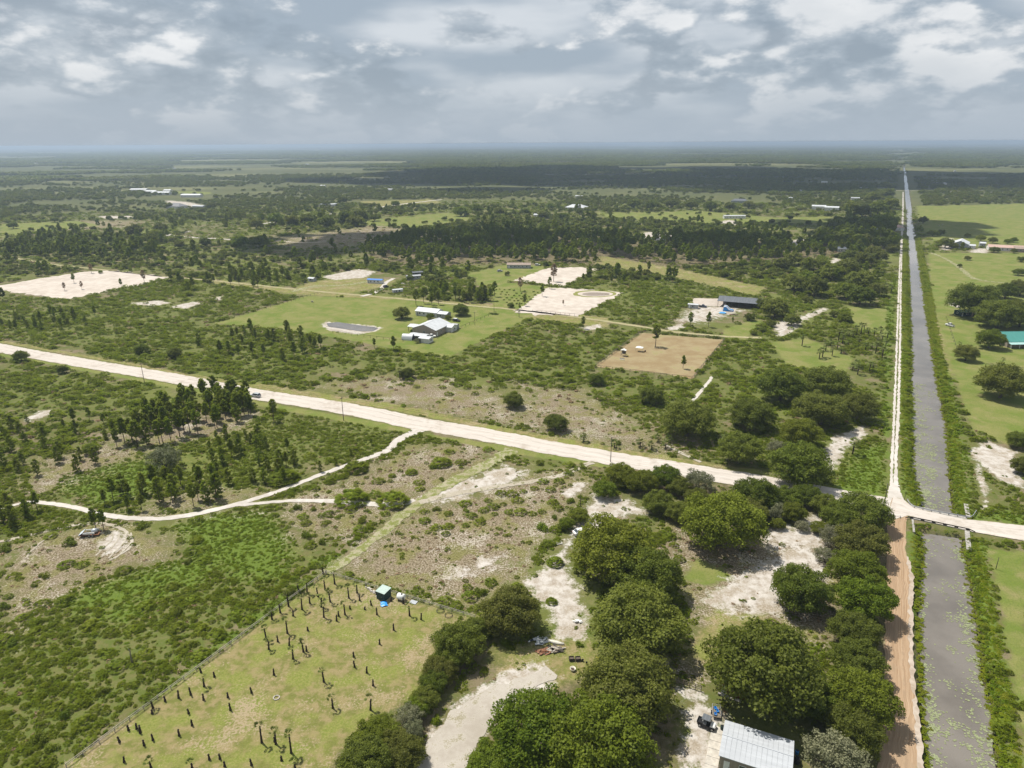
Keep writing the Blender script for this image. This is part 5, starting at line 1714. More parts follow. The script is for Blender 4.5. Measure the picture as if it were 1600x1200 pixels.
def make_banks():
    """rank weeds on both canal banks"""
    g = np.random.default_rng(66)
    pts, scl = [], []
    for line, side, d0, d1 in ((CAN_N_L, -1, 0.0, 3.2), (CAN_N_R, 1, 0.0, 3.2), (CAN_S_L, -1, 0.0, 2.4), (CAN_S_R, 1, 0.0, 3.7)):
        p = resample(GP(line, WZ), 0.5)
        p = p[np.hypot(p[:, 0], p[:, 1]) < 900]
        d = np.gradient(p, axis=0)
        d /= np.sqrt((d * d).sum(1))[:, None]
        nrm = np.column_stack([-d[:, 1], d[:, 0]])
        sgn = np.sign(((p + nrm - 0) * 0 + nrm)[:, 0].mean()) or 1
        nrm *= side * sgn
        n = 5 if line in (CAN_S_L, CAN_S_R) else 3
        for k in range(n):
            m = g.uniform(size=len(p)) < 0.85
            o_ = g.uniform(d0 - 0.5, d1, len(p))
            q = p + nrm * o_[:, None] + g.normal(0, 0.3, p.shape)
            z = -1.05 + 1.0 * np.clip((o_ + 0.1) / 2.0, 0, 1)
            q = np.column_stack([q, z])[m]
            pts.append(q)
            dist = np.hypot(q[:, 0], q[:, 1])
            scl.append(g.uniform(0.5, 1.05, len(q)) * np.clip(dist / 230, 0.85, 2.2))
    pts, scl = np.concatenate(pts), np.concatenate(scl)
    keep = (line_dist(pts[:, :2], (BR_L + BR_R) / 2) > 4.8) & (line_dist(pts[:, :2], GP([(1400, 800), (1400, 900), (1403, 1000), (1404, 1200)])) > 3.6)
    pts, scl = pts[keep], scl[keep]
    scatter('bank_weeds', pts, g.uniform(0, 6.28, len(pts)), np.column_stack([scl, scl, scl * 0.36]), BANKW, 'rank green weeds lining both banks of the canal')


make_banks()


def make_lilies():
    g = np.random.default_rng(88)
    V, F = [], []
    th = np.linspace(0.25, 6.03, 9)
    disc = np.column_stack([np.cos(th), np.sin(th), np.zeros(9)])
    disc = np.concatenate([[[0, 0, 0.0]], disc])

    def pad(x, y, r_):
        b = len(V) * 10
        a = g.uniform(0, 6.28)
        ca, sa = math.cos(a), math.sin(a)
        v = disc * r_
        V.append(np.column_stack([v[:, 0] * ca - v[:, 1] * sa + x, v[:, 0] * sa + v[:, 1] * ca + y, np.full(10, WZ + 0.025 + g.uniform(0, 0.02)) + np.linalg.norm(v[:, :2], axis=1) * 0.06]))
        F.extend([(b, b + i, b + i + 1, b + i + 1) for i in range(1, 9)])
    cl = []
    for poly, y0, y1, n in ((CANAL_S, 838, 1230, 125), (CANAL_N, 600, 795, 130)):
        for _ in range(n):
            py = g.uniform(y0, y1)
            left = g.uniform() < 0.35
            if poly is CANAL_S:
                f = g.uniform(0.0, 0.2) if left else (1 - abs(g.normal(0, 0.16)) if g.uniform() < 0.72 else g.uniform(0.2, 0.9))
                Ls, Rs = CAN_S_L, CAN_S_R
            else:
                f = abs(g.normal(0, 0.4)) if g.uniform() < 0.85 else g.uniform(0, 1)
                Ls, Rs = CAN_N_L[::-1], CAN_N_R[::-1]
            xl = np.interp(py, [p[1] for p in Ls], [p[0] for p in Ls])
            xr = np.interp(py, [p[1] for p in Rs], [p[0] for p in Rs])
            cl.append(G(xl + (xr - xl) * f, py, WZ) + (poly is CANAL_S,))
    for x, y, near in cl:
        k = int(g.integers(5, 26))
        sp = g.uniform(0.4, 1.3) * (1.0 if near else 1.6)
        for _ in range(k):
            qx, qy = x + g.normal(0, sp * 0.8), y + g.normal(0, sp)
            if max(sdf(np.array([[qx, qy]]), CANAL_S)[0], sdf(np.array([[qx, qy]]), CANAL_N)[0]) > 0.1:
                pad(qx, qy, g.uniform(0.10, 0.26) * (1.0 if near else 1.25))
    V2 = np.concatenate(V)
    me = bpy.data.meshes.new('lily_pads')
    me.from_pydata(V2.tolist(), [], [f[:3] for f in F])
    me.materials.append(L_LILY)
    tag(link('lily_pads', me), 'pale green lily pads floating in drifts on the canal', kind='stuff')


make_lilies()


def make_far_wood():
    g = np.random.default_rng(99)
    corridor = (GP(CAN_N_L) + GP(CAN_N_R)) / 2
    far_dir = corridor[-1] - corridor[-4]
    corridor = np.concatenate([corridor, [corridor[-1] + far_dir * 6]])
    flds = [GP([(262, 368), (400, 376), (400, 351), (545, 331), (690, 312)])]

    def clear(P, w=22):
        return (line_dist(P, corridor) > w) & (line_dist(P, flds[0]) > 12) & free_of_tracks(P, 3)
    # woods and scattered trees
    pts, scl = [], []
    pp, ps = [], []
    for n, r0, r1, s0, s1, th in ((7000, 430, 800, 1.6, 3.6, 0.54), (17000, 800, 1500, 2.2, 5.0, 0.505), (30000, 1500, 2600, 3.2, 6.0, 0.47)):
        P = wedge(n, r0, r1, g)
        c = cover_at(P, 0.5, 3)
        w = fbm(P[:, 0] / 210, P[:, 1] / 130, 12, 4) + 0.22 * (g.uniform(size=len(P)) - 0.5)
        ok = (w > th) & ((c['lawn'] < -0.2) | ((g.uniform(size=len(P)) < 0.10) & (P[:, 0] < 0.5 * P[:, 1]))) & (c['dry'] < -0.2) & (c['sand'] < -0.2) & (c['litter'] < 0.2) & clear(P)
        if r0 < 700:
            ok &= (w > 0.545) & (c['wood'] < 0) & (P[:, 1] > 520)
        wd = (c['wood'] > 0) & clear(P)
        Pw = P[wd]
        P = P[ok & ~wd]
        s = g.uniform(s0, s1, len(P))
        pts.append(np.column_stack([P, np.zeros(len(P))]))
        scl.append(np.column_stack([s, s, s * g.uniform(0.75, 1.0, len(P))]))
    pts, scl = np.concatenate(pts), np.concatenate(scl)
    scatter('distant_woods', pts, g.uniform(0, 6.28, len(pts)), scl, FAR_OAK, 'distant oak woods and scattered trees across the plain')
    # pines of the dark belt and loose pines
    P = wedge(26000, 520, 1150, g)
    c = cover_at(P, 0.5, 4)
    loose = fbm(P[:, 0] / 60, P[:, 1] / 60, 8, 3)
    belt = (sdf(P, GP([(-60, 388), (0, 383), (120, 378), (240, 384), (250, 398), (160, 408), (60, 402), (-60, 400)])) > 0)
    dens = np.where(c['wood'] > 0, 0.50, np.where(belt, 0.30, np.where(loose > 0.60, 0.06, 0.012)))
    ok = (g.uniform(size=len(P)) < dens) & (c['lawn'] < -0.2) & (c['dry'] < -0.2) & (c['sand'] < -0.2) & clear(P, 16)
    P = P[ok]
    s = g.uniform(8, 13, len(P))
    fp = [pine_meshes(60 + i, 0.40, 0.20, 7, False, 0.11)[0] for i in range(4)]
    scatter('distant_pines', np.column_stack([P, np.zeros(len(P))]), g.uniform(0, 6.28, len(P)), s, fp, 'belt of distant pines beyond the farm')
    # stands out to the horizon
    pts, scl = [], []
    for n, r0, r1, s0, s1, th in ((3200, 2500, 5000, 40, 66, 0.49), (4400, 5000, 12000, 80, 140, 0.46), (2200, 12000, 30000, 160, 300, 0.47)):
        P = wedge(n, r0, r1, g)
        w = fbm(P[:, 0] / 900, P[:, 1] / 420, 5, 4)
        P = P[(w > th) & (line_dist(P, corridor) > s1 * 0.9)]
        s = g.uniform(s0, s1, len(P))
        pts.append(np.column_stack([P, np.zeros(len(P))]))
        scl.append(np.column_stack([s * 1.6, s, np.minimum(s * 0.9, 70)]))
    pts, scl = np.concatenate(pts), np.concatenate(scl)
    scatter('horizon_woods', pts, g.uniform(-0.3, 0.3, len(pts)), scl, FAR_STAND, 'blue-green woods stretching to the horizon')


make_far_wood()

# ------------------------------------------------------------------ haze
hz = MB().box(-42000, 42000, -42000, 47000, -3.2, 103.0).build('haze', [])
hm = bpy.data.materials.new('haze_air')
hm.use_nodes = True
hm.node_tree.nodes.clear()
hn = NT(hm.node_tree)
pv = hn.n('ShaderNodeVolumePrincipled')
pv.inputs['Color'].default_value = (0.50, 0.62, 0.77, 1)
pv.inputs['Density'].default_value = 0.00013
pv.inputs['Anisotropy'].default_value = 0.2
ho = hn.n('ShaderNodeOutputMaterial')
hn.l(pv.outputs[0], ho.inputs['Volume'])
hz.data.materials.append(hm)
tag(hz, 'thin pale blue haze over the whole plain', kind='stuff')

# ------------------------------------------------------------------ cumulus overhead, whose shadows lie across the plain
CLOUD = bpy.data.materials.new('cloud_white')
CLOUD.use_nodes = True
CLOUD.node_tree.nodes['Principled BSDF'].inputs['Base Color'].default_value = (0.85, 0.86, 0.88, 1)
CLOUD.node_tree.nodes['Principled BSDF'].inputs['Roughness'].default_value = 1.0


def cloud(cx, cy, rx, ry, alt, seed, label):
    """a flat-based cumulus: lumps merged over an oval, so that its shadow falls round (cx, cy)"""
    g = np.random.default_rng(seed)
    off = alt / math.tan(SUN_EL)
    x0, y0 = cx + math.sin(SUN_AZ) * off, cy + math.cos(SUN_AZ) * off
    import bmesh
    bm = bmesh.new()
    n = 60
    for i in range(n):
        a, q = g.uniform(0, 6.28), math.sqrt(g.uniform(0, 1))
        r_ = g.uniform(0.14, 0.30) * min(rx, ry) * (1.2 - 0.5 * q)
        M = Matrix.Translation((x0 + math.cos(a) * q * rx, y0 + math.sin(a) * q * ry, alt + r_ * 0.35)) @ Matrix.Diagonal((r_ * g.uniform(1.0, 1.6), r_, r_ * 0.8, 1))
        bmesh.ops.create_icosphere(bm, subdivisions=2, radius=1.0, matrix=M)
    for v in bm.verts:
        if v.co.z < alt:
            v.co.z = alt
    me = bpy.data.meshes.new('cloud')
    bm.to_mesh(me)
    bm.free()
    me.materials.append(CLOUD)
    me.polygons.foreach_set('use_smooth', [True] * len(me.polygons))
    return tag(link('cloud', me), label, kind='stuff')


def shade(pxs, alt, seed, label):
    P = GP(pxs)
    lo, hi = P.min(0), P.max(0)
    return cloud((lo[0] + hi[0]) / 2, (lo[1] + hi[1]) / 2, (hi[0] - lo[0]) / 2, (hi[1] - lo[1]) / 2, alt, seed, label)


shade([(420, 400), (900, 400), (900, 362), (420, 362)], 900, 1, 'flat-based cumulus overhead shading the dark pine belt')
shade([(760, 400), (1390, 400), (1390, 372), (760, 372)], 900, 2, 'flat-based cumulus overhead shading the woods left of the canal')
shade([(1270, 372), (1460, 372), (1460, 340), (1270, 340)], 950, 5, 'small cumulus overhead shading the canal-side oaks')
shade([(600, 300), (1390, 300), (1390, 262), (600, 262)], 1200, 3, 'large far cumulus shading the woods at right')
shade([(1440, 300), (1700, 300), (1700, 275), (1440, 275)], 1200, 6, 'far cumulus shading the woods right of the canal')
# ------------------------------------------------------------------ building materials
ROOF_W = M_('white_metal_roof', (0.52, 0.535, 0.55), 0.45, 0.06, 1.2, streak=(1, 0.15, 1))
ROOF_S = M_('galvalume_roof', (0.40, 0.415, 0.435), 0.42, 0.05, 0.8, streak=(0.2, 2, 1))
ROOF_G = M_('grey_shingle_roof', (0.20, 0.20, 0.21), 0.8, 0.12, 2.0)
ROOF_D = M_('dark_metal_roof', (0.12, 0.13, 0.145), 0.5, 0.12, 1.0, streak=(2, 0.1, 1))
ROOF_T = M_('brown_shingle_roof', (0.30, 0.235, 0.19), 0.85, 0.12, 2.0)
ROOF_P = M_('pink_tile_roof', (0.46, 0.32, 0.27), 0.8, 0.1, 2.0)
ROOF_TEAL = M_('teal_metal_roof', (0.075, 0.27, 0.235), 0.45, 0.05, 1.0, streak=(3, 0.1, 1))
ROOF_TEALL = M_('pale_teal_porch_roof', (0.33, 0.50, 0.48), 0.5, 0.05, 1.0)
ROOF_BLUE = M_('blue_tarp', (0.045, 0.18, 0.52), 0.5, 0.08, 1.5)
WALL_W = M_('white_painted_wall', (0.62, 0.61, 0.58), 0.7, 0.08, 1.0)
WALL_T = M_('tan_metal_wall', (0.30, 0.255, 0.205), 0.7, 0.07, 1.0, streak=(3, 3, 0.2))
WALL_G = M_('grey_wall', (0.33, 0.34, 0.34), 0.7, 0.08, 1.0)
WALL_DG = M_('dark_green_wall', (0.022, 0.05, 0.045), 0.6, 0.1, 2.0)
GLASS = M_('dark_window', (0.045, 0.055, 0.065), 0.12, 0.1, 1.0, spec=0.8)
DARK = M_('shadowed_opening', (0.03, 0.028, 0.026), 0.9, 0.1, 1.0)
CONC = M_('pale_concrete', (0.46, 0.425, 0.37), 0.9, 0.1, 1.2)
CONC_G = M_('grey_concrete', (0.33, 0.31, 0.28), 0.9, 0.15, 1.5)
WOOD = M_('weathered_timber', (0.20, 0.165, 0.125), 0.9, 0.2, 3.0)
WOOD_D = M_('dark_creosote_timber', (0.065, 0.055, 0.045), 0.9, 0.2, 3.0)
WHITE = M_('white_paint', (0.72, 0.72, 0.70), 0.4, 0.06, 2.0)
BLACK = M_('black_paint', (0.02, 0.02, 0.022), 0.35, 0.1, 2.0)
RUBBER = M_('tyre_rubber', (0.025, 0.025, 0.026), 0.85, 0.15, 4.0)
STEEL = M_('galvanised_steel', (0.45, 0.46, 0.47), 0.4, 0.08, 3.0, 0.6)
BLUE_P = M_('blue_plastic', (0.03, 0.24, 0.62), 0.4, 0.06, 2.0)
RUST = M_('rusty_metal', (0.20, 0.09, 0.045), 0.9, 0.25, 4.0)
YEL = M_('yellow_plastic', (0.62, 0.48, 0.06), 0.5, 0.06, 2.0)
SILV = M_('silver_paint', (0.42, 0.44, 0.46), 0.35, 0.04, 2.0, 0.3)
NAVY = M_('dark_blue_paint', (0.05, 0.06, 0.085), 0.3, 0.05, 2.0)
REDM = M_('red_paint', (0.30, 0.03, 0.02), 0.4, 0.08, 2.0)
LAMP = M_('headlamp_glass', (0.70, 0.70, 0.68), 0.15, 0.03, 2.0, spec=0.7)
GRID = math.atan2(-0.445, 1.0)          # the section lines: lane and road run this way


def rot2(a):
    return Matrix.Rotation(a, 4, 'Z')


def building(name, px, py, L, W, H, rise, roof, wall, label, cat='building', rz=GRID, hip=0.0, over=0.35, wins=3, door=True, ends=True, group=None, opened=False, xy=None, ridge_x=True, chimney=False, wm_=None):
    """gabled or hipped building: ridge along local x; wall, roof, door (handle), windows (frame, sill)"""
    x, y = xy if xy is not None else G(px, py)
    t = thing(name, x, y, 0.0, rz, label, cat, group)
    BLD.append((x, y, max(L, W) / 2))
    l, w = L / 2, W / 2
    if opened:
        for sx in np.linspace(-l + 0.2, l - 0.2, max(2, int(L / 4) + 1)):
            for sy in (-w + 0.2, w - 0.2):
                MB().box(sx - 0.1, sx + 0.1, sy - 0.1, sy + 0.1, -0.1, H).build('post', WOOD_D, t)
        if opened == 'half':
            MB().box(-l + 0.32, l - 0.32, w - 0.30, w - 0.18, 0.0, H - 0.02).build('back_wall', wall, t)
    else:
        mb = MB()
        mb.add([(-l, -w, -0.1), (l, -w, -0.1), (l, w, -0.1), (-l, w, -0.1), (-l, -w, H), (l, -w, H), (l, w, H), (-l, w, H)],
               [(0, 1, 5, 4), (1, 2, 6, 5), (2, 3, 7, 6), (3, 0, 4, 7)])
        if not hip:
            mb.add([(-l, -w, H), (-l, w, H), (-l, 0, H + rise * 0.98), (l, -w, H), (l, w, H), (l, 0, H + rise * 0.98)], [(0, 2, 1), (3, 4, 5)])
        mb.build('wall', wall, t)
    # roof with thickness
    lo, wo, th = l + over, w + over, 0.14
    ze = H - rise * over / w
    hx = lo - hip * lo if hip else lo
    mb = MB()
    top = [(-lo, -wo, ze + th), (lo, -wo, ze + th), (lo, wo, ze + th), (-lo, wo, ze + th), (-hx, 0, H + rise + th), (hx, 0, H + rise + th)]
    bot = [(a, b, c - th) for a, b, c in top]
    mb.add(top + bot, [(0, 1, 5, 4), (2, 3, 4, 5), (3, 0, 4), (1, 2, 5), (6, 10, 11, 7), (8, 11, 10, 9), (9, 10, 6), (7, 11, 8), (0, 6, 7, 1), (2, 8, 9, 3), (1, 7, 8, 2), (3, 9, 6, 0)] if hip else
           [(0, 1, 5, 4), (2, 3, 4, 5), (6, 10, 11, 7), (8, 11, 10, 9), (0, 6, 7, 1), (2, 8, 9, 3), (0, 4, 10, 6), (4, 3, 9, 10), (1, 7, 11, 5), (5, 11, 8, 2)])
    rf = mb.build('roof', roof, t)
    MB().box(-hx, hx, -0.12, 0.12, H + rise + th - 0.03, H + rise + th + 0.05).build('ridge_cap', roof, rf)
    if chimney:
        MB().box(l * 0.4, l * 0.4 + 0.5, -0.3, 0.2, H + rise * 0.6, H + rise + 0.7).build('chimney', CONC_G, rf)
    if not opened:
        def window(cx, cy, nx):
            # nx: 0 wall facing -y, 1 facing +x, 2 facing -x
            b = MB().box(-0.5, 0.5, -0.02, 0.05, 0, 1.0)
            M = Matrix.Translation((cx, cy, H * 0.38)) @ rot2({0: 0, 1: math.pi / 2, 2: -math.pi / 2}[nx])
            wdo = b.xform(M).build('window', GLASS, t)
            f_ = MB().box(-0.58, -0.50, -0.05, 0.05, -0.06, 1.06).box(0.50, 0.58, -0.05, 0.05, -0.06, 1.06).box(-0.5, 0.5, -0.05, 0.05, 1.0, 1.06)
            f_.xform(M).build('frame', WHITE, wdo)
            MB().box(-0.62, 0.62, -0.10, 0.03, -0.12, -0.05).xform(M).build('sill', WHITE, wdo)
        for i in range(wins):
            cx = -l + L * (i + 0.5 + (0.5 if door else 0)) / (wins + (1 if door else 0))
            window(cx, -w - 0.02, 0)
        if ends and W > 4:
            window(l + 0.02, 0.0, 1)
            window(-l - 0.02, 0.0, 2)
        if door:
            d = MB().box(-l + L * 0.06, -l + L * 0.06 + 0.95, -w - 0.06, -w - 0.005, 0.0, min(2.1, H - 0.15)).build('door', WALL_G if wall is WALL_W else WHITE, t)
            MB().box(-l + L * 0.06 + 0.78, -l + L * 0.06 + 0.86, -w - 0.11, -w - 0.062, 0.95, 1.07).build('handle', BLACK, d)
    return t


def wheel(parent, x, y, r=0.34, wdt=0.22, side=1):
    w = MB().tube([(x, y - wdt / 2, r), (x, y + wdt / 2, r)], r, 14).build('wheel', RUBBER, parent)
    MB().tube([(x, y + side * (wdt / 2 - 0.06), r), (x, y + side * (wdt / 2 + 0.012), r)], r * 0.58, 10).build('rim', STEEL, w)
    return w


def car(px, py, rz, label, paint, cat='car', suv=True, roofm=None, group=None, bed=False, name='parked_car', xy=None, s=1.0, glassroof=False):
    x, y = xy if xy is not None else G(px, py)
    t = thing(name, x, y, 0.03, rz, label, cat, group, s)
    L, W = 4.7, 1.86
    zb, zw, zr = 0.32, 1.0, (1.72 if suv else 1.45)
    w = W / 2
    if bed:
        low = [(-2.45, zb), (2.45, zb), (2.5, 0.75), (2.4, 1.02), (1.25, 1.08), (-2.45, 1.05)]
        cab = [(-0.55, 1.06), (1.15, 1.06), (0.55, 1.75), (-0.45, 1.78)]
    else:
        low = [(-2.32, zb), (2.3, zb), (2.36, 0.7), (2.2, 0.95), (1.15, zw + 0.05), (-2.3, zw), (-2.36, 0.65)]
        cab = [(-2.2, zw) if suv else (-1.85, zw), (1.1, zw + 0.04), (0.42, zr), (-1.85, zr - 0.03) if suv else (-1.2, zr)]
    mb = MB().prism(low, -w, w)
    body = mb.build('body', paint, t)
    md = body.modifiers.new('bevel', 'BEVEL')
    md.width = 0.07
    md.segments = 2
    n = len(cab)
    v = [(p[0], -w * (0.94 if i < 2 else 0.74), p[1]) for i, p in enumerate(cab)] + [(p[0], w * (0.94 if i < 2 else 0.74), p[1]) for i, p in enumerate(cab)]
    cb = MB().add(v, [(3, 2, 1, 0), (4, 5, 6, 7), (0, 1, 5, 4), (1, 2, 6, 5), (2, 3, 7, 6), (3, 0, 4, 7)]).build('cabin_glass', GLASS, t)
    zt = max(p[1] for p in cab)
    xs = [cab[3][0], cab[2][0]]
    MB().box(xs[0] - 0.05, xs[1] + 0.05, -w * 0.76, w * 0.76, zt - 0.03, zt + 0.05).build('roof', roofm or paint, t)
    for sy in (-1, 1):
        for i in range(4 if suv and not bed else 3):
            f = i / (3 if suv and not bed else 2)
            xa = cab[0][0] * (1 - f) + cab[1][0] * f
            xb = cab[3][0] * (1 - f) + cab[2][0] * f
            MB().tube([(xa, sy * w * 0.945, cab[0][1]), (xb, sy * w * 0.75, zt)], 0.045, 4).build('pillar', paint, t)
        for hx in (-1.45, 1.45):
            wheel(t, hx, sy * (w - 0.08), 0.36, 0.24, sy)
        MB().box(2.30, 2.42 if not bed else 2.53, sy * w * 0.62 - 0.18, sy * w * 0.62 + 0.18, 0.66, 0.82).build('headlight', LAMP, t)
        MB().box(-2.42 if not bed else -2.5, -2.30, sy * w * 0.72 - 0.12, sy * w * 0.72 + 0.12, 0.72, 0.92).build('tail_light', REDM, t)
    if bed:
        MB().box(-2.38, -0.66, -0.8, 0.8, 1.03, 1.07).build('bed_floor', BLACK, t)
    MB().box(2.28, 2.44 if not bed else 2.54, -w * 0.9, w * 0.9, 0.32, 0.52).build('bumper', BLACK, t)
    return t


# ------------------------------------------------------------------ metal shed at the bottom, its apron and the things beside it
def metal_shed():
    a, b, c = (Vector(G(*p, 3.0)) for p in ((1133, 1125), (1241, 1158), (1119.5, 1179.5)))
    ex = (b - a).normalized()
    L = (b - a).length
    ey = Vector((-ex.y, ex.x))
    W = abs((c - a).dot(ey))
    ctr = a + ex * L / 2 - ey * W / 2
    rz = math.atan2(ex.y, ex.x)
    t = building('metal_shed', 0, 0, L - 0.5, W - 0.5, 2.95, 0.62, ROOF_S, WALL_T, 'metal shed with a pale grey gabled roof at the bottom edge', 'shed', rz, 0, 0.25, 2, True, True, xy=(ctr.x, ctr.y))
    rf = [o for o in t.children if o.name.startswith('roof')][0]
    l, w = L / 2, W / 2
    for i in range(1, 14):                      # standing seams
        sx = -l + L * i / 14
        for sy in (-1, 1):
            MB().add([(sx - 0.02, sy * w, 2.95 - 0.0 + 0.09), (sx + 0.02, sy * w, 2.95 + 0.09), (sx + 0.02, 0.12 * sy, 3.72), (sx - 0.02, 0.12 * sy, 3.72),
                      (sx - 0.02, sy * w, 2.95 + 0.13), (sx + 0.02, sy * w, 2.95 + 0.13), (sx + 0.02, 0.12 * sy, 3.76), (sx - 0.02, 0.12 * sy, 3.76)],
                     [(4, 5, 6, 7), (0, 1, 5, 4), (1, 2, 6, 5), (3, 0, 4, 7), (2, 3, 7, 6)]).build('roof_seam', ROOF_S, rf)
    ap = thing('concrete_apron', ctr.x, ctr.y, 0, rz, 'pale concrete strip along the left end of the metal shed', 'paving')
    for i in range(6):
        y0 = -w - 1.5 + i * (W + 2.6) / 6
        MB().box(-l - 2.1, -l + 0.10, y0 + 0.03, y0 + (W + 2.6) / 6 - 0.03, -0.08, 0.09).build('slab', CONC, ap)
    return ctr, rz, L, W


shed_c, shed_rz, shed_L, shed_W = metal_shed()


def utility_vehicle():
    x, y = G(1104, 1135)
    p, q = Vector(G(1090, 1130)), Vector(G(1120, 1142))
    rz = math.atan2((q - p).y, (q - p).x)
    t = thing('utility_vehicle', x, y, 0.03, rz, 'black and white utility buggy with a dark roof parked left of the shed', 'buggy')
    MB().prism([(-1.6, 0.42), (1.5, 0.42), (1.62, 0.62), (1.45, 0.70), (0.6, 0.72), (-1.6, 0.66)], -0.70, 0.70).build('chassis', BLACK, t)
    MB().prism([(0.62, 0.72), (1.62, 0.66), (1.45, 0.92), (0.75, 1.06)], -0.62, 0.62).build('bonnet', WHITE, t)
    mb = MB()
    mb.box(-1.68, -0.62, -0.70, 0.70, 0.72, 0.78).box(-1.68, -0.62, -0.72, -0.66, 0.78, 1.04).box(-1.68, -0.62, 0.66, 0.72, 0.78, 1.04).box(-1.70, -1.64, -0.66, 0.66, 0.78, 1.04)
    mb.build('cargo_bed', BLACK, t)
    MB().prism([(-0.62, 0.72), (-0.05, 0.72), (0.0, 0.92), (-0.5, 0.95), (-0.62, 1.5), (-0.72, 1.5)], -0.6, 0.6).build('seat', WALL_G, t)
    MB().prism([(-0.85, 1.92), (0.55, 1.90), (0.62, 1.95), (0.5, 2.0), (-0.8, 2.03), (-0.9, 1.98)], -0.72, 0.72).build('roof', ROOF_D, t)
    for sx, zb in ((-0.75, 0.72), (0.62, 0.9)):
        for sy in (-0.64, 0.64):
            MB().tube([(sx + (0.15 if sx > 0 else 0), sy, zb), (sx, sy, 1.93)], 0.03, 6).build('roll_bar', BLACK, t)
    MB().tube([(0.35, 0.28, 1.15), (0.30, 0.28, 1.20)], 0.18, 10).build('steering_wheel', BLACK, t)
    MB().add([(0.72, -0.58, 1.04), (0.72, 0.58, 1.04), (0.58, 0.58, 1.55), (0.58, -0.58, 1.55)], [(0, 1, 2, 3)]).build('windscreen', GLASS, t)
    for sx in (-1.1, 1.1):
        for sy in (-1, 1):
            wheel(t, sx, sy * 0.68, 0.34, 0.24, sy)
    for sy in (-0.4, 0.4):
        MB().box(1.5, 1.6, sy - 0.1, sy + 0.1, 0.72, 0.82).build('headlight', LAMP, t)


utility_vehicle()


def trailer_rack():
    x, y = G(1119, 1116)
    t = thing('utility_trailer', x, y, 0, shed_rz + 1.75, 'small open trailer with a metal rack and blue crates at the shed corner', 'trailer')
    MB().box(-1.3, 1.3, -0.75, 0.75, 0.48, 0.56).build('deck', WOOD, t)
    for a in (-1.28, 1.28):
        for b in (-0.73, 0.73):
            MB().box(a - 0.03, a + 0.03, b - 0.03, b + 0.03, 0.5, 1.15).build('stake', STEEL, t)
    for b in (-0.73, 0.73):
        MB().tube([(-1.28, b, 1.13), (1.28, b, 1.13)], 0.03, 6).build('side_rail', STEEL, t)
        wheel(t, 0.1, b * 1.18, 0.32, 0.2, 1 if b > 0 else -1)
    for a in (-1.28, 1.28):
        MB().tube([(a, -0.73, 1.10), (a, 0.73, 1.10)], 0.03, 6).build('end_rail', STEEL, t)
    MB().tube([(-1.3, 0, 0.5), (-2.3, 0, 0.45)], 0.05, 6).build('tow_bar', BLACK, t)
    for i, (a, b) in enumerate(((-0.7, 0.2), (0.1, -0.2), (0.75, 0.15))):
        px_, py_ = (Matrix.Translation((x, y, 0)) @ rot2(shed_rz + 1.75) @ Vector((a, b, 0))).xy
        c = thing('plastic_crate', px_, py_, 0.565, shed_rz + 1.75 + 0.2 * i, ['blue crate at the tow end of the open trailer', 'blue crate in the middle of the open trailer', 'blue crate at the tail of the open trailer'][i], 'crate', 'crates on the open trailer')
        mb = MB().box(-0.28, 0.28, -0.2, 0.2, 0, 0.03)
        mb.build('base', BLUE_P, c)
        for s_ in (-1, 1):
            MB().box(-0.28, 0.28, s_ * 0.2 - 0.02, s_ * 0.2 + 0.02, 0.03, 0.32).build('side', BLUE_P, c)
            MB().box(s_ * 0.28 - 0.02, s_ * 0.28 + 0.02, -0.18, 0.18, 0.03, 0.32).build('end', BLUE_P, c)


trailer_rack()


def barrel(px, py, mat, label, h=0.9, r=0.3, lid=True, name='barrel', group=None):
    x, y = G(px, py)
    t = thing(name, x, y, 0, 0, label, 'barrel', group)
    MB().tube([(0, 0, 0), (0, 0, h * 0.3), (0, 0, h * 0.32), (0, 0, h * 0.66), (0, 0, h * 0.68), (0, 0, h)], [r * 0.96, r, r * 1.06, r, r * 1.06, r * 0.95], 14).build('drum', mat, t, True)
    MB().tube([(0, 0, h), (0, 0, h + 0.03)], r * 0.8, 14).build('lid', BLACK, t)


barrel(1128, 1140, WALL_DG, 'dark barrel against the left wall of the metal shed')
barrel(1245, 1178, BLUE_P, 'blue barrel at the right end of the metal shed', 0.8)
barrel(1245, 1192, BLACK, 'black water drum at the right end of the metal shed', 1.1, 0.45)
# red container and pipes under the big oak
x, y = G(1150, 1082)
t = building('storage_container', 1150, 1083, 6, 2.4, 2.4, 0.05, RUST, RUST, 'rusty red storage box in the shade under the wide oak', 'container', shed_rz, 0, 0.03, 0, True, False)
x, y = G(1140, 1090)
pr = thing('pipe_rack', x, y, 0, shed_rz - 0.1, 'bundle of pale pipes lying in the shade by the rusty box', 'pipes')
for i in range(5):
    MB().tube([(-2.2, -0.3 + i * 0.14, 0.12), (2.2, -0.3 + i * 0.14 + 0.05, 0.12 + 0.02 * (i % 2))], 0.055, 6).build('pipe', CONC, pr)
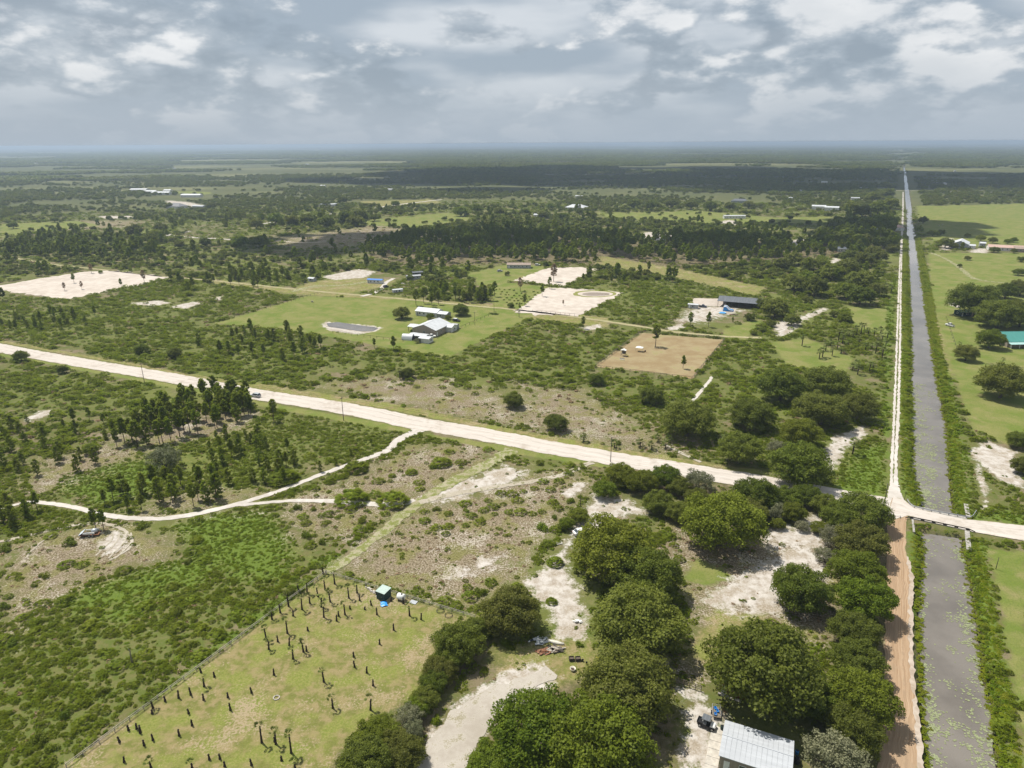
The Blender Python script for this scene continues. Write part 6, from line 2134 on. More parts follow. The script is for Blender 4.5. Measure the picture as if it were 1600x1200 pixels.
# board fence behind the driveway
def board_fence(p0, p1, bays, h, mat, label, name='fence', rails=2, rail_t=0.05, post_t=0.06, rmat=None, group=None, gap=None):
    a, b = Vector(p0), Vector(p1)
    d = b - a
    t = thing(name, a.x, a.y, 0, math.atan2(d.y, d.x), label, 'fence', group)
    L = d.length
    pm = MB().box(-post_t, post_t, -post_t, post_t, -0.1, h + 0.06).mesh('post', mat)
    rm = MB().box(post_t * 0.6, L / bays - post_t * 0.6, -rail_t * 0.5, rail_t * 0.5, -0.055, 0.055).mesh('rail', rmat or mat)
    for i in range(bays + 1):
        o = link('post', pm, t)
        o.location = (L * i / bays, 0, 0)
        o.rotation_euler = (random.gauss(0, 0.02), random.gauss(0, 0.02), 0)
    for i in range(bays):
        for k in range(rails):
            o = link('rail', rm, t)
            o.location = (L * i / bays, 0, h * (1 - k / max(1, rails) * 0.9) - 0.02)
    return t


WOODL = M_('pale_weathered_rail', (0.42, 0.38, 0.32), 0.9, 0.12, 3.0)
board_fence(G(104, 1199), G(509, 896), 22, 0.85, WOODL, 'low pale rail fence along the left side of the palm field', rails=2, rail_t=0.05)
board_fence(G(510, 896), G(742, 966), 14, 0.85, WOODL, 'low pale rail fence along the top of the palm field', rails=2, rail_t=0.05)
board_fence(G(1042, 1062), G(1095, 1080), 6, 1.3, WOOD, 'short timber fence behind the shed driveway', rails=3)
board_fence(G(930, 573), G(1001, 521), 18, 1.5, WOOD, 'timber fence along the left side of the brown paddock', rails=3, rail_t=0.06)
board_fence(G(1003, 520), G(1132, 530.5), 16, 1.4, WOOD_D, 'dark timber fence along the back of the brown paddock', rails=3, rail_t=0.06)
board_fence(G(1132, 531), G(1082, 592), 20, 1.4, WOOD, 'timber fence along the right side of the brown paddock', rails=3, rail_t=0.06)
board_fence(G(930, 574), G(1080, 592.5), 16, 1.2, WOOD_D, 'dark wire fence posts along the front of the brown paddock', rails=1, rail_t=0.03)
board_fence(G(670, 535), G(745, 502), 12, 1.2, WOOD_D, 'wire fence on posts right of the white barns', rails=1, rail_t=0.03)
board_fence(G(745, 502), G(775, 489), 5, 1.2, WOOD_D, 'wire fence on posts behind the white barns', rails=1, rail_t=0.03)
board_fence(G(520, 520), G(630, 534), 11, 1.2, WOOD_D, 'wire fence on posts below the cattle pond', rails=1, rail_t=0.03)
board_fence(G(335, 505), G(497, 459), 24, 1.2, WOOD_D, 'wire fence along the upper left of the bright green field', rails=1, rail_t=0.03)
board_fence(G(832, 487.5), G(905, 494.5), 10, 1.4, WOOD_D, 'dark wire fence along the front of the near sand pad', rails=1, rail_t=0.03)
board_fence(G(1478, 497), G(1494, 545), 10, 1.1, WOOD_D, 'dark rail fence along the right canal bank', rails=1, rail_t=0.05)
board_fence(G(1540, 571), G(1604, 579), 8, 1.2, WOOD, 'timber fence below the green-roofed house', rails=2, rail_t=0.05)

# ------------------------------------------------------------------ corner of the palm field: hut, tank, tarp, panel, hoops
x, y = G(600, 933)
hut = thing('garden_hut', x, y, 0, GRID - 0.1, 'dark green hut with a pale flat roof at the palm field fence', 'hut')
MB().box(-1.2, 1.2, -1.2, 1.2, -0.05, 2.0).build('wall', WALL_DG, hut)
MB().add([(-1.32, -1.32, 1.98), (1.32, -1.32, 1.98), (1.32, 1.32, 2.18), (-1.32, 1.32, 2.18), (-1.32, -1.32, 2.08), (1.32, -1.32, 2.08), (1.32, 1.32, 2.28), (-1.32, 1.32, 2.28)],
         [(0, 3, 2, 1), (4, 5, 6, 7), (0, 1, 5, 4), (1, 2, 6, 5), (2, 3, 7, 6), (3, 0, 4, 7)]).build('roof', M_('pale_green_roof', (0.34, 0.42, 0.38), 0.5, 0.06, 1.5), hut)
d = MB().box(-0.45, 0.45, -1.26, -1.205, 0.0, 1.8).build('door', WALL_DG, hut)
MB().box(0.28, 0.36, -1.31, -1.265, 0.85, 0.97).build('handle', STEEL, d)
barrel(589, 929, BLACK, 'black barrel just left of the dark green hut', 0.9, 0.32)
x, y = G(627, 937)
tk = thing('water_tank', x, y, 0, GRID, 'white plastic water tank lying by the palm field fence', 'tank')
MB().tube([(-0.9, 0, 0.85), (-0.8, 0, 0.85), (0.8, 0, 0.85), (0.9, 0, 0.85)], [0.5, 0.75, 0.75, 0.5], 16).build('tank_body', WHITE, tk, True)
MB().tube([(0.2, 0, 1.55), (0.2, 0, 1.72)], 0.2, 10).build('filler_cap', BLACK, tk)
for sx in (-0.5, 0.5):
    MB().box(sx - 0.1, sx + 0.1, -0.6, 0.6, 0.0, 0.26).build('cradle', WOOD_D, tk)
x, y = G(600, 944)
tp = thing('blue_tarp', x, y, 0, 0.3, 'crumpled bright blue tarp in front of the dark green hut', 'tarp')
gx, gy = np.meshgrid(np.linspace(-0.75, 0.75, 9), np.linspace(-0.9, 0.9, 9))
hzz = 0.05 + 0.55 * fbm(gx * 1.7 + 9, gy * 1.7, 4, 3) * np.clip(1.4 - np.hypot(gx, gy) * 1.1, 0, 1)
ix = np.arange(81).reshape(9, 9)
link('tarp_sheet', mesh_np('tarp_sheet', np.stack([gx.ravel() + 0.1 * np.sin(gy.ravel() * 5), gy.ravel(), hzz.ravel()], 1), np.stack([ix[:-1, :-1], ix[:-1, 1:], ix[1:, 1:], ix[1:, :-1]], -1).reshape(-1, 4), BLUE_P), tp)
x, y = G(646, 941)
pn = thing('scrap_sheet', x, y, 0, GRID, 'flat pale grey metal panel lying right of the white tank', 'panel')
MB().box(-0.85, 0.85, -0.6, 0.6, 0.04, 0.09).build('sheet', SILV, pn)
for a in (-0.6, 0.6):
    MB().box(a - 0.05, a + 0.05, -0.62, 0.62, 0.0, 0.04).build('batten', WOOD, pn)
for px, py, lb in ((688, 955, 'dark wire hoop on the ground at the field fence, left of two'), (701, 962, 'dark wire hoop on the ground at the field fence, right of two')):
    x, y = G(px, py)
    h = thing('wire_hoop', x, y, 0, 0, lb, 'hoop')
    for z in (0.12, 0.3):
        MB().tube([(0.85 * math.cos(a), 0.85 * math.sin(a), z) for a in np.linspace(0, 2 * math.pi, 25)], 0.035, 5, cap=False).build('ring', BLACK, h)
    for a in np.linspace(0, 5.5, 8):
        MB().box(0.85 * math.cos(a) - 0.02, 0.85 * math.cos(a) + 0.02, 0.85 * math.sin(a) - 0.02, 0.85 * math.sin(a) + 0.02, 0, 0.32).build('stake', WOOD_D, h)
# planting ring
x, y = G(432, 1090)
rg = thing('planting_ring', x, y, 0, 0, 'pale ring of mulch on the grass of the palm field', 'ring')
MB().tube([(0.55 * math.cos(a), 0.55 * math.sin(a), 0.02) for a in np.linspace(0, 2 * math.pi, 25)], 0.12, 5, cap=False).build('rim', CONC, rg)
# pale rubble beside the hut
for i in range(9):
    x, y = G(572 + i * 2.2 + random.uniform(-1, 1), 917 + i * 1.6 + random.uniform(-1.5, 2))
    r_ = thing('rubble_block', x, y, 0, random.uniform(0, 3), 'pale broken block in the row of rubble left of the dark green hut', 'rubble', 'rubble blocks left of the hut')
    s = random.uniform(0.2, 0.42)
    MB().add([(-s, -s * 0.7, -0.05), (s * 0.9, -s, -0.05), (s, s * 0.8, -0.05), (-s * 0.8, s, -0.05), (-s * 0.7, -s * 0.5, s * 0.7), (s * 0.6, -s * 0.7, s * 0.55), (s * 0.8, s * 0.5, s * 0.75), (-s * 0.5, s * 0.7, s * 0.6)],
             [(0, 3, 2, 1), (4, 5, 6, 7), (0, 1, 5, 4), (1, 2, 6, 5), (2, 3, 7, 6), (3, 0, 4, 7)]).build('block', CONC, r_)

# ------------------------------------------------------------------ debris in the yard
def heap(px, py, n, rad, mats, label, name, piece, lo, hi, flatn=0.12):
    x, y = G(px, py)
    t = thing(name, x, y, 0, 0, label, 'debris')
    g = np.random.default_rng(int(px))
    for i in range(n):
        l, w, h = g.uniform(lo, hi), g.uniform(0.08, 0.3), g.uniform(0.04, flatn)
        a, q = g.uniform(0, 6.28), math.sqrt(g.uniform(0, 1)) * rad
        z = 0.08 + 0.45 * (1 - q / rad) * g.uniform(0.3, 1)
        M = Matrix.Translation((math.cos(a) * q, math.sin(a) * q * 0.7, z)) @ Matrix.Rotation(g.normal(0.2, 0.45), 4, 'Z') @ Matrix.Rotation(g.normal(0, 0.16), 4, 'Y') @ Matrix.Rotation(g.normal(0, 0.2), 4, 'X')
        MB().box(-l / 2, l / 2, -w, w, -h / 2, h / 2).xform(M).build(piece, mats[int(g.integers(0, len(mats)))], t)
    return t


heap(840, 1002, 26, 1.7, [SILV, WHITE, NAVY, WALL_G, ROOF_W], 'heap of white and grey scrap metal under the dark oak', 'scrap_heap', 'sheet', 0.6, 1.8)
heap(866, 1015, 22, 1.5, [WOOD, WOODL, WOOD_D], 'stack of old grey lumber right of the scrap heap', 'lumber_pile', 'plank', 1.4, 2.6, 0.09)
heap(850, 1018, 30, 1.3, [RUST, M_('rust_brush', (0.24, 0.12, 0.07), 0.9, 0.2, 4.0)], 'heap of reddish brown dry branches below the scrap heap', 'brush_heap', 'branch', 0.6, 1.6, 0.07)
heap(902, 972, 9, 0.9, [WHITE, WALL_W, SILV], 'few white scraps beside the large yard oak', 'scrap_heap', 'sheet', 0.4, 1.0)
x, y = G(868, 1004)
cn = thing('upturned_canoe', x, y, 0.0, -0.35, 'cream upturned canoe behind the lumber stack', 'canoe')
ss = np.linspace(-1.9, 1.9, 13)
V, F = [], []
for s_ in ss:
    w_ = 0.42 * math.sqrt(max(0, 1 - (s_ / 1.95) ** 2)) + 0.02
    for a in np.linspace(0, math.pi, 7):
        V.append((s_, math.cos(a) * w_, 0.08 + math.sin(a) * 0.42 * (0.75 + 0.25 * (1 - (s_ / 1.9) ** 2))))
for i in range(12):
    for j in range(6):
        F.append((i * 7 + j, i * 7 + j + 1, (i + 1) * 7 + j + 1, (i + 1) * 7 + j))
link('hull', mesh_np('hull', np.array(V), np.array(F), M_('cream_fibreglass', (0.66, 0.62, 0.52), 0.5, 0.05, 2.0), True), cn)
MB().box(-1.75, 1.75, -0.025, 0.025, 0.48, 0.53).build('keel', WOODL, cn)
for sy in (-0.42, 0.42):
    MB().tube([(a, sy * math.sqrt(max(0.01, 1 - (a / 1.95) ** 2)), 0.09) for a in ss], 0.025, 4).build('gunwale', WOODL, cn)
for px, lb in ((893, 'brown timber planter box left of two in the yard'), (903, 'brown timber planter box right of two in the yard')):
    x, y = G(px, 1031)
    t = thing('planter_box', x, y, 0, 0.1, lb, 'planter')
    for s_ in (-1, 1):
        for z in (0.12, 0.32, 0.52):
            MB().box(-0.5, 0.5, s_ * 0.42 - 0.03, s_ * 0.42 + 0.03, z - 0.09, z + 0.09).build('side_board', WOOD_D, t)
            MB().box(s_ * 0.5 - 0.03, s_ * 0.5 + 0.03, -0.385, 0.385, z - 0.09, z + 0.09).build('end_board', WOOD_D, t)
    MB().box(-0.46, 0.46, -0.38, 0.38, 0.0, 0.42).build('soil', M_('dark_soil', (0.11, 0.085, 0.065), 0.95, 0.2, 5.0), t)
for px, py, lb in ((910.5, 1033, 'small black bucket right of the planter boxes, upper'), (916.5, 1037, 'small black bucket right of the planter boxes, lower')):
    x, y = G(px, py)
    t = thing('bucket', x, y, 0, 0, lb, 'bucket')
    MB().tube([(0, 0, 0), (0, 0, 0.42), (0, 0, 0.42), (0, 0, 0.1)], [0.17, 0.21, 0.18, 0.15], 12).build('pail', BLACK, t, False)
    MB().tube([(0.2 * math.cos(a), 0, 0.42 + 0.2 * math.sin(a)) for a in np.linspace(0, math.pi, 9)], 0.012, 4).build('handle', STEEL, t)
x, y = G(895, 1047)
tb = thing('round_tub', x, y, 0, 0, 'round cream tub filled with dark junk in the yard', 'tub')
V, F = [], []
prof = [(0.0, 0.05), (0.38, 0.05), (0.52, 0.46), (0.60, 0.50), (0.60, 0.44), (0.46, 0.0)]
for r_, z in prof:
    for a in np.linspace(0, 2 * math.pi, 18, endpoint=False):
        V.append((math.cos(a) * max(r_, 0.01), math.sin(a) * max(r_, 0.01), z))
for i in range(5):
    for j in range(18):
        F.append((i * 18 + j, i * 18 + (j + 1) % 18, (i + 1) * 18 + (j + 1) % 18, (i + 1) * 18 + j))
link('shell', mesh_np('shell', np.array(V), np.array(F), M_('cream_fibreglass')), tb)
for i in range(5):
    MB().box(-0.12, 0.12, -0.08, 0.08, 0.12, 0.36).xform(Matrix.Translation((0.22 * math.cos(i * 1.3), 0.22 * math.sin(i * 1.3), 0)) @ rot2(i)).build('junk', RUST if i % 2 else BLACK, tb)
x, y = G(934, 1030)
yb = thing('yellow_box', x, y, 0, 0.4, 'small yellow box at the foot of the large yard oak', 'box')
MB().box(-0.4, 0.4, -0.25, 0.25, 0, 0.4).build('case', YEL, yb)
MB().box(-0.42, 0.42, -0.27, 0.27, 0.40, 0.46).build('lid', YEL, yb)
# flat slab left of the sand strip, white cooler under the oak row, timber post
x, y = G(872, 849)
sl = thing('concrete_slab', x, y, 0, 0.4, 'grey slab lying by the dark shrub on the white sand', 'slab')
MB().box(-1.1, 1.1, -0.7, 0.7, 0, 0.14).build('slab_body', CONC_G, sl)
x, y = G(1303, 978)
co = thing('chest_freezer', x, y, 0, 0.3, 'white chest freezer beside the oak row', 'freezer')
MB().box(-0.6, 0.6, -0.35, 0.35, 0.04, 0.8).build('case', WHITE, co)
MB().box(-0.62, 0.62, -0.37, 0.37, 0.8, 0.9).build('lid', WHITE, co)
car(908, 834, 0.4, 'small pale car half hidden under the trees by the white sand', WHITE, suv=False)
car(1185, 831, 0.35, 'dark blue car parked at the edge of the yellowish oak', NAVY, suv=True)
car(399.5, 620, GRID + math.pi, 'silver car driving on the pale road beside the pines', SILV, suv=True, name='moving_car')

# ------------------------------------------------------------------ derelict trailer under the two pines
x, y = G(142, 836)
dt = thing('derelict_trailer', x, y, 0, 0.15, 'derelict pale trailer with a tilted white panel under two pines', 'trailer')
MB().box(-2.6, 2.4, -0.95, 0.95, 0.38, 0.50).build('frame', RUST, dt)
MB().add([(-2.7, -1.1, 0.55), (-1.5, -1.15, 1.35), (-1.5, 1.15, 1.4), (-2.7, 1.1, 0.6), (-2.7, -1.1, 0.62), (-1.5, -1.15, 1.42), (-1.5, 1.15, 1.47), (-2.7, 1.1, 0.67)],
         [(0, 3, 2, 1), (4, 5, 6, 7), (0, 1, 5, 4), (1, 2, 6, 5), (2, 3, 7, 6), (3, 0, 4, 7)]).build('tilted_panel', M_('pale_blue_panel', (0.50, 0.56, 0.62), 0.5, 0.06, 2.0), dt)
MB().box(-1.45, 1.5, -1.12, -0.98, 0.9, 1.35).build('side_board', WHITE, dt)
MB().box(-1.45, 1.9, 0.98, 1.12, 0.9, 1.2).build('side_board', WHITE, dt)
MB().tube([(0.3, 0.1, 1.15), (0.5, 0.1, 1.15), (1.6, 0.3, 1.15), (1.75, 0.3, 1.15)], [0.3, 0.62, 0.62, 0.3], 14).build('tank', SILV, dt, True)
MB().box(-1.4, 0.2, -0.9, 0.9, 0.51, 0.62).build('deck', WOOD_D, dt)
MB().tube([(2.4, 0, 0.45), (3.5, -0.2, 0.32)], 0.06, 6).build('tow_bar', WOODL, dt)
for sy in (-1, 1):
    wheel(dt, 0.0, sy * 1.02, 0.34, 0.2, sy)
    wheel(dt, 0.85, sy * 1.02, 0.34, 0.2, sy)

# ------------------------------------------------------------------ bridge
a, b = Vector(G(1424, 810)), Vector(G(1512, 828.5))
eb = (b - a).normalized()
nb = Vector((-eb.y, eb.x))                      # to the far side
LB = (b - a).length
WBR = 8.4
br = thing('bridge', a.x, a.y, 0, math.atan2(eb.y, eb.x), 'low concrete culvert bridge carrying the pale road over the canal', 'bridge')
MB().box(-0.3, LB + 0.3, 0.0, WBR, -0.55, 0.06).build('deck', CONC_G, br)
mb = MB()
mb.box(-0.3, LB + 0.3, -0.28, -0.005, -0.75, 0.12)
mb.build('edge_beam', CONC_G, br)
hw = MB()
nC = 7
for i in range(nC):                              # headwall with round pipes
    x0, x1 = LB * i / nC, LB * (i + 1) / nC
    xc, rC, zc = (x0 + x1) / 2, 0.52, -1.25
    ang = [math.pi - math.pi * k / 8 for k in range(9)]
    arc = [(xc + rC * math.cos(q), zc + rC * math.sin(q)) for q in ang]
    prof = [(x0, -2.0), (x0, -0.74), (x1, -0.74), (x1, -2.0), (xc + rC, -2.0)] + arc[::-1] + [(xc - rC, -2.0)]
    hw.prism(prof, 0.05, 0.5)
hw.build('headwall', CONC_G, br)
for i in range(nC):
    xc = LB * (i + 0.5) / nC
    MB().tube([(xc, 0.45, -1.25), (xc, 7.5, -1.25)], 0.56, 12).build('culvert_pipe', DARK, br)
MB().box(0.0, LB, 0.505, WBR - 0.3, -2.0, -0.56).build('fill', CONC_G, br)
gr = MB().box(-0.2, LB + 0.2, -0.20, -0.02, 0.42, 0.66).build('parapet_beam', WOOD_D, br)
for i in range(6):
    xx = LB * i / 5
    MB().box(xx - 0.45, xx + 0.45, -0.24, 0.10, 0.121, 0.415).build('parapet_block', WOOD_D, gr)
MB().add([(-0.2, -0.2, 0.42), (-1.6, -1.5, 0.42), (-1.6, -1.5, 0.66), (-0.2, -0.2, 0.66), (-0.2, -0.02, 0.42), (-1.5, -1.3, 0.42), (-1.5, -1.3, 0.66), (-0.2, -0.02, 0.66)],
         [(0, 1, 2, 3), (7, 6, 5, 4), (3, 2, 6, 7), (0, 4, 5, 1), (1, 5, 6, 2)]).build('parapet_wing', WOOD_D, gr)
MB().add([(LB + 0.2, -0.2, 0.42), (LB + 1.6, -1.2, 0.42), (LB + 1.6, -1.2, 0.66), (LB + 0.2, -0.2, 0.66), (LB + 0.2, -0.02, 0.42), (LB + 1.5, -1.0, 0.42), (LB + 1.5, -1.0, 0.66), (LB + 0.2, -0.02, 0.66)],
         [(3, 2, 1, 0), (4, 5, 6, 7), (7, 6, 2, 3), (1, 5, 4, 0), (2, 6, 5, 1)]).build('parapet_wing', WOOD_D, gr)
# far guardrail, pale, with bent ends
far = [Vector((*G(*p), 0.0)) for p in ((1417, 783), (1421, 789), (1428, 794), (1450, 799), (1480, 804.5), (1515, 811), (1520, 808), (1525, 800.5))]
gl = thing('guardrail', far[2].x, far[2].y, 0, 0, 'pale steel guardrail with bent ends on the far side of the bridge', 'guardrail')
loc = [p - far[2] for p in far]
for p, q in zip(loc[:-1], loc[1:]):
    dd = (q - p)
    ln = dd.length
    o = MB().prism([(-0.04, 0.46), (0.04, 0.42), (0.0, 0.60), (0.05, 0.78), (-0.04, 0.76)], 0, ln * 0.995).build('rail', SILV, gl)
    o.location = p
    o.rotation_euler = (0, 0, math.atan2(dd.y, dd.x) - math.pi / 2)
pts = resample(np.array([[p.x, p.y] for p in loc]), 2.0)
pm = MB().box(-0.08, 0.08, -0.08, 0.08, -0.4, 0.72).mesh('guardrail_post', WOOD)
for p in pts:
    o = link('post', pm, gl)
    o.location = (p[0] + nb.x * 0.12, p[1] + nb.y * 0.12, 0)
# concrete spillway strips on the banks
for (p0, p1, wd, lb) in (((1511, 830), (1514, 860), 1.1, 'pale concrete spillway strip down the near right bank by the bridge'), ((1509, 788), (1513, 808), 1.1, 'pale concrete spillway strip on the far right bank by the bridge'), ((1426, 812), (1428, 832), 0.5, 'narrow concrete spillway strip at the left foot of the bridge')):
    A, B = Vector(G(*p0)), Vector(G(*p1))
    dd = B - A
    t = thing('spillway', A.x, A.y, 0.05, math.atan2(dd.y, dd.x), lb, 'spillway')
    n = 4
    for i in range(n):
        MB().box(dd.length * i / n + 0.02, dd.length * (i + 1) / n - 0.02, -wd / 2, wd / 2, -0.3, 0.12).build('slab', CONC_G, t)

# ------------------------------------------------------------------ utility poles and wires
def pole(px, py, h, label, arms=True, r=0.13, lean=0.0):
    x, y = G(px, py)
    t = thing('utility_pole', x, y, 0, GRID + math.pi / 2, label, 'pole')
    MB().tube([(0, 0, -0.3), (lean * 0.5, 0, h * 0.5), (lean, 0, h)], [r, r * 0.85, r * 0.65], 8).build('shaft', WOOD_D, t, True)
    if arms:
        MB().box(-0.9 + lean, 0.9 + lean, -0.06, 0.06, h - 0.55, h - 0.42).build('crossarm', WOOD_D, t)
        for sx in (-0.8, 0.0, 0.8):
            MB().tube([(sx + lean, 0, h - 0.42), (sx + lean, 0, h - 0.2)], 0.05, 6).build('insulator', WALL_G, t)
    return Vector((x, y, h - 0.2))


tops = [pole(226, 599, 9.6, 'leaning timber utility pole beside the pale road at left', lean=0.0),
        pole(537, 657, 9.6, 'timber utility pole beside the pale road near the sand path'),
        pole(954, 722, 9.0, 'timber utility pole beside the pale road near the oak row'),
        pole(1379, 800, 9.0, 'timber utility pole at the corner of the bridge crossing, among the oaks')]
for i, (p, q) in enumerate(zip(tops[:-1], tops[1:])):
    w = thing('power_wires', p.x, p.y, 0, 0, ['span of wires from the leaning pole to the pole by the sand path', 'span of wires from the sand path pole to the oak row pole', 'span of wires from the oak row pole to the bridge crossing'][i], 'wires')
    for off in (-0.8, 0.8):
        dv = (q - p).xy.normalized()
        nn = Vector((-dv.y, dv.x)) * off
        P = []
        for k in range(17):
            f = k / 16
            v = p.lerp(q, f)
            P.append((v.x + nn.x - p.x, v.y + nn.y - p.y, v.z - 2.2 * 4 * f * (1 - f) * 0.5))
        MB().tube(P, 0.022, 4, cap=False).build('wire', BLACK, w)
pole(1556, 889, 3.4, 'short dark post on the near right canal bank', False, 0.09)
pole(742, 508, 8, 'thin utility pole right of the white barns', True, 0.11)
pole(772, 488, 9, 'thin utility pole behind the white farmhouse', True, 0.11)
pole(907, 791, 4.2, 'grey timber post on the bare lot left of the small oak', False, 0.11)
pole(1413, 781, 3.0, 'short dark post at the bridge crossing', False, 0.07)
pole(1431, 791, 1.6, 'short pale marker post at the far guardrail', False, 0.07)

# ------------------------------------------------------------------ the farm
H2 = GRID + math.pi / 2
building('farmhouse', 671, 492, 15, 8, 2.8, 1.5, ROOF_W, WALL_W, 'white-roofed farmhouse among bushes behind the big barn', 'house', GRID, wins=4)
building('house_wing', 692, 495, 8, 6, 2.5, 0.9, ROOF_W, WALL_G, 'low white-roofed porch wing right of the farmhouse', 'house', GRID, wins=1)
building('barn', 675, 518, 17, 15, 3.4, 2.6, ROOF_W, WALL_T, 'large barn with a broad white gabled roof and tan walls', 'barn', H2, wins=2)
building('lean_to', 653, 517, 9, 6, 2.9, 0.7, ROOF_W, WALL_G, 'open lean-to under white roofing left of the large barn', 'shed', GRID, opened='half')
building('machine_shed', 699, 516, 9, 6.5, 2.8, 1.0, ROOF_W, WALL_W, 'white metal machine shed right of the large barn', 'shed', GRID, wins=0)
building('tool_shed', 710, 513, 4, 4, 2.2, 0.5, ROOF_W, WALL_G, 'small square tool shed at the right end of the farm row', 'shed', GRID, wins=0)
building('animal_shelter', 655, 529, 10, 5, 2.2, 0.4, ROOF_W, WALL_G, 'low white-roofed animal shelter in front of the large barn', 'shed', GRID, opened='half')
building('white_shed', 666, 534, 6, 5, 2.4, 0.5, ROOF_W, WALL_W, 'white box shed at the front of the farm row', 'shed', GRID, wins=0)
x, y = G(638, 530)
q = thing('arched_shed', x, y, 0, H2 + 0.2, 'silver arched metal shed at the left end of the farm', 'shed')
pr = [(2.4 * math.cos(a_), 3.0 * math.sin(a_)) for a_ in np.linspace(0, math.pi, 11)]
sh = MB()
for i in range(10):
    sh.add([(pr[i][0], -3, pr[i][1]), (pr[i + 1][0], -3, pr[i + 1][1]), (pr[i + 1][0], 3, pr[i + 1][1]), (pr[i][0], 3, pr[i][1])], [(0, 1, 2, 3)])
sh.build('arched_roof', ROOF_W, q)
MB().add([(p_[0] * 0.97, -2.7, p_[1] * 0.97) for p_ in pr], [tuple(range(11))]).build('shade_panel', DARK, q)  # dark sheet set inside the open end, its colour standing for interior shade
MB().add([(p_[0] * 0.97, 2.9, p_[1] * 0.97) for p_ in pr], [tuple(range(11))]).build('back_wall', WALL_G, q)
car(713, 502, GRID, 'black and white car parked right of the farmhouse', BLACK, roofm=WHITE)
car(674, 527, GRID + 0.5, 'white pickup truck parked in front of the large barn', WHITE, 'truck', bed=True, name='pickup_truck')


def cow(px, py, rz, label):
    x, y = G(px, py)
    t = thing('cow', x, y, -0.02, rz, label, 'cow')
    me = bpy.data.meshes.new('cow_body')
    V = [(-0.75, 0, 1.08), (-0.2, 0, 1.05), (0.35, 0, 1.08), (0.75, 0, 1.15), (1.05, 0, 1.0), (1.3, 0, 0.85),
         (-0.72, 0.2, 0.85), (-0.80, 0.2, 0.5), (-0.74, 0.2, 0.02), (-0.72, -0.2, 0.85), (-0.80, -0.2, 0.5), (-0.74, -0.2, 0.02),
         (0.45, 0.2, 0.8), (0.45, 0.2, 0.45), (0.45, 0.2, 0.02), (0.45, -0.2, 0.8), (0.45, -0.2, 0.45), (0.45, -0.2, 0.02), (-0.95, 0, 1.1), (-1.02, 0, 0.6)]
    E_ = [(0, 1), (1, 2), (2, 3), (3, 4), (4, 5), (0, 6), (6, 7), (7, 8), (0, 9), (9, 10), (10, 11), (2, 12), (12, 13), (13, 14), (2, 15), (15, 16), (16, 17), (0, 18), (18, 19)]
    me.from_pydata(V, E_, [])
    o = link('body', me, t)
    me.materials.append(M_('cow_hide', (0.45, 0.42, 0.38), 0.9, 0.38, 1.2))
    md = o.modifiers.new('skin', 'SKIN')
    rad = [0.32, 0.38, 0.34, 0.2, 0.15, 0.09, 0.14, 0.075, 0.06, 0.14, 0.075, 0.06, 0.12, 0.07, 0.06, 0.12, 0.07, 0.06, 0.05, 0.03]
    for sv, r_ in zip(me.skin_vertices[0].data, rad):
        sv.radius = (r_, r_)
    me.skin_vertices[0].data[1].use_root = True
    o.modifiers.new('sub', 'SUBSURF').levels = 1
    for sy in (-1, 1):
        MB().add([(1.0, sy * 0.12, 1.06), (0.95, sy * 0.34, 1.10), (1.08, sy * 0.32, 1.02)], [(0, 1, 2)]).build('ear', BLACK, t)


cow(488, 473, 2.6, 'black and white cow standing alone in the bright green field')
cow(1467, 353, 0.5, 'dark cow in the far right pasture, left of two')
cow(1472, 352, 1.5, 'dark cow in the far right pasture, right of two')
# cleared lot with trailers
building('mobile_home', 587, 442, 12, 4, 2.6, 0.5, ROOF_BLUE, WALL_W, 'white mobile home under a bright blue tarp roof', 'house', GRID + 0.15, wins=3)
building('camper', 621, 457, 7, 3, 2.3, 0.3, ROOF_W, WALL_W, 'white camper trailer in the green behind the farm lane', 'trailer', GRID + 0.9, wins=2)
building('mobile_home', 646, 436, 11, 4, 2.7, 0.5, ROOF_S, WALL_G, 'grey mobile home behind the junk yard', 'house', GRID + 0.8, wins=3)
building('small_shed', 488, 439, 5, 4, 2.3, 0.5, ROOF_W, WALL_G, 'small white-roofed shed on the cleared lot', 'shed', GRID, wins=1)
building('carport', 652, 430, 8, 5, 2.6, 0.5, ROOF_D, WALL_G, 'dark carport behind the grey mobile home', 'carport', GRID + 0.8, opened='half')
heap(634, 443, 18, 4.5, [RUST, WALL_W, WOOD_D, WHITE], 'spread of junk between the mobile homes', 'junk_heap', 'sheet', 1.0, 3.0, 0.4)
car(603, 449, 1.0, 'dark car on the sandy track below the blue-roofed home', BLACK)
building('ranch_house', 811, 418, 20, 8, 2.9, 1.2, ROOF_T, WALL_G, 'brown-roofed grey house on the lawn above the sand pads', 'house', GRID + 0.35, wins=5)
car(781, 424.5, 0.5, 'pale car parked left of the brown-roofed house', SILV)
car(840, 415, 0.1, 'white car right of the brown-roofed house', WHITE)
building('open_barn', 1156, 477, 26, 17, 3.6, 1.6, ROOF_D, WALL_G, 'wide open barn with a dark panelled roof by the sand arena', 'barn', GRID, opened='half')
building('horse_trailer', 1083, 481, 6, 3, 2.4, 0.3, ROOF_W, WALL_G, 'small pale horse trailer at the corner of the sand arena', 'trailer', GRID, wins=1)
car(1098, 480, GRID, 'dark pickup hitched beside the pale horse trailer', NAVY, 'truck', bed=True, name='pickup_truck')
x, y = G(1138, 485.5)
sl = thing('blue_play_slide', x, y, 0, GRID, 'blue inflatable play slide in front of the open barn', 'slide')
MB().prism([(-3.2, 0), (3.2, 0), (2.9, 0.6), (0.6, 0.8), (-1.2, 2.6), (-2.8, 2.6)], -1.6, 1.6).build('ramp', BLUE_P, sl)
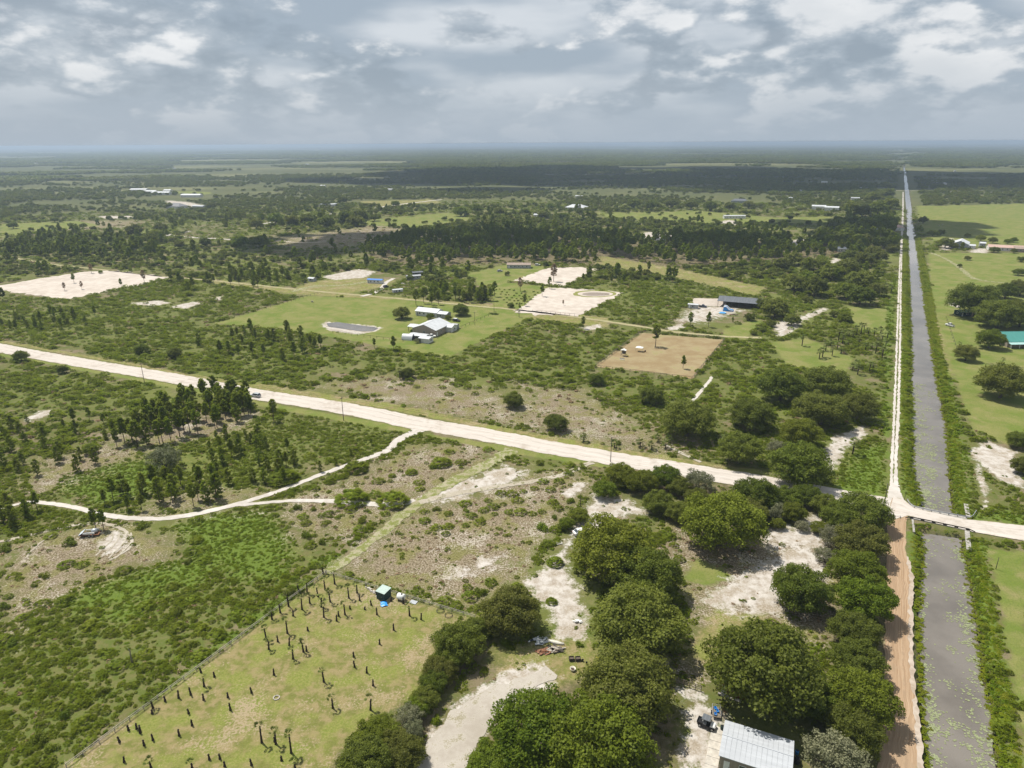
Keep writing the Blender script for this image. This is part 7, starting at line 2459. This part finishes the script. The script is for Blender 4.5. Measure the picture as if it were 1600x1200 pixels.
for s_ in (-1, 1):
    MB().tube([(3.0, s_ * 1.6, 0.6), (0.6, s_ * 1.6, 1.0), (-1.2, s_ * 1.6, 2.8), (-2.9, s_ * 1.6, 2.8)], 0.3, 8).build('side_bolster', WHITE, sl, True)
x, y = G(1129, 489.5)
pl = thing('paddling_pool', x, y, 0, 0, 'pale blue round paddling pool on the yellow sand', 'pool')
MB().tube([(2.0 * math.cos(a_), 2.0 * math.sin(a_), 0.3) for a_ in np.linspace(0, 2 * math.pi, 21)], 0.3, 6, cap=False).build('rim', M_('light_blue_vinyl', (0.25, 0.48, 0.62), 0.4, 0.05, 2.0), pl, True)
MB().tube([(0, 0, 0.05), (0, 0, 0.42)], 1.8, 18).build('water', BLUE_P, pl)
heap(1146, 492, 10, 2.2, [RUST, WOOD_D, WOOD], 'dark heap of branches on the yellow sand', 'brush_heap', 'branch', 1.0, 2.8, 0.25)

# paddock play things
x, y = G(974, 556)
ph = thing('playhouse', x, y, 0, GRID, 'raised wooden playhouse with a white roof in the brown paddock', 'playhouse')
for a_ in (-1.0, 1.0):
    for b_ in (-0.9, 0.9):
        MB().box(a_ - 0.07, a_ + 0.07, b_ - 0.07, b_ + 0.07, -0.1, 3.0).build('leg', WOOD, ph)
MB().box(-0.92, 0.92, -0.82, 0.82, 1.2, 1.32).build('floor_deck', WOOD, ph)
MB().box(-0.92, 0.92, 0.70, 0.82, 1.33, 2.3).build('back_panel', WOOD_D, ph)
MB().prism([(-1.3, 2.95), (1.3, 2.95), (0, 3.6)], -1.1, 1.1).build('roof', WHITE, ph)
MB().add([(0.95, -0.4, 1.28), (0.95, 0.4, 1.28), (2.9, 0.4, 0.1), (2.9, -0.4, 0.1), (0.95, -0.4, 1.2), (0.95, 0.4, 1.2), (2.9, 0.4, 0.02), (2.9, -0.4, 0.02)], [(0, 1, 2, 3), (7, 6, 5, 4), (0, 3, 7, 4), (1, 5, 6, 2), (2, 6, 7, 3)]).build('slide', YEL, ph)
x, y = G(999, 549)
gz = thing('canopy_table', x, y, 0, GRID, 'white canopy over a picnic table in the brown paddock', 'canopy')
for a_ in (-1.6, 1.6):
    for b_ in (-1.2, 1.2):
        MB().box(a_ - 0.05, a_ + 0.05, b_ - 0.05, b_ + 0.05, -0.1, 2.2).build('pole', STEEL, gz)
MB().add([(-1.8, -1.4, 2.15), (1.8, -1.4, 2.15), (1.8, 1.4, 2.15), (-1.8, 1.4, 2.15), (0, 0, 2.8)], [(0, 1, 4), (1, 2, 4), (2, 3, 4), (3, 0, 4), (3, 2, 1, 0)]).build('canopy', WHITE, gz)
for k, (px, py, lb) in enumerate(((972, 562.5, 'dark and white bench near the left fence of the brown paddock'), (1026, 544.5, 'dark bench beneath the tall paddock pine'))):
    x, y = G(px, py)
    bn = thing('bench', x, y, 0, GRID + 0.3, lb, 'bench')
    for i in range(3):
        MB().box(-1.1, 1.1, -0.3 + i * 0.22, -0.12 + i * 0.22, 0.44, 0.5).build('seat_plank', WOOD_D if k else WHITE, bn)
    for i in range(2):
        MB().box(-1.1, 1.1, 0.34, 0.39, 0.6 + i * 0.2, 0.75 + i * 0.2).build('back_plank', WOOD_D, bn)
    for a_ in (-0.9, 0.9):
        MB().box(a_ - 0.05, a_ + 0.05, -0.28, 0.33, 0.0, 0.43).build('leg', WOOD_D, bn)
x, y = G(1008, 550)
gb = thing('fire_barrel', x, y, 0, 0, 'small dark fire drum beside the paddock canopy', 'drum')
MB().tube([(0, 0, 0), (0, 0, 0.45), (0, 0, 0.9)], [0.36, 0.4, 0.38], 12).build('drum', RUST, gb)
MB().tube([(0, 0, 0.9), (0, 0, 0.94)], 0.33, 12).build('grate', BLACK, gb)

# seedling nursery rows
sd = HERB_LOW[0]
for r_ in range(6):
    for c_ in range(9):
        px = 782 + c_ * 7.4 + r_ * -4.0 + random.uniform(-1.5, 1.5)
        py = 452 + r_ * 3.7 + c_ * 0.65 + random.uniform(-0.6, 0.6)
        if random.random() < 0.82 and 772 < px < 842:
            x, y = G(px, py)
            t = thing('seedling', x, y, 0, random.uniform(0, 6), 'small dark seedling in the nursery rows left of the sand pads', 'seedling', 'nursery seedlings', random.uniform(0.9, 1.3))
            link('foliage', BUSH[0], t)
x, y = G(771, 491)
hd = thing('clipped_hedge', x, y, 0, GRID, 'short dark clipped hedge below the thin pole by the farm lane', 'hedge', None, (4.2, 1.5, 1.5))
link('foliage', BUSH[1], hd)

# ------------------------------------------------------------------ right of the canal
a_, b_ = Vector(G(1577, 516, 6.0)), Vector(G(1604, 516, 6.0))
house = building('green_roofed_house', 1592, 537, 22, 12, 3.0, 3.6, ROOF_TEAL, WALL_T, 'house with a bright teal metal roof at the right edge', 'house', 0.04, wins=5)
MB().add([(-11.3, -6.2, 2.62), (11.3, -6.2, 2.62), (11.3, -9.0, 2.2), (-11.3, -9.0, 2.2), (-11.3, -6.2, 2.72), (11.3, -6.2, 2.72), (11.3, -9.0, 2.3), (-11.3, -9.0, 2.3)],
         [(0, 1, 2, 3), (7, 6, 5, 4), (3, 2, 6, 7), (0, 3, 7, 4), (1, 5, 6, 2)]).build('porch_roof', ROOF_TEALL, house)
for i in range(6):
    MB().box(-11 + i * 4.4 - 0.08, -11 + i * 4.4 + 0.08, -8.9, -8.74, 0, 2.22).build('porch_post', WHITE, house)
building('teal_shed', 1505, 492, 8, 6, 2.5, 0.7, ROOF_TEALL, WALL_DG, 'small dark shed with a pale teal roof right of the canal', 'shed', 0.1, wins=1)
car(1484, 509.5, 1.9, 'white and dark pickup parked by the fence on the right bank', WHITE, 'truck', bed=True, name='pickup_truck')
building('white_barn', 1500, 386, 22, 14, 4.2, 3.0, ROOF_W, WALL_G, 'white-roofed dark barn in the far right pasture', 'barn', H2 - 0.2, wins=2)
building('small_outbuilding', 1515, 388, 8, 6, 3, 1.0, ROOF_W, WALL_W, 'small white outbuilding right of the far barn', 'shed', GRID, wins=1)
building('water_tower_house', 1534, 386, 5, 5, 4, 1, ROOF_W, WALL_G, 'small pale hut on the far right pasture', 'hut', GRID, wins=1)
building('long_house', 1575, 391, 34, 12, 3.0, 1.8, ROOF_P, WALL_W, 'long pink-roofed white house at the far right', 'house', GRID, wins=8)
building('house_end', 1597, 393, 14, 10, 3.0, 1.4, ROOF_T, WALL_T, 'brown-roofed wing at the far right edge', 'house', GRID, wins=2)
building('roadside_house', 1321, 393, 14, 9, 3.0, 1.2, ROOF_W, WALL_W, 'white house among the dark oaks left of the two-rut track', 'house', GRID, wins=3)
building('pink_villa', 1388, 359, 30, 14, 3.6, 2.4, ROOF_P, WALL_W, 'pink-roofed villa among dark oaks beside the far canal', 'house', GRID + 0.3, hip=0.3, wins=5)
building('hip_house', 901, 327, 32, 22, 3.6, 4.0, ROOF_W, WALL_W, 'white hip-roofed house among trees in the middle distance', 'house', GRID, hip=0.55, wins=5)
building('warehouse', 1279, 327, 20, 14, 5, 1.5, ROOF_W, WALL_W, 'white boxy warehouse left of the far canal, the left of two', 'warehouse', GRID, wins=2)
building('warehouse', 1299, 329, 20, 14, 5, 1.5, ROOF_W, WALL_W, 'white boxy warehouse left of the far canal, the right of two', 'warehouse', GRID, wins=2)
building('long_white_house', 1147, 341, 30, 7, 3.6, 0.6, ROOF_W, WALL_W, 'long white flat-looking building on the pale clearing', 'house', 0.0, wins=6)
building('dark_house', 1155, 317, 26, 16, 4, 3.0, ROOF_D, WALL_G, 'dark-roofed house at the edge of the far woods', 'house', GRID, hip=0.4, wins=3)
building('forest_house', 690, 364, 22, 11, 3.4, 1.4, ROOF_S, WALL_G, 'pale grey house hidden in the dark pine belt', 'house', GRID, wins=3)
building('hip_house', 277, 325, 30, 20, 3.6, 4.5, ROOF_G, WALL_W, 'grey hip-roofed house on the pale clearing at far left', 'house', GRID, hip=0.5, wins=4)
building('garage', 312, 325, 24, 10, 3.4, 1.4, ROOF_S, WALL_G, 'low grey garage right of the grey hip-roofed house', 'garage', GRID, wins=2)
for px, py, L_, W_, lb in ((219, 299, 40, 18, 'long white farm building, leftmost of the far left cluster'), (236, 302, 30, 16, 'white farm building second in the far left cluster'), (253, 304, 40, 14, 'white farm building third in the far left cluster'), (263, 300.5, 16, 14, 'white farm building at the back of the far left cluster'), (300, 308, 42, 12, 'long low white stable right of the far left cluster')):
    building('farm_building', px, py, L_, W_, 4.5, 2.0, ROOF_W, WALL_W, lb, 'farm building', GRID + 0.3, wins=3)
FARW = [(42, 257), (56, 256), (178, 249), (272, 264), (380, 244), (378, 248.5), (425, 242.5), (480, 257.5), (505, 292), (530, 245), (692, 233.5), (668, 240), (745, 248), (760, 250), (905, 309), (1018, 280), (912, 245), (1108, 234), (825, 244), (950, 243), (1235, 312), (1250, 300), (1288, 286), (1340, 296), (1336, 312), (1375, 266), (1366, 246), (1492, 268), (1500, 259), (1460, 285), (1476, 288), (1530, 241), (1555, 241), (1375, 263), (610, 298), (520, 322), (505, 322), (842, 339)]
for i, (px, py) in enumerate(FARW):
    m = mpp(px, py)
    L_ = float(np.clip(m * random.uniform(4, 7), 14, 60))
    building('distant_building', px, py, L_, L_ * 0.5, max(3.2, L_ * 0.12), max(1.2, L_ * 0.07), ROOF_W if i % 3 else ROOF_S, WALL_W, 'tiny pale building on the far plain ' + ('near the horizon' if py < 260 else 'among the woods') + (' at left' if px < 600 else (' near the middle' if px < 1200 else ' at right')), 'building', GRID + random.choice((0, 1.57)), wins=2, door=False, ends=False, group='tiny far buildings ' + ('near the horizon' if py < 260 else 'among the woods') + (' left' if px < 600 else (' middle' if px < 1200 else ' right')))

# ------------------------------------------------------------------ labels: tell alike things apart by their place in their own patch
SHORT = {
    'tiny pale building on the far plain near the horizon at left': 'tiny pale far building near the horizon at left',
    'tiny pale building on the far plain near the horizon near the middle': 'tiny pale far building near the horizon in the middle',
    'tiny pale building on the far plain near the horizon at right': 'tiny pale far building near the horizon at right',
    'tiny pale building on the far plain among the woods at left': 'tiny pale far building in the woods at left',
    'tiny pale building on the far plain among the woods near the middle': 'tiny pale far building in the woods in the middle',
    'tiny pale building on the far plain among the woods at right': 'tiny pale far building in the woods at right',
    'in the pine grove between the pale road and the sand path': 'in the pine ground at left',
    'between the winding sand path and the pale road': 'between sand path and road',
    'on the brown ground between the sand paths and the grassy lane': 'between sand paths and lane',
    'in the scrub below the sand path, left of the palm field': 'left of the palm field',
    'on the bare speckled lot beside the grassy lane': 'on the bare speckled lot',
    'inside the fenced palm field': 'in the palm field',
    'in the oak yard between the pale road and the metal shed': 'in the oak yard',
    'on the scrub between the pale road and the green farm field, left': 'below the green field',
    'on the scrub between the pale road and the white barns': 'below the white barns',
    'between the pale road and the brown paddock': 'below the brown paddock',
    'between the brown paddock and the two-rut canal track': 'right of the brown paddock',
    'in the thickets beyond the brown paddock': 'in the paddock thickets',
    'on the right-hand side of the canal': 'right of the canal',
    'on the near right bank of the canal': 'on the near canal bank',
    'around the farm behind the bright green field': 'around the far farm',
    'beyond the lane at left, below the dark pine belt': 'below the dark pine belt',
    'out on the far plain': 'on the far plain',
    'in the woods left of the far canal': 'left of the far canal',
    'in the dark belt beside the far canal track': 'beside the far canal track',
    'in the tree line behind the dark pine belt, right of centre': 'behind the dark pine belt',
    'along the white far roads, left of centre': 'along the white far roads',
    'slim tall pine in the dense grove below the pale road': 'slim pine of the dense grove',
    'tall dark pine at the right end of the dense grove': 'dark pine at the grove end',
    'young green pine on the brushy slope below the grove': 'young pine below the dense grove',
    'open pine along the upper side of the white sand path': 'open pine above the sand path',
    'pine at the left edge beside the end of the sand path': 'pine at the left picture edge',
    'small pine beside the winding sand path near the road': 'small pine by the winding path',
    'pine in the row below the large left sand pad': 'pine below the left sand pad',
    'tall pine in the stand behind the white farmhouse': 'tall pine behind the farmhouse',
    'pine in the clump beyond the farm lane left of centre': 'pine beyond the farm lane',
    'cabbage palm in the clumps on the green left of the two-rut track': 'cabbage palm left of the two-rut track',
    'cabbage palm among the thickets beyond the brown paddock': 'cabbage palm in the paddock thickets',
    'short cabbage palm among the palmettos just above the pale road': 'short cabbage palm above the pale road',
    'tall young palm with drooping fronds at the bottom of the fenced field': 'young palm at the bottom of the field',
    'young palm with a small green head in the upper corner of the fenced field': 'young palm in the upper field corner',
    'young palm standing apart in the lower fenced field': 'young palm standing apart in the field',
    'dark bare palm trunk without fronds, left of the field beside the white fence': 'bare palm trunk by the left fence',
    'dark bare palm trunk without fronds, in the upper part of the fenced field': 'bare palm trunk in the upper field',
    'dark bare palm trunk without fronds, in the lower right of the fenced field': 'bare palm trunk in the lower field',
    'small dark seedling in the nursery rows left of the sand pads': 'dark nursery seedling left of the sand pads',
    'pale broken block in the row of rubble left of the dark green hut': 'pale rubble block left of the hut',
}
ORD = ['first', 'second', 'third', 'fourth', 'fifth', 'sixth', 'seventh', 'eighth', 'ninth', 'tenth', 'eleventh', 'twelfth', 'thirteenth', 'fourteenth', 'fifteenth']
by_label = {}
for o in COL.objects:
    if o.parent is None and o.get('label') and o.get('group') and o.get('kind') is None:
        by_label.setdefault(o['label'], []).append(o)
for lb, obs in by_label.items():
    if len(obs) < 2:
        continue
    base = SHORT.get(lb, lb)
    for k, v in (() if lb in SHORT else SHORT.items()):
        if lb.endswith(k) and lb != k:
            base = lb[:-len(k)] + v
    pp = sorted(((to_px(o.location.x, o.location.y), o) for o in obs), key=lambda t_: -t_[0][1])
    rows = max(1, round(math.sqrt(len(pp) / 2.2)))
    per = math.ceil(len(pp) / rows)
    for r_ in range(0, len(pp), per):
        row = sorted(pp[r_:r_ + per], key=lambda t_: t_[0][0])
        for i, (_, o) in enumerate(row):
            where = '' if rows == 1 else ', ' + ('front row' if r_ == 0 else ORD[min(14, r_ // per)] + ' row back')
            o['label'] = '%s, %s from left%s' % (base, ORD[min(i, 14)], where)
